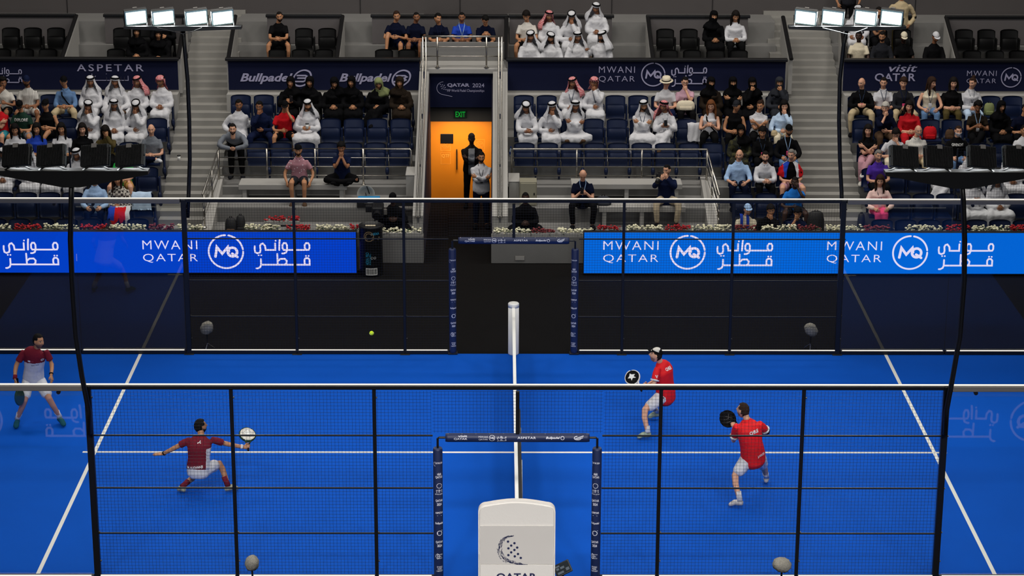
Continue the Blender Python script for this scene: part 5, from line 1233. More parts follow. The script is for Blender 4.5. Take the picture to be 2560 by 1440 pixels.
thobe('vb', 2140, 'man in white robe half hidden by the right floodlights', dz=0.12, arms='knees')
S('va', 2147, 'dark skinned man in cream tee', 'lap', hair=('buzz', 'black'), top=('tee', 'cream'), bottom=('trousers', 'black'), skin=4, yaw=-0.2, dz=0.03)
S('va', 2204, 'bearded man in dark sweater next to the man in cream', 'lap', hair=(PL, 'dark'), beardk='full', top=('long', 'charcoal'), bottom=('trousers', 'black'), skin=2, yaw=-0.3, pitch=0.3, dz=0.03)
S('va', 2257, 'dark skinned man in cream cap and black tee', 'lap', hair=(PL, 'black'), head=('cap', 'cream'), top=('tee', 'black'), bottom=('trousers', 'black'), skin=4, pitch=0.4)
S('va', 2334, 'man in white cap and black sweater alone at the front rail', 'lap', hair=(PL, 'black'), head=('cap', 'white'), top=('long', 'black'), bottom=('trousers', 'black'), skin=3, pitch=0.4)
S('vb', 2194, 'man in dark tee with folded arms under the right floodlights', 'cross', hair=(PL, 'dark'), top=('tee', 'dgrey'), bottom=('trousers', 'black'), skin=2, dz=0.1)
def ST(u, y, z, label, J, **kw):
    kw.setdefault('group', 'people standing around the stand'); return person(label, (XU(u, y, z+1.2), y, z), J, **kw)
ST(2252, 17.75, 2.9, 'person in olive jacket standing at the back of the right box', stand('pockets', -0.2), hair=(PL, 'dark'), top=('jacket', 'khaki'), bottom=('trousers', 'olive'), skin=2)
ST(2122, 18.8, 3.27, 'man in dark shirt standing at the top edge behind the floodlights', stand('down', -0.3), hair=(PL, 'dark'), top=('tee', 'charcoal'), bottom=('trousers', 'black'), skin=2)
# around the decks and the tunnel
ST(588, 13.78, 1.09, 'bearded man in grey sweater leaning on the left deck railing', stand('rail', 0.1, 0.05, 1.22, 0.95), hair=(PL, 'dark'), beardk='full', top=('long', 'grey'), bottom=('trousers', 'black'), skin=1, shoe='charcoal', girth=1.1)
ST(1179, 15.3, 0.0, 'silhouetted man in black jacket and cap before the orange door', stand('cross', 0.0, 0.05), hair=(PL, 'black'), head=('cap', 'black'), top=('jacket', (cloth('black'), cloth('grey'), lambda c, n: np.where((np.abs(c[:, 0]) < 0.075) & (n[:, 1] < 0) & (c[:, 2] < 1.42), 1, 0))), bottom=('trousers', 'black'), skin=4)
ST(1203, 13.6, 0.0, 'bearded man in white jacket with folded arms in the tunnel', stand('cross', 0.1, 0.15), hair=(PL, 'black'), beardk='full', top=('jacket', 'white'), bottom=('trousers', 'dnavy'), skin=2, extras=(('lanyard', 'dgrey', 'black'),))
def BS(u, y, z, label, J, **kw):
    kw.setdefault('group', 'people sitting on the deck benches'); return person(label, (XU(u, y, z+0.4), y, z), J, **kw)
BS(750, 12.72, 0.86, 'man in pink patterned polo and dark shorts sitting on the left bench', sit('seat', 0.12, 0.05, 0.2), hair=(PL, 'dark'), beardk='full', head=('backcap', 'black'), top=('polo', 'polka'), bottom=('shorts', 'charcoal'), skin=2, shoe='brown')
BS(857, 12.85, 0.90, 'young man in navy tee sitting cross-legged with hands under his chin', sit('chins', 0.2, 0.0, 0.2, 'lotus'), hair=('thick', 'black'), top=('tee', 'navy'), bottom=('trousers', 'black'), skin=3, beardk='stubble')
BS(1455, 11.95, 0.58, 'balding man in navy tee and lanyard looking down at his phone', sit('phone', 0.3, 0.0, 0.8, 'wide'), hair=('bald', 'brown'), beardk='stubble', top=('tee', 'dnavy'), bottom=('trousers', 'black'), skin=1, girth=1.15, extras=(('lanyard', 'lblue', 'navy'),))
BS(1664, 11.98, 0.62, 'photographer in navy jacket and beige trousers aiming a camera', sit('camera', 0.1, -0.6, 0.15, 'wide'), hair=('buzz', 'black'), beardk='stubble', top=('jacket', 'navy'), bottom=('trousers', 'beige'), skin=1, shoe='black')
BS(1313, 11.5, 0.17, 'dark skinned man in black hooded jacket sitting by the tunnel wall', sit('lap', 0.25, legs='lotus'), hair=('buzz', 'black'), top=('hoodie', 'black'), bottom=('trousers', 'black'), skin=4)
BS(985, 11.55, 0.17, 'camera operator in black track jacket crouched behind the equipment', sit('hold', 0.4, -0.2, legs='lotus'), hair=(PL, 'black'), head=('cap', 'black'), top=('jacket', 'black'), bottom=('trousers', 'black'), skin=4)

# ---------------------------------------------------------------- the seats under and between them
GRID = {}
for r in range(1, 7):
    GRID[('far left block', r)] = [-7.94-0.502*k for k in range(8)]
    GRID[('far right block', r)] = [7.87+0.502*k for k in range(8)]
    if r >= 4:
        GRID[('block left of the tunnel', r)] = [-6.14+0.522*k for k in range(1 if r == 4 else 0, 8)][::-1]
        GRID[('block right of the tunnel', r)] = [0.28+0.52*k for k in range(12)]
    else: GRID[('block right of the tunnel', r)] = [4.96+0.52*k for k in range(3)]
RN = {1: 'front row', 2: 'second row', 3: 'third row', 4: 'fourth row', 5: 'fifth row', 6: 'top row'}
EDGE = {'far left block': 'aisle', 'far right block': 'aisle', 'block left of the tunnel': 'tunnel', 'block right of the tunnel': 'tunnel'}
def short(lbl, n): 
    w = lbl.split(); return ' '.join(w[:n])
for (blk, r), xs in GRID.items():
    for k, x in enumerate(xs):
        who = [o for o in OCC if o[0] == r and abs(o[1]-x) < 0.27]
        if who:
            who.sort(key=lambda o: abs(o[1]-x)); OCC.remove(who[0])
            t = who[0][2].rstrip(',')
            lab = 'navy seat under the ' + short(t, 11)
        else:
            lab = 'empty navy folding seat, %s from the %s, %s, %s' % (ORD[k], EDGE[blk], RN[r], blk)
        if r <= 3 and blk == 'block right of the tunnel' and not who: lab = 'empty navy folding seat, %s in the %s beside the sloping wall' % (ORD[k], RN[r])
        hold = [t for (rr_, u_, t) in ((6, 2472, 'green and white plastic bag'), (5, 2324, 'shiny red bag'), (5, 2374, 'brown leather handbag')) if rr_ == r and abs(XU(u_, ROW_Y[r-1], ROW_Z[r-1]+0.5)-x) < 0.25]
        if hold and not who: lab = 'navy folding seat holding the ' + hold[0]; who = hold
        seat('navy', x, ROW_Y[r-1], ROW_Z[r-1], lab, 'navy folding seats', down=bool(who))
VS = [('vb', (27, 82, 140), 'leftmost box'), ('va', (5, 62, 120), 'leftmost box'), ('vb', (305, 357, 410), 'box under the left lamps'), ('va', (290, 346, 398), 'box under the left lamps'),
      ('vb', (697, 760, 818), 'box of the lone bearded man'), ('va', (694, 752, 810), 'box of the lone bearded man'), ('vb', (990, 1040, 1096, 1153, 1212), 'box of the sports boys'), ('va', (960, 1018), 'box of the sports boys'),
      ('vb', (1318, 1374, 1427, 1494), 'box of the white robes'), ('va', (1323, 1378, 1440, 1503), 'box of the white robes'), ('vb', (1663, 1722, 1784, 1837), 'box of the white sweatshirt'), ('va', (1672, 1730, 1788, 1847), 'box of the white sweatshirt'),
      ('vb', (2142, 2196, 2255), 'box behind the right lamps'), ('va', (2147, 2204, 2257, 2334), 'box behind the right lamps'), ('vb', (2410, 2466, 2523), 'rightmost box'), ('va', (2430, 2487, 2545), 'rightmost box')]
for row, us, nm in VS:
    y, z = VROW[row]
    for k, u in enumerate(us):
        x = XU(u, y, z+0.6); who = [o for o in OCC if o[0] == row and abs(o[1]-x) < 0.27]
        if who: OCC.remove(who[0]); lab = 'black seat under the ' + short(who[0][2].rstrip(','), 11)
        else: lab = 'empty black folding seat, %s from left, %s, %s' % (ORD[k], 'back row' if row == 'vb' else 'front row', nm)
        seat('black', x, y, z, lab, 'black folding seats in the upper boxes', down=bool(who))
print('people without a seat', OCC)

# ---------------------------------------------------------------- the four players
V = lambda *a: np.array(a, float)
m_maroon, m_shirtw, m_redsh = cloth('maroon'), cloth('white'), material('cloth_bright_red', 'd8141c', 0.7, noise=0.08, nscale=5, bump=0.3, bscale=20, spec=0.3)
def racket(label, c, nrm, axis, face, edge, hnd='black', blobs=True):
    """padel racket: perforated teardrop head with centre c, face normal nrm, handle pointing along -axis"""
    n = V(*unit(nrm)); a = unit(np.asarray(axis)-n*np.dot(axis, n)); s = np.cross(n, a)
    M = np.stack([s, n, a], 1); P = lambda v: np.asarray(v) @ M.T
    g = thing('padel_racket', label, 'racket', tuple(c), 'padel rackets')
    out = [(0.125*math.sin(t)*(1-0.10*max(0, -math.cos(t))**2), 0.13*math.cos(t)) for t in np.linspace(0, 2*np.pi, 29)[:-1]]
    mb = MB(); mb.prism(out, 'y', -0.017, 0.017); mb.v = [P(x) for x in mb.v]; fc = mb.build('face', cloth(face), g)
    mb = MB(); mb.tube([P((x*1.02, 0, z*1.02)) for x, z in out+out[:1]], 0.012, 0.021, ref=s, seg=8, caps=False); mb.build('frame', cloth(edge), g, True)
    mb = MB()
    for i in range(-3, 4):
        for j in range(-3, 4):
            if i*i+j*j < 11:
                for sg in (-0.0176, 0.0176): mb.add([P((i*0.024+0.0055*math.cos(q), sg, j*0.024+0.0055*math.sin(q))) for q in np.linspace(0, 2*np.pi, 7)[:-1]], [(0, 1, 2, 3, 4, 5)])
    mb.build('holes', m_black, fc)
    mb = MB()
    for sg in (-1, 1): mb.tube([P((sg*0.05, 0, -0.12)), P((sg*0.02, 0, -0.185)), P((0, 0, -0.21))], 0.012, 0.015, seg=8)
    mb.build('throat', cloth(edge), g, True)
    MB().tube([P((0, 0, -0.19)), P((0, 0, -0.21)), P((0, 0, -0.32)), P((0, 0, -0.325))], [0.013, 0.0155, 0.0155, 0.018], seg=10).build('handle', cloth(hnd), g, True)
    if blobs == 'lines':
        mb = MB()
        for sg in (-0.0185, 0.0185):
            for L in (((-0.07, 0.04), (0.0, 0.0), (0.06, 0.05)), ((-0.05, -0.05), (0.0, 0.06)), ((0.0, -0.06), (0.07, -0.01))): mb.tube([P((x, sg, z)) for x, z in L], 0.003, seg=4)
        mb.build('face_print', m_railgrey, fc)
    elif blobs:
        mb = MB()
        for sg in (-0.0185, 0.0185):
            mb.add([P((x, sg, z)) for x, z in ((-0.07, 0.02), (-0.02, 0.05), (0.0, 0.09), (0.03, 0.05), (0.075, 0.03), (0.03, 0.0), (0.04, -0.05), (0.0, -0.02), (-0.05, -0.05), (-0.03, 0.0))], [tuple(range(10))])
        mb.build('face_print', m_wprint, fc)
    return g
def band(J, S, name, col, t=0.88, root=None, w=0.05):
    wr, el = J['wr'+S], J['el'+S]; d = unit(wr-el); p = wr-d*0.03
    MB().tube([p-d*w/2, p+d*w/2], 0.037, seg=12).build(name, cloth(col), root, True)
def sock(J, S, col, root, h=0.14):
    an, kn = J['an'+S], J['kn'+S]; d = unit(kn-an)
    MB().tube([an-d*0.02, an+d*h*0.5, an+d*h], [0.046, 0.044, 0.05], seg=12).build('sock', cloth(col), root, True)
PG = 'padel players on the court'
# far left: maroon and white shirt
J1 = dict(head=V(-8.01, 1.13, 1.55), neck=V(-8.07, 1.22, 1.385), chest=V(-8.12, 1.27, 1.22), pelvis=V(-8.20, 1.44, 0.78), shL=V(-8.30, 1.24, 1.315), shR=V(-7.90, 1.20, 1.335), elL=V(-8.43, 1.22, 1.08), wrL=V(-8.43, 1.06, 0.905), haL=V(-8.42, 1.03, 0.84), elR=V(-7.83, 1.22, 1.11), wrR=V(-7.81, 1.03, 0.98), haR=V(-7.79, 0.99, 0.91),
    hiL=V(-8.29, 1.43, 0.74), hiR=V(-8.10, 1.43, 0.74), knL=V(-8.32, 1.16, 0.47), knR=V(-7.90, 1.18, 0.50), anL=V(-8.47, 1.22, 0.13), anR=V(-7.77, 1.3, 0.14), toL=V(-8.46, 1.02, 0.04), toR=V(-7.66, 1.12, 0.04), hfwd=V(0.8, -0.55, -0.05), pnL=V(1, 0.3, 0), pnR=V(-1, 0.4, 0), thL=V(0.3, -1, 0), thR=V(-0.4, -1, 0.2))
p1 = lambda c, n: np.where(c[:, 2] < 1.145+0.0*c[:, 0], 1, 0)
o, J = person('player in maroon and white shirt, waiting behind the left glass wall', (0, 0, 0), J1, 2, (PL, 'black'), ('tee', (m_maroon, m_shirtw, p1)), ('shorts', 'white'), None, 'dteal', 'stubble', PG, vox=0.013, fine=True, hands=dict(L=1.2, R=0.35))
band(J, 'L', 'wristband', 'maroon', root=o, w=0.07); band(J, 'R', 'bracelet', 'black', root=o, w=0.015); sock(J, 'L', 'white', o, 0.11); sock(J, 'R', 'white', o, 0.11)
P1T, P1J = J['_top'], J
racket('dark green racket hanging from the hand of the player in maroon and white', V(-8.36, 1.0, 0.60), V(0.9, -0.3, 0.1), V(0.10, -0.12, -1.0), 'dgreen', 'dgreen', blobs=False)
# front left: maroon shirt seen from behind
J2 = dict(head=V(-4.97, -1.52, 1.03), neck=V(-4.95, -1.60, 0.895), chest=V(-4.98, -1.66, 0.76), pelvis=V(-4.99, -1.80, 0.42), shL=V(-5.15, -1.64, 0.845), shR=V(-4.77, -1.6, 0.84), elL=V(-5.36, -1.62, 0.72), wrL=V(-5.58, -1.58, 0.59), haL=V(-5.68, -1.58, 0.59), elR=V(-4.56, -1.5, 0.73), wrR=V(-4.31, -1.45, 0.66), haR=V(-4.23, -1.45, 0.66),
    hiL=V(-5.07, -1.78, 0.39), hiR=V(-4.90, -1.77, 0.40), knL=V(-5.08, -1.48, 0.20), knR=V(-4.69, -1.62, 0.45), anL=V(-5.25, -1.78, 0.13), anR=V(-4.55, -1.72, 0.12), toL=V(-5.33, -1.70, 0.035), toR=V(-4.40, -1.66, 0.04), hfwd=V(0.78, 0.6, 0.18), hup=V(-0.1, -0.1, 1), pnL=V(0, 0.2, -1), pnR=V(0, 0.6, 0.6), thL=V(0, 1, 0.2), thR=V(0, 0.3, 1))
p2 = lambda c, n: np.where((c[:, 0] > -4.86) & (c[:, 2] < 0.75) & (c[:, 2] > 0.42) & (c[:, 0] < -4.6) & (n[:, 0] > 0.35), 1, 0)
o, J = person('player in maroon shirt lunging with both arms spread, seen from behind', (0, 0, 0), J2, 2, ('plain', 'black'), ('tee', (m_maroon, m_shirtw, p2)), ('shorts', 'white'), None, (material('shoe_white_black_yellow', '9a9a80', 0.6, noise=0.75, nscale=15),), 'full', PG, vox=0.013, fine=True, hemlow=0.01, girth=1.05, hands=dict(L=0.15, R=1.3))
band(J, 'R', 'wristband', 'white', root=o, w=0.035); band(J, 'L', 'bracelet', 'black', root=o, w=0.02); sock(J, 'L', 'maroon', o, 0.13); sock(J, 'R', 'maroon', o, 0.15)
mb = MB(); limb(mb, [J['hiL'], J['hiL']*0.15+J['knL']*0.85], [0.095, 0.08]); limb(mb, [J['hiR'], J['hiR']*0.2+J['knR']*0.8], [0.095, 0.08]); mb.build('undershorts', cloth('black'), o, True)
P2T, P2J = J['_top'], J
racket('white and dark green racket held out by the lunging player', V(-4.27, -1.22, 0.78), V(0.22, -0.45, 0.85), V(-0.12, 0.85, 0.45), 'offwhite', 'dgreen')
# far right: red shirt, cap
J3 = dict(head=V(2.37, 0.95, 1.37), neck=V(2.45, 1.0, 1.225), chest=V(2.50, 1.03, 1.08), pelvis=V(2.56, 1.10, 0.62), shL=V(2.39, 0.86, 1.16), shR=V(2.58, 1.18, 1.14), elL=V(2.33, 0.78, 0.92), wrL=V(2.16, 0.88, 0.82), haL=V(2.10, 0.89, 0.82), elR=V(2.46, 1.25, 0.88), wrR=V(2.24, 1.08, 0.80), haR=V(2.16, 1.02, 0.82),
    hiL=V(2.50, 1.02, 0.62), hiR=V(2.59, 1.18, 0.60), knL=V(2.19, 0.75, 0.47), knR=V(2.36, 1.38, 0.33), anL=V(2.235, 0.62, 0.13), anR=V(2.45, 1.56, 0.14), toL=V(2.07, 0.60, 0.035), toR=V(2.31, 1.52, 0.045), hfwd=V(-0.93, 0.2, 0.28), hup=V(0.2, 0, 1), pnL=V(0, 0.5, 1), pnR=V(0, -0.5, 0.6), thL=V(0, 0.6, 0.6), thR=V(0, 0, 1))
shoe3 = material('shoe_grey_green_orange', '8a9a88', 0.6, noise=0.5, nscale=14)
o, J = person('player in red shirt and black and white cap, crouching by the net', (0, 0, 0), J3, 1, (PL, 'dark'), ('tee', (m_redsh, m_shirtw, lambda c, n: np.zeros(len(c)))), ('shorts', 'white'), ('cap', 'black'), (shoe3,), 'stubble', PG, vox=0.013, fine=True, girth=1.15, hands=dict(L=0.9, R=1.2))
sock(J, 'L', 'white', o, 0.10); sock(J, 'R', 'white', o, 0.10); P3, P3T, P3J = o, J['_top'], J
RM = headrot(J); x, y, z = HV.T
mb = MB(); vf = shell((z > 0.07) & (y < 0.03) & (np.abs(x) < 0.07), 0.0185+0.012*np.clip((z-0.05)/0.07, 0, 1), 0.004); mb.add(vf[0] @ RM.T+J['head'], vf[1]); mb.build('cap_front', cloth('offwhite'), [c for c in o.children if c.name.startswith('cap')][0], True)
mb = MB(); a = unit(J['elL']-J['shL']); q = J['shL']*0.38+J['elL']*0.62
for S in 'LR':
    q = J['sh'+S]*0.38+J['el'+S]*0.62; a = unit(J['el'+S]-J['sh'+S]); mb2 = MB(); mb2.tube([q+a*0.016, q+a*0.04], [0.077, 0.074], seg=14); mb2.build('sleeve_hem', m_shirtw, J['_top'], True)
racket('black and white racket of the player in the cap', V(1.99, 1.08, 0.93), V(-0.35, -0.58, 0.62), V(-0.42, 0.72, 0.45), 'black', 'white')
# front right: red shirt from behind
shoe4 = material('shoe_white_black_red', 'b8b4b0', 0.6, noise=0.6, nscale=16)
J4 = dict(head=V(3.53, -1.93, 1.46), neck=V(3.60, -1.97, 1.315), chest=V(3.63, -2.0, 1.17), pelvis=V(3.71, -2.02, 0.72), shL=V(3.43, -1.99, 1.215), shR=V(3.80, -1.93, 1.235), elL=V(3.41, -1.83, 0.93), wrL=V(3.43, -1.66, 1.08), haL=V(3.42, -1.61, 1.12), elR=V(3.94, -1.80, 1.06), wrR=V(3.74, -1.62, 0.98), haR=V(3.66, -1.58, 1.0),
    hiL=V(3.61, -2.05, 0.69), hiR=V(3.80, -1.94, 0.68), knL=V(3.42, -2.15, 0.46), knR=V(3.92, -1.66, 0.42), anL=V(3.485, -2.32, 0.13), anR=V(4.0, -1.42, 0.15), toL=V(3.33, -2.30, 0.035), toR=V(4.02, -1.28, 0.045), hfwd=V(-0.75, 0.62, 0.22), hup=V(0.1, -0.1, 1), pnL=V(0.4, 1, 0), pnR=V(0, 1, 0), thL=V(1, 0, 0), thR=V(0, 0, 1))
o, J = person('player in red shirt seen from behind, racket raised before his chest', (0, 0, 0), J4, 1, (PL, 'brown'), ('tee', (m_redsh, m_shirtw, lambda c, n: np.zeros(len(c)))), ('shorts', 'white'), None, (shoe4,), 'stubble', PG, vox=0.013, fine=True, girth=1.15, hands=dict(L=1.3, R=0.8))
sock(J, 'L', 'white', o, 0.13); sock(J, 'R', 'white', o, 0.13); P4T, P4J = J['_top'], J
mb = MB(); limb(mb, [J['shR']*0.45+J['elR']*0.55, J['elR'], J['wrR']], [0.05, 0.045, 0.034], ref=(0, 0, 1)); mb.build('arm_sleeve', cloth('black'), o, True)
for S in 'LR':
    q = J['sh'+S]*0.38+J['el'+S]*0.62; a = unit(J['el'+S]-J['sh'+S]); mb2 = MB(); mb2.tube([q+a*0.016, q+a*0.04], [0.077, 0.074], seg=14); mb2.build('sleeve_hem', m_shirtw, J['_top'], True)
racket('black racket of the player in red seen from behind', V(3.345, -1.52, 1.17), V(0.3, -0.85, 0.45), V(-0.85, 0.25, 0.5), 'black', 'black', blobs='lines')
b = thing('padel_ball', 'yellow-green ball in the air over the net', 'ball', (XU(929, -0.6, 2.28), -0.6, 2.28))
MB().ball((0, 0, 0), 0.036, seg=18, rings=12).build('felt', material('ball_felt', 'c8e820', 0.9, noise=0.1, nscale=60, bump=0.3, bscale=300), b, True)
mb = MB(); mb.tube([(0.0365*math.cos(t), 0.0365*math.sin(t)*math.cos(0.5*math.sin(2*t)), 0.0365*math.sin(t)*math.sin(0.5*math.sin(2*t))) for t in np.linspace(0, 2*np.pi, 40)], 0.0014, seg=4, caps=False); mb.build('seam', m_white, b)

# ---------------------------------------------------------------- benches and things on the decks
def bench(label, x0, x1, y0, y1, z0, top):
    g = thing('bench', label, 'bench', (0, 0, 0), 'grey deck benches')
    MB().rbox(x0, x1, y0, y1, top-0.12, top, 0.012).build('seat_board', m_concl, g)
    for x in (x0+0.12, (x0+x1)/2, x1-0.12):
        MB().rbox(x-0.045, x+0.045, y0+0.05, y1-0.05, z0, top-0.12, 0.008).build('leg', m_concl, g)
def X2(u, y=12.6, z=1.25): return XU(u, y, z)
bench('long pale grey bench on the left deck', X2(598), X2(868), 12.45, 13.0, 0.9, 1.29)
bench('long pale grey bench against the railing on the right deck', X2(1428), X2(1705), 12.5, 13.0, 0.9, 1.30)
bench('lower pale grey bench at the front of the right deck', XU(1497, 11.7, 1.0), XU(1713, 11.7, 1.0), 11.62, 11.97, 0.58, 1.03)
g = thing('electrical_cabinet', 'olive-grey metal cabinet with a latch on the right deck', 'cabinet', (0, 0, 0))
x0, x1 = XU(1299, 12.2, 1.2), XU(1342, 12.2, 1.2)
MB().rbox(x0, x1, 12.15, 12.5, 0.9, 1.44, 0.012).build('body', material('olive_grey_metal', '8a8674', 0.5, noise=0.05), g)
d = MB().rbox(x0+0.02, x1-0.02, 12.13, 12.155, 0.93, 1.41, 0.006).build('door', material('olive_grey_door', '989480', 0.5, noise=0.05), g); MB().rbox(x1-0.07, x1-0.045, 12.11, 12.14, 1.15, 1.2, 0.004).build('latch', m_black, d)
for nm, u0, u1, zt in (('left', 1016, 1040, 1.5), ('right', 1272, 1298, 1.36)):
    g = thing('concrete_plinth', 'pale grey block beside the tunnel wall, %s of the tunnel' % nm, 'block', (0, 0, 0), 'blocks beside the tunnel')
    MB().rbox(XU(u0, 12.6, 1.2), XU(u1, 12.6, 1.2), 12.4, 13.1, 0.9, zt, 0.015).build('body', m_concl, g)
    MB().rbox(XU(u0, 12.6, 1.2)-0.01, XU(u1, 12.6, 1.2)+0.01, 12.39, 13.11, zt, zt+0.03, 0.01).build('top', m_concl, g)
# camera gear left of the tunnel
g = thing('parabolic_dish', 'round grey parabolic microphone dish leaning on the left deck', 'dish', (XU(915, 12.4, 1.2), 12.4, 1.08))
mb = MB(); prof = [(0.001, 0.0), (0.07, 0.01), (0.14, 0.045), (0.19, 0.09), (0.196, 0.088), (0.14, 0.037), (0.07, 0.002), (0.001, -0.008)]
mb.lathe(prof, (0, 0, 0), 24); Q = np.array([[1, 0, 0], [0, 0.3, -0.954], [0, 0.954, 0.3]]); mb.v = [x @ Q.T for x in mb.v]; mb.build('dish', material('dish_grey', '8c8e8c', 0.3, noise=0.05), g, True)
MB().tube([(0, -0.02, 0.0), (0.0, -0.22, 0.10)], 0.012, seg=8).build('microphone', m_black, g)
MB().tube([(0.02, -0.05, 0.2), (0.13, 0.05, -0.17)], 0.01, seg=6).build('stand', m_black, g)
g = thing('equipment_case', 'bright blue and black equipment case on the left deck', 'case', (XU(922, 12.1, 0.95), 12.1, 0.9))
MB().rbox(-0.25, 0.25, -0.15, 0.15, 0.0, 0.14, 0.02).build('body', m_black, g); q = MB().rbox(-0.24, 0.24, -0.14, 0.14, 0.14, 0.2, 0.02).build('lid', material('case_blue', '1878b0', 0.5, noise=0.05), g)
MB().tube([(-0.08, -0.16, 0.1), (-0.08, -0.19, 0.12), (0.08, -0.19, 0.12), (0.08, -0.16, 0.1)], 0.01, seg=6).build('handle', m_black, g); MB().rbox(-0.02, 0.12, -0.155, -0.14, 0.12, 0.17, 0.003).build('tag', m_white, q)
g = thing('broadcast_camera', 'black broadcast camera on a tripod behind the white flower box', 'camera', (XU(945, 11.3, 0.9), 11.3, 0.58))
MB().rbox(-0.12, 0.12, -0.25, 0.2, 0.34, 0.58, 0.03).build('body', m_black, g); MB().tube([(0.0, -0.25, 0.46), (0, -0.45, 0.44)], [0.07, 0.085], seg=14).build('lens', m_black, g); MB().rbox(-0.26, -0.12, -0.05, 0.12, 0.42, 0.56, 0.01).build('viewfinder', m_black, g)
MB().rbox(0.12, 0.2, -0.1, 0.1, 0.38, 0.5, 0.01).build('side_unit', m_railgrey, g)
for a in (90, 210, 330): MB().tube([(0, 0, 0.36), (0.24*math.cos(R(a)), 0.24*math.sin(R(a)), 0.0)], 0.016, seg=6).build('tripod_leg', m_black, g)
g = thing('monitor', 'black monitor and control desk of the camera position beside the tunnel', 'monitor', (XU(1012, 12.0, 1.0), 12.0, 0.9))
MB().rbox(-0.24, 0.24, -0.03, 0.03, 0.02, 0.24, 0.01).build('display', m_black, g); MB().rbox(-0.1, 0.1, -0.08, 0.08, 0.0, 0.02, 0.005).build('base', m_railgrey, g); MB().rbox(-0.22, 0.22, -0.2, -0.05, 0.0, 0.05, 0.01).build('keyboard_panel', m_railgrey, g)
MB().tube([(0.24, -0.05, 0.03), (0.3, -0.15, 0.01), (0.1, -0.22, 0.01), (-0.3, -0.2, 0.008), (-0.5, -0.1, 0.008)], 0.008, seg=6).build('cable', m_black, g)
def bag(name, label, cat, loc, w, d, h, mat, pocket=None, group=None, straps=True):
    g = thing(name, label, cat, loc, group)
    mb = MB(); mb.tube([(0, 0, 0.0), (0, 0, h*0.3), (0, 0, h*0.75), (0, 0, h)], [w*0.5, w*0.53, w*0.5, w*0.4], [d*0.5, d*0.55, d*0.5, d*0.3], seg=16, rnd=True)
    for i in range(len(mb.v)): mb.v[i][:, 2] = np.maximum(mb.v[i][:, 2], 0)
    b0 = mb.build('body', mat, g, True)
    MB().rbox(-w*0.36, w*0.36, -d*0.62, -d*0.4, h*0.08, h*0.45, 0.02).build('pocket', pocket or mat, b0)
    if straps: MB().tube([(-w*0.1, 0, h), (-w*0.08, 0, h+0.06), (w*0.08, 0, h+0.06), (w*0.1, 0, h)], 0.01, seg=6).build('handle', m_black, g)
    return g
m_bagblk = material('black_nylon', '131314', 0.7, noise=0.15, bump=0.3)
bag('camera_bag', 'black camera bag with a brown pocket at the foot of the left deck wall', 'bag', (XU(577, 10.98, 0.8), 11.0, 0.58), 0.24, 0.2, 0.34, m_bagblk, material('orange_brown_pocket', '5a3a18', 0.7, noise=0.1), 'camera bags on the left deck')
bag('camera_bag', 'tall black camera bag standing next to the one with the brown pocket', 'bag', (XU(601, 11.0, 0.8), 11.05, 0.58), 0.2, 0.2, 0.38, m_bagblk, None, 'camera bags on the left deck')
bag('backpack', 'black backpack hanging in the aisle beside the man in bright blue', 'backpack', (XU(2035, 11.6, 0.7), 11.35, 0.36), 0.36, 0.24, 0.62, m_bagblk)
bag('shoulder_bag', 'dark grey shoulder bag on the lower bench beside the balding man', 'bag', (XU(1508, 11.8, 1.1), 11.8, 1.03), 0.34, 0.2, 0.16, cloth('dgrey'))
bag('tote_bag', 'cream tote bag on the lap of the woman in pink', 'bag', (XU(1714, ROW_Y[5]-0.42, ROW_Z[5]+0.7), ROW_Y[5]-0.42, ROW_Z[5]+0.60), 0.40, 0.14, 0.2, cloth('cream'))
bag('gift_bag', 'shiny red bag on the seat beside the woman in red', 'bag', (XU(2324, ROW_Y[4]-0.2, ROW_Z[4]+0.5), ROW_Y[4]-0.2, ROW_Z[4]+0.44), 0.30, 0.2, 0.26, cloth('tee_red'))
bag('handbag', 'brown leather handbag on the seat next to the masked man', 'bag', (XU(2374, ROW_Y[4]-0.2, ROW_Z[4]+0.5), ROW_Y[4]-0.2, ROW_Z[4]+0.44), 0.2, 0.14, 0.2, cloth('brown'))
bag('plastic_bag', 'green and white plastic bag on a top row seat', 'bag', (XU(2472, ROW_Y[5]-0.2, ROW_Z[5]+0.5), ROW_Y[5]-0.2, ROW_Z[5]+0.44), 0.24, 0.18, 0.26, cloth('sage'))
bag('handbag', 'small gold handbag beside the woman in pale blue jacket', 'bag', (XU(1935, ROW_Y[4]-0.45, ROW_Z[4]+0.5), ROW_Y[4]-0.45, ROW_Z[4]+0.56), 0.14, 0.1, 0.12, cloth('khaki'))
bag('backpack', 'black and white backpack beside the woman in hot pink trousers', 'backpack', (XU(2152, ROW_Y[1], ROW_Z[1]+0.4), ROW_Y[1]-0.1, ROW_Z[1]), 0.16, 0.2, 0.4, m_bagblk)
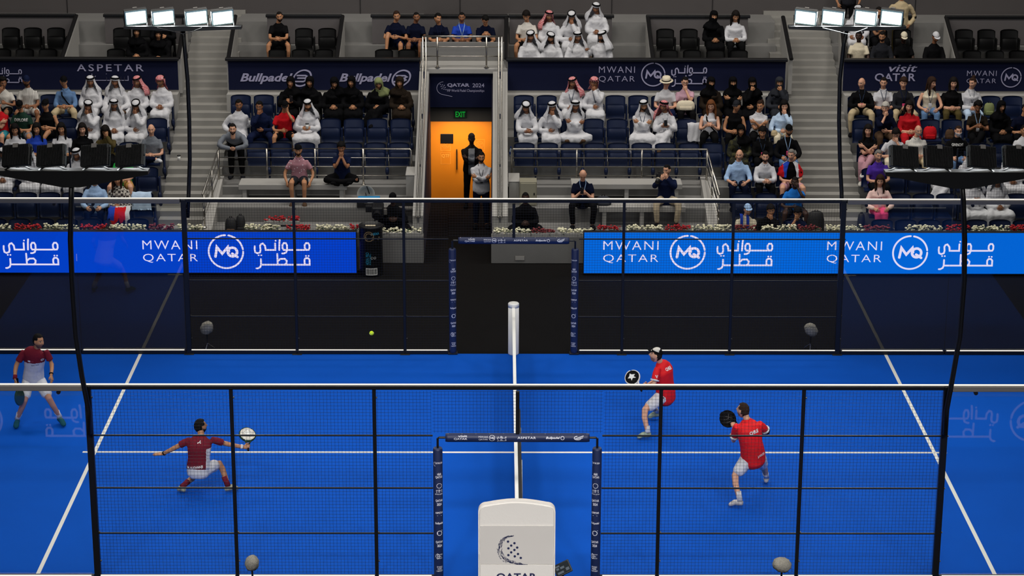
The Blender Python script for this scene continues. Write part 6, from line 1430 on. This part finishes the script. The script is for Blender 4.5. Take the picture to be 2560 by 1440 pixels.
def draped(name, label, cat, pts, w, mat, group=None, th=0.02):
    """cloth laid along a path (y, z) at column x"""
    g = thing(name, label, cat, (0, 0, 0), group)
    x, P = pts; q, s = smooth_path([(0, y, z) for y, z in P], [(w/2, th)]*len(P), 5)
    n = 11; V_ = []; 
    for sgn in (0, 1):
        for i, p in enumerate(q):
            for k in range(n):
                t = k/(n-1)-0.5; V_.append((x+t*w*(1+0.04*math.sin(i*0.9)), p[1]-0.012*math.sin(t*16+i*0.3), p[2]+0.008*math.sin(t*11+i*0.7)-sgn*0.012))
    m = len(q); F = []
    for sgn in (0, 1):
        b0 = sgn*m*n
        for i in range(m-1):
            for k in range(n-1):
                f = (b0+i*n+k, b0+i*n+k+1, b0+(i+1)*n+k+1, b0+(i+1)*n+k); F.append(f if sgn else f[::-1])
    ed = [i*n for i in range(m)]+[(m-1)*n+k for k in range(1, n)]+[i*n+n-1 for i in range(m-2, -1, -1)]+[k for k in range(n-2, 0, -1)]
    for a, b0 in zip(ed, ed[1:]+ed[:1]): F.append((a, b0, b0+m*n, a+m*n))
    MB().add(V_, F).build('cloth', mat, g, True); return g
y, z = ROW_Y[4], ROW_Z[4]
draped('white_cloth', 'white cloth draped over the seat beside the woman in white tank top', 'cloth', (XU(1735, y, z+0.6), [(y+0.10, z+0.70), (y+0.03, z+0.75), (y-0.06, z+0.72), (y-0.09, z+0.5), (y-0.12, z+0.36)]), 0.30, cloth('white'))
y, z = ROW_Y[1], ROW_Z[1]
fg = draped('flag', 'red, white and blue flag spread over the lap of the woman in plaid', 'flag', (XU(300, y-0.5, z+0.6), [(y-0.28, z+0.64), (y-0.45, z+0.66), (y-0.62, z+0.62), (y-0.72, z+0.50), (y-0.74, z+0.30)]), 0.46, cloth('tee_red'))
fo = fg.children[0]; fo.data.materials.append(cloth('white')); fo.data.materials.append(cloth('royal')); xm = XU(300, y-0.5, z+0.6)
for p in fo.data.polygons:
    c = p.center; p.material_index = 2 if (c.x < xm-0.10 and c.z > z+0.42) else 1 if (c.y > y-0.5 or c.x > xm+0.13) else 0
draped('jacket', 'light jackets piled on the aisle-end seat of the second row', 'jacket', (XU(352, y-0.2, z+0.7), [(y+0.04, z+0.84), (y-0.04, z+0.86), (y-0.12, z+0.74), (y-0.14, z+0.5)]), 0.42, cloth('skyblue'))
xs_ = XU(1864, ROW_Y[0]-0.4, 1.0); pp = [(ROW_Y[0]-0.10, 1.0), (ROW_Y[0]-0.20, 0.99), (ROW_Y[0]-0.285, 0.86), (ROW_Y[0]-0.30, 0.62)]
s1 = draped('scarf', 'blue team scarf around the neck of the boy in cream', 'scarf', (xs_-0.065, pp), 0.06, cloth('royal'))
s2 = draped('scarf', None, None, (xs_+0.065, pp), 0.06, cloth('royal')); q = s2.children[0]; q.parent = s1; bpy.data.objects.remove(s2)
def small(name, label, cat, loc, build, group=None):
    g = thing(name, label, cat, loc, group); build(g); return g
def bottle(g, col='skyblue'):
    MB().lathe([(0.03, 0), (0.034, 0.01), (0.034, 0.14), (0.014, 0.18), (0.014, 0.2)], (0, 0, 0), 12).build('body', material('bottle_'+col, PAL[col], 0.15, noise=0.05), g, True); MB().lathe([(0.016, 0.2), (0.016, 0.225)], (0, 0, 0), 12).build('cap', cloth('royal'), g)
    MB().lathe([(0.0345, 0.05), (0.0345, 0.11)], (0, 0, 0), 12).build('label_band', cloth('royal'), g)
small('water_bottle', 'clear water bottle beside the tunnel wall, fifth row', 'bottle', (XU(1277, ROW_Y[4]-0.1, ROW_Z[4]+0.4), ROW_Y[4]-0.1, ROW_Z[4]), lambda g: bottle(g))
small('water_bottle', 'blue water bottle standing by the woman in white sweatshirt', 'bottle', (XU(1876, 16.4, 2.9), 16.45, 2.55), lambda g: bottle(g, 'azure'))
small('water_bottle', 'blue water bottle at the front rail beside the man in cream cap', 'bottle', (XU(2286, 16.3, 2.9), 16.35, 2.55), lambda g: bottle(g, 'azure'))
small('water_bottle', 'blue water bottle by the boy with the orange shoe', 'bottle', (XU(936, 16.35, 2.9), 16.4, 2.55), lambda g: bottle(g, 'azure'))
def cup(g):
    MB().lathe([(0.028, 0), (0.038, 0.10)], (0, 0, 0), 14).build('body', m_white, g, True); MB().lathe([(0.041, 0.10), (0.041, 0.112), (0.034, 0.118)], (0, 0, 0), 14).build('lid', m_black, g)
small('paper_cup', 'white paper cup with black lid left on the aisle stairs', 'cup', (XU(447, 13.95, 1.48), 13.98, 1.44), cup, 'paper cups')
small('paper_cup', 'white paper cup with black lid held by the man in white robe', 'cup', (XU(768, ROW_Y[4]-0.46, ROW_Z[4]+0.76), ROW_Y[4]-0.47, ROW_Z[4]+0.72), cup, 'paper cups')
def phone(g):
    MB().rbox(-0.037, 0.037, -0.005, 0.005, 0, 0.14, 0.004).build('body', m_black, g); MB().ball((0.02, -0.006, 0.12), 0.006, seg=8).build('lens', m_railgrey, g)
small('phone', 'black phone held up by the filming woman', 'phone', (XU(728, ROW_Y[5]-0.52, ROW_Z[5]+0.82), ROW_Y[5]-0.53, ROW_Z[5]+0.80), phone, 'phones in hands')
small('phone', 'phone in the hands of the balding man on the bench', 'phone', (XU(1455, 11.44, 1.38), 11.45, 1.36), phone, 'phones in hands')
small('phone', 'phone held by the man in white robe and red scarf', 'phone', (XU(1664, ROW_Y[4]-0.52, ROW_Z[4]+0.82), ROW_Y[4]-0.53, ROW_Z[4]+0.80), phone, 'phones in hands')
def cam_(g):
    MB().rbox(-0.07, 0.07, -0.04, 0.04, 0, 0.11, 0.015).build('body', m_black, g); MB().tube([(0, -0.04, 0.05), (-0.03, -0.14, 0.02), (-0.06, -0.24, -0.03)], [0.038, 0.042, 0.05], seg=14).build('lens', m_black, g, True)
    MB().tube([(-0.032, -0.15, 0.016), (-0.038, -0.17, 0.01)], 0.047, seg=14).build('lens_ring', cloth('sand'), g); MB().rbox(-0.025, 0.025, -0.03, 0.03, 0.11, 0.14, 0.008).build('viewfinder', m_black, g)
small('photo_camera', 'black camera with long lens in the photographer hands', 'camera', (XU(1648, 11.6, 1.75), 11.56, 1.68), cam_)

# ---------------------------------------------------------------- flower boxes
m_leaf = material('flower_leaves', '2c4420', 0.7, noise=0.4, nscale=30)
m_fw = material('white_blossom', 'e6e2c4', 0.7, noise=0.12, nscale=40); m_fr = material('red_blossom', 'b01420', 0.7, noise=0.3, nscale=30); m_fd = material('dull_red_blossom', '7c2c30', 0.7, noise=0.3, nscale=30)
m_box = material('grey_flower_box', '868482', 0.6, noise=0.05)
def flowers(u0, u1, col, y, z, tall, label):
    x0, x1 = XU(u0, y, z), XU(u1, y, z); w = x1-x0
    g = thing('flower_box', label, 'flower box', ((x0+x1)/2, y, 0), 'boxes of flowers along the front of the stand')
    if tall: MB().rbox(-w/2-0.01, w/2+0.01, -0.11, 0.11, 0.0, z, 0.01).build('planter', m_box, g)
    else: MB().rbox(-w/2-0.01, w/2+0.01, -0.1, 0.1, z-0.04, z+0.05, 0.01).build('planter', m_concl, g)
    rr = np.random.default_rng(int(u0)+500); mb = MB(); n = max(20, int(w*190))
    for i in range(n):
        a = rr.uniform(0, 6.28); c = np.array([rr.uniform(-w/2, w/2), rr.uniform(-0.1, 0.08), z+rr.uniform(-0.0, 0.07)]); l = rr.uniform(0.03, 0.055); d = np.array([math.cos(a), math.sin(a), rr.uniform(-0.2, 0.9)])*l; s = unit(np.cross(d, (0.2, 0.1, 1)))*l*0.35
        mb.add([c, c+d*0.5+s, c+d, c+d*0.5-s], [(0, 1, 2, 3)])
    mb.build('foliage', m_leaf, g)
    mb = MB(); m = max(14, int(w*105))
    for i in range(m):
        c = (rr.uniform(-w/2, w/2), rr.uniform(-0.09, 0.06), z+0.085+rr.uniform(-0.055, 0.045)); r = rr.uniform(0.020, 0.034)
        mb.ball(c, r, r, r*0.62, 7, 4)
    mb.build('blossoms', {'w': m_fw, 'r': m_fr, 'd': m_fd}[col], g, True)
FL = [(-30, 27, 'w', 'at the left photo edge'), (38, 103, 'r', 'second from the left edge'), (110, 172, 'w', 'left of the left mast pole'), (178, 196, 'w', 'right behind the left mast pole'), (204, 268, 'r', 'below the bearded man in light blue'), (276, 365, 'w', 'below the woman with the flag'),
      (375, 437, 'd', 'at the foot of the left aisle stairs'), (445, 508, 'w', 'beside the left fence corner post'), (612, 700, 'w', 'below the red flowers on the deck'), (715, 776, 'r', 'by the third fence post from left'), (790, 875, 'w', 'left of the giant ball can'), (876, 896, 'r', 'directly behind the giant ball can'),
      (1495, 1550, 'r', 'below the balding man on the bench'), (1567, 1655, 'w', 'at the feet of the photographer'), (1663, 1725, 'r', 'right of the photographer'), (1730, 1825, 'w', 'at the foot of the right sloping wall'), (1835, 1890, 'd', 'before the boy in cream hoodie'), (1904, 1990, 'w', 'before the boy in black hoodie'),
      (1996, 2052, 'd', 'below the backpack in the right aisle'), (2063, 2155, 'w', 'around the right fence corner post'), (2160, 2222, 'd', 'below the woman in hot pink trousers'), (2265, 2356, 'w', 'third box from the right edge'), (2361, 2422, 'r', 'behind the right mast pole'), (2430, 2522, 'w', 'second box from the right edge'), (2524, 2590, 'r', 'at the right photo edge')]
CN = {'w': 'white', 'r': 'bright red', 'd': 'dull red'}
for u0, u1, c, t in FL: flowers(u0, u1, c, 10.42, 0.84, True, 'box of %s flowers over the board, %s' % (CN[c], t))
for u0, u1, c, t in ((957, 1052, 'w', 'on the deck edge left of the tunnel'), (1232, 1325, 'w', 'on the deck edge just right of the tunnel'), (1328, 1385, 'd', 'on the deck edge between two white ones'), (1395, 1482, 'w', 'on the deck edge beside the azure board')):
    flowers(u0, u1, c, 11.0, 0.60, False, 'row of %s flowers %s' % (CN[c], t))
flowers(662, 748, 'r', 11.7, 0.66, False, 'red flowers standing further back on the left deck')
g = thing('notice_plate', 'small grey notice plate on the deck front wall right of the tunnel', 'plate', (0, 0, 0))
x0, x1 = XU(1288, 10.88, 0.1), XU(1311, 10.88, 0.1); MB().rbox(x0, x1, 10.872, 10.89, 0.06, 0.15, 0.004).build('plate', m_concl, g)
MB().rbox(x0-0.008, x1+0.008, 10.878, 10.89, 0.052, 0.158, 0.004).build('frame', m_railgrey, g)

# ---------------------------------------------------------------- giant ball can
g = thing('giant_ball_can', 'giant black ball can standing at the end of the deep blue board', 'display can', (-2.93, 10.12, 0))
r = 0.245
bdy = MB().lathe([(r-0.01, -0.01), (r, 0.01), (r, 1.0), (r+0.006, 1.01), (r+0.006, 1.05), (r-0.01, 1.06), (r-0.012, 1.03), (0.001, 1.03)], (0, 0, 0), 32).build('body', material('glossy_black_can', '0c0c0e', 0.5, noise=0.1), g, True)
MB().rbox(-0.11, 0.1, -0.05, 0.03, 1.03, 1.04, 0.004).build('lid_sticker', cloth('sand'), bdy)
def can(vf, mat, nm):
    v, f = vf; w = np.zeros_like(v); a = v[:, 0]/r; w[:, 0] = (r+0.003)*np.sin(a); w[:, 1] = -(r+0.003)*np.cos(a); w[:, 2] = v[:, 1]; MB().add(w, f).build(nm, mat, bdy)
def rot90(vf): v, f = vf; v = np.stack([-v[:, 1], v[:, 0], v[:, 2]], 1); return v, f
can(fit(rot90(text_mesh('Bullpadel', bold=0.02, shear=0.3)), -0.31, -0.23, 0.12, 0.75), material('violet_print', '4a48a0', 0.6), 'lettering')
can(fit(rot90(text_mesh('HEXA PRO', bold=0.02)), -0.10, -0.03, 0.25, 0.52), material('cyan_print', '1c8cb4', 0.6), 'lettering'); can(fit(rot90(text_mesh('PADEL', bold=0.01)), -0.02, 0.01, 0.25, 0.5), material('cyan_print', '1c8cb4'), 'lettering')
can((np.array([(-0.09+0.0*k, 0, 0) for k in range(1)]+[]), []), m_white, 'lettering') if False else None
mb = MB(); vv = []; 
def rect(x0, x1, z0, z1):
    n = 6; return np.array([(x0+(x1-x0)*i/n, z, 0) for z in (z0, z1) for i in range(n+1)]), [(i, i+1, n+2+i, n+1+i) for i in range(n)]
can(rect(-0.10, 0.14, 0.03, 0.18), m_white, 'barcode_label')
mb = MB(); rr = np.random.default_rng(3); xx = -0.085
while xx < 0.125:
    w = rr.choice([0.004, 0.007, 0.011]); v, f = rect(xx, xx+w, 0.045, 0.165); ww = np.zeros_like(v); a = v[:, 0]/r; ww[:, 0] = (r+0.0045)*np.sin(a); ww[:, 1] = -(r+0.0045)*np.cos(a); ww[:, 2] = v[:, 1]; mb.add(ww, f); xx += w+rr.choice([0.004, 0.006])
mb.build('barcode', m_black, bdy)
can(strokes([arc(-0.03, 0.86, 0.10, 0, 360, 24), arc(-0.03, 0.86, 0.065, 30, 250, 16), [(-0.1, 0.84), (0.04, 0.9)], [(-0.09, 0.8), (0.05, 0.84)]], 0.016), material('tan_print', '8a7454', 0.6), 'ball_print')
can(fit(text_mesh('HEXA', bold=0.03, shear=0.2), 0.02, 0.2, 0.89, 0.94), material('cyan_print', '1c8cb4'), 'lettering'); can(strokes([[(0.06, 0.83), (0.2, 0.83)], [(0.06, 0.80), (0.18, 0.79)]], 0.025), material('tan_print', '8a7454'), 'ball_print')
can(strokes([arc(0.09, 0.40, 0.022, 0, 360, 14), arc(0.03, 0.40, 0.022, 20, 320, 14)], 0.006), m_wprint, 'symbols')

# ---------------------------------------------------------------- furry microphones at the court corners
m_fur = material('grey_fur', '9a968a', 0.95, noise=0.45, nscale=45, bump=0.9, bscale=70)
def microphone(label, x, y, z, tilt, sc=1.0):
    g = thing('microphone', label, 'microphone', (x, y, 0), 'furry microphones around the court')
    rr = np.random.default_rng(int(abs(x)*100)); mb = MB(); mb.ball((0, 0, 0), 0.085*sc, 0.085*sc, 0.14*sc, 22, 16)
    v = mb.v[0]; v *= (1+rr.normal(0, 0.035, (len(v), 1))); c, s = math.cos(tilt), math.sin(tilt); Q = np.array([[c, 0, s], [0, 1, 0], [-s, 0, c]]) @ np.array([[1, 0, 0], [0, 0.75, -0.66], [0, 0.66, 0.75]])
    mb.v[0] = v @ Q.T+np.array([0, 0, z]); w = mb.build('windshield', m_fur, g, True)
    MB().tube([(0, 0, z-0.05), (0.0, 0.01, z-0.2)], 0.014, seg=8).build('grip', m_black, g)
    MB().tube([(0, 0.01, 0.08), (0, 0.01, z-0.1)], 0.009, seg=8).build('stem', m_black, g)
    for a in (20, 140, 260): MB().tube([(0, 0.01, 0.1), (0.13*math.cos(R(a)), 0.13*math.sin(R(a)), -0.005)], 0.007, seg=6).build('tripod_leg', m_steel, g)
microphone('furry grey microphone behind the far fence, left end', XU(517, 5.3, 0.4), 5.3, 0.40, 0.5, 1.35)
microphone('furry grey microphone behind the far fence, right end', XU(2028, 5.3, 0.4), 5.3, 0.38, -0.6, 1.35)
microphone('furry grey microphone before the near fence, left of the umpire chair', XU(630, -5.35, 0.4), -5.35, 0.42, 0.15, 1.2)
microphone('furry grey microphone before the near fence, right of the umpire chair', XU(1955, -5.35, 0.4), -5.35, 0.40, -1.0, 1.3)

# ---------------------------------------------------------------- umpire chair seen from behind
m_chair = material('white_padded_cover', 'dedad4', 0.55, noise=0.03, nscale=3, bump=0.08, bscale=30)
m_chair2 = material('pale_grey_cover_panel', 'cac6c1', 0.55, noise=0.03, nscale=3)
m_ink = material('navy_logo_ink', '16204a', 0.6)
g = thing('umpire_chair', 'tall white covered umpire chair with navy logo, seen from behind', 'umpire chair', (0, 0, 0))
yb2 = -6.35; x0, x1 = -0.545, 0.515; xc = (x0+x1)/2
def backshape(y0, y1, z0, z1, ins=0.0, crown=0.05):
    pl = [(x0+ins, z0), (x1-ins, z0)]; c = 0.11; W_ = (x1-x0)/2-c; top = []
    for k in range(9): a = math.pi/2*k/8; top.append((x1-c+c*math.cos(a), z1-c+c*math.sin(a)))
    for k in range(1, 12): t = k/12; top.append((x1-c-2*W_*t, z1+crown*math.sin(math.pi*t)))
    for k in range(9): a = math.pi/2+math.pi/2*k/8; top.append((x0+c+c*math.cos(a), z1-c+c*math.sin(a)))
    return MB().prism(pl+top, 'y', y0, y1)
# back: a padded shell leaning slightly, three cover panels one over the other
mb = backshape(yb2, yb2+0.14, 0.25, 1.69, 0.0); mb.v[0][:, 1] += (mb.v[0][:, 2]-0.25)*0.08
bk = mb.build('backrest', m_chair, g)
bm = bmesh.new(); bm.from_mesh(bk.data); bmesh.ops.bevel(bm, geom=[e for e in bm.edges if len(e.link_faces) == 2 and e.calc_face_angle(0) > 0.9], offset=0.025, segments=3, affect='EDGES'); bm.to_mesh(bk.data); bm.free()
def yback(z): return yb2+(z-0.25)*0.08-0.004
def panel(name, za, zb_, mat, o2):
    v = [(x0+0.03, yback(za)-o2, za), (x1-0.03, yback(za)-o2, za), (x1-0.03, yback(zb_)-o2, zb_), (x0+0.03, yback(zb_)-o2, zb_)]
    v += [(a, b+0.02, c) for a, b, c in v]
    return MB().add(v, [(0, 1, 2, 3), (7, 6, 5, 4), (0, 4, 5, 1), (1, 5, 6, 2), (2, 6, 7, 3), (3, 7, 4, 0)]).build(name, mat, bk)
pz1, pz2 = 1.395, 0.84
panel('cover_panel', pz2, pz1, m_chair2, 0.006); panel('lower_panel', 0.3, pz2-0.005, m_chair, 0.012)
mb = MB()
def onback(vf, o2):
    v, f = vf; w = np.zeros_like(v); w[:, 0] = v[:, 0]; w[:, 2] = v[:, 1]; w[:, 1] = yback(v[:, 1])-o2; mb.add(w, f)
US = lambda u: XU(u, yback(1.1), 1.1)
ZV = lambda v_: 1.67-(v_-1250)/174.0
# the crescent of brush strokes, ten dots and the word
rr = np.random.default_rng(11); cx, cz = US(1310), ZV(1350)
path = [(US(1283), ZV(1322)), (US(1266), ZV(1326)), (US(1254), ZV(1337)), (US(1248), ZV(1354)), (US(1252), ZV(1370)), (US(1262), ZV(1382)), (US(1276), ZV(1389)), (US(1296), ZV(1393)), (US(1318), ZV(1397)), (US(1338), ZV(1404))]
q, s_ = smooth_path([(a, b, 0) for a, b in path], [(w, w) for w in (0.004, 0.012, 0.025, 0.034, 0.036, 0.034, 0.028, 0.016, 0.010, 0.004)], 6)
onback(strokes([[tuple(p[:2]) for p in q]], 0.005), 0.009)
for i in range(1, len(q)-1):
    t = unit(q[i+1]-q[i-1]); nn = np.array([-t[1], t[0], 0]); w = s_[i, 0]
    for k in range(3):
        o_ = rr.uniform(-1, 1)*w; p = q[i]+nn*o_; l = rr.uniform(0.008, 0.022); d = t*l*0.9+nn*rr.uniform(-0.3, 0.3)*w*0.6
        onback(strokes([[(p-d)[:2], (p+d*0.2+nn*0.006)[:2], (p+d)[:2]]], rr.uniform(0.003, 0.007)), 0.010)
for u, v_ in ((1270, 1337), (1286, 1341), (1278, 1347), (1293, 1352), (1271, 1354), (1286, 1358), (1278, 1364), (1295, 1368), (1271, 1371), (1287, 1374), (1302, 1378)):
    onback(strokes([[(US(u), ZV(v_)), (US(u)+0.001, ZV(v_))]], 0.034), 0.010)
mb.build('logo', m_ink, bk); mb = MB()
onback(fit(text_mesh('QATAR', bold=0.03, spacing=1.08), US(1241), US(1342), ZV(1437), ZV(1416)), 0.016)
mb.build('lettering', m_ink, bk)
MB().rbox(x0+0.02, x1-0.02, yb2+0.1, yb2+0.62, 0.62, 0.80, 0.05).build('seat', m_chair, g)
for xa, xb_ in ((x0, x0+0.16), (x1-0.16, x1)): MB().rbox(xa, xb_, yb2+0.05, yb2+0.62, 0.25, 1.02, 0.05).build('armrest', m_chair, g)
MB().rbox(x0+0.1, x1-0.1, yb2+0.08, yb2+0.58, -0.012, 0.62, 0.03).build('base', m_chair, g)
g = thing('scoring_tablet', 'black scoring tablet with lit screen beside the umpire chair', 'tablet', (XU(1407, -6.1, 0.68), -6.1, 0))
Q = Matrix.Rotation(R(-28), 3, 'Y') @ Matrix.Rotation(R(-35), 3, 'X')
def tl(mb, c): 
    mb.v = [np.array([(Q @ Vector(p)+Vector(c))[:] for p in x]) for x in mb.v]; return mb
t_ = tl(MB().rbox(-0.12, 0.12, -0.012, 0.012, -0.09, 0.09, 0.008), (0, 0, 0.68)).build('case', m_black, g)
tl(MB().box(-0.105, 0.105, -0.0135, -0.012, -0.075, 0.075), (0, 0, 0.68)).build('screen', glow('tablet_screen', '20262a', 1.0), t_)
mb = MB(); 
for (a, b, c, d) in ((-0.09, -0.03, 0.04, 0.062), (-0.09, -0.05, 0.0, 0.03), (-0.03, 0.03, 0.0, 0.03), (-0.09, 0.0, -0.06, -0.03), (0.04, 0.09, -0.05, -0.01)): mb.box(a, b, -0.0145, -0.0135, c, d)
tl(mb, (0, 0, 0.68)).build('screen_blocks', glow('tablet_text', '8894a0', 0.4), t_)
MB().tube([(0, 0.02, 0.0), (0, 0.02, 0.66)], 0.014, seg=8).build('stand_pole', m_black, g); MB().lathe([(0.14, -0.012), (0.14, 0.004), (0.02, 0.02)], (0, 0.02, 0), 20).build('stand_base', m_black, g)

# ---------------------------------------------------------------- final skins, then the writing on the clothes
bake()
for o, s, c, w, m in TXT: decal(o, 'lettering', fit(text_mesh(s, bold=0.02), -w/2, w/2, -w*0.12, w*0.12), c, (0, 1, -0.1), (0, 0, 1), m)
fwd = unit(np.cross(unit(P1J['shR']-P1J['shL']), unit(P1J['chest']-P1J['pelvis'])))
fwd = fwd if fwd[1] < 0 else -fwd
sx = unit(P1J['shR']-P1J['shL'])
decal(P1T, 'lettering', fit(text_mesh('QATAR', bold=0.01, spacing=1.3), -0.065, 0.065, -0.012, 0.012), V(-8.10, 1.2, 1.115), -fwd, (0, 0, 1), m_ink)
decal(P1T, 'flag_patch', rect(-0.022, 0.022, -0.015, 0.015), V(-8.19, 1.2, 1.205), -fwd, (0, 0, 1), m_wprint); decal(P1T, 'flag_patch', rect(-0.03, 0.03, -0.015, 0.015), V(-8.14, 1.2, 1.205), -fwd, (0, 0, 1), material('flag_maroon', '7a1830', 0.8), off=0.003)
decal(P1T, 'emblem', strokes([arc(0, 0, 0.02, 0, 360, 14), [(-0.01, 0.0), (0.01, 0.0)]], 0.008), V(-7.97, 1.2, 1.215), -fwd, (0, 0, 1), m_wprint)
decal(P2T, 'lettering', fit(text_mesh('M.ALKHANJI', bold=0.03), -0.125, 0.125, -0.025, 0.025), V(-5.03, -1.8, 0.49), (0, 1, 0.0), (-0.12, 0, 1), m_wprint)
decal(P2T, 'emblem', strokes([[(-0.025, -0.01), (0.0, 0.0), (0.02, -0.012)], [(0.0, 0.0), (0.015, 0.015)]], 0.012), V(-4.965, -1.8, 0.86), (0, 1, 0), (0, 0, 1), m_wprint)
d4 = unit(V(-0.15, 1, -0.1))
decal(P4T, 'lettering', fit(text_mesh('CHILE', bold=0.05), -0.075, 0.075, -0.028, 0.028), V(3.67, -2.0, 1.17), d4, (-0.28, 0, 1), m_wprint)
decal(P4T, 'lettering', fit(text_mesh('J.ARCE', bold=0.04), -0.065, 0.065, -0.022, 0.022), V(3.80, -2.0, 0.78), d4, (-0.3, 0, 1), m_wprint)
d3 = unit(V(-0.75, 0.6, -0.35))
decal(P3T, 'lettering', fit(text_mesh('CHILE', bold=0.05), -0.07, 0.07, -0.03, 0.03), V(2.53, 0.98, 1.12), d3, (-0.2, 0.1, 1), m_wprint)
decal(P3T, 'lettering', fit(text_mesh('X.BJ', bold=0.04), -0.05, 0.05, -0.024, 0.024), V(2.66, 1.02, 0.75), d3, (-0.2, 0.1, 1), m_wprint)
decal(P3T, 'emblem', strokes([[(-0.015, 0.02), (0.0, -0.02), (0.015, 0.02)]], 0.014), V(2.37, 0.78, 1.06), unit(V(-0.3, 1, 0)), (0, 0, 1), m_wprint)
# the flag worn as a cape
cm = chile; mb = MB(); N = CJ['neck']
rows = [tuple(a) for a in smooth_path([(0.085, 0.08, 0.0), (0.15, 0.115, -0.045), (0.215, 0.15, -0.11), (0.262, 0.18, -0.20), (0.28, 0.2, -0.30)], [(1, 1)]*5, 4)[0]]
n = 49; V_ = []; 
for k in (0, 1):
    for i, (rx, ry, z) in enumerate(rows):
        for j in range(n):
            a = R(24+312*j/(n-1)); w = 1+0.04*math.sin(5*a+i)
            V_.append((N[0]+(rx-0.012*k)*w*math.sin(a), N[1]+0.0-(ry-0.012*k)*w*math.cos(a), N[2]+z-0.03*math.cos(a)*(i/16)))
m = len(rows); F_ = []
for k in (0, 1):
    for i in range(m-1):
        for j in range(n-1):
            f = (k*m*n+i*n+j, k*m*n+i*n+j+1, k*m*n+(i+1)*n+j+1, k*m*n+(i+1)*n+j); F_.append(f if k else f[::-1])
ed = [i*n for i in range(m)]+[(m-1)*n+j for j in range(1, n)]+[i*n+n-1 for i in range(m-2, -1, -1)]+[j for j in range(n-2, 0, -1)]
F_ += [(a, b, b+m*n, a+m*n) for a, b in zip(ed, ed[1:]+ed[:1])]
mb.add(V_, F_); fc = mb.build('flag_cape', cloth('tee_red'), chile, True); fc.data.materials.append(cloth('white')); fc.data.materials.append(cloth('royal'))
for p in fc.data.polygons:
    c = p.center; dx = c.x-N[0]
    p.material_index = 2 if (dx < 0.02 and dx > -0.17 and c.y < N[1]) else 1 if (c.z > N[2]-0.06 or (dx > 0 and dx < 0.16 and c.y < N[1])) else 0
bpy.context.view_layer.update()
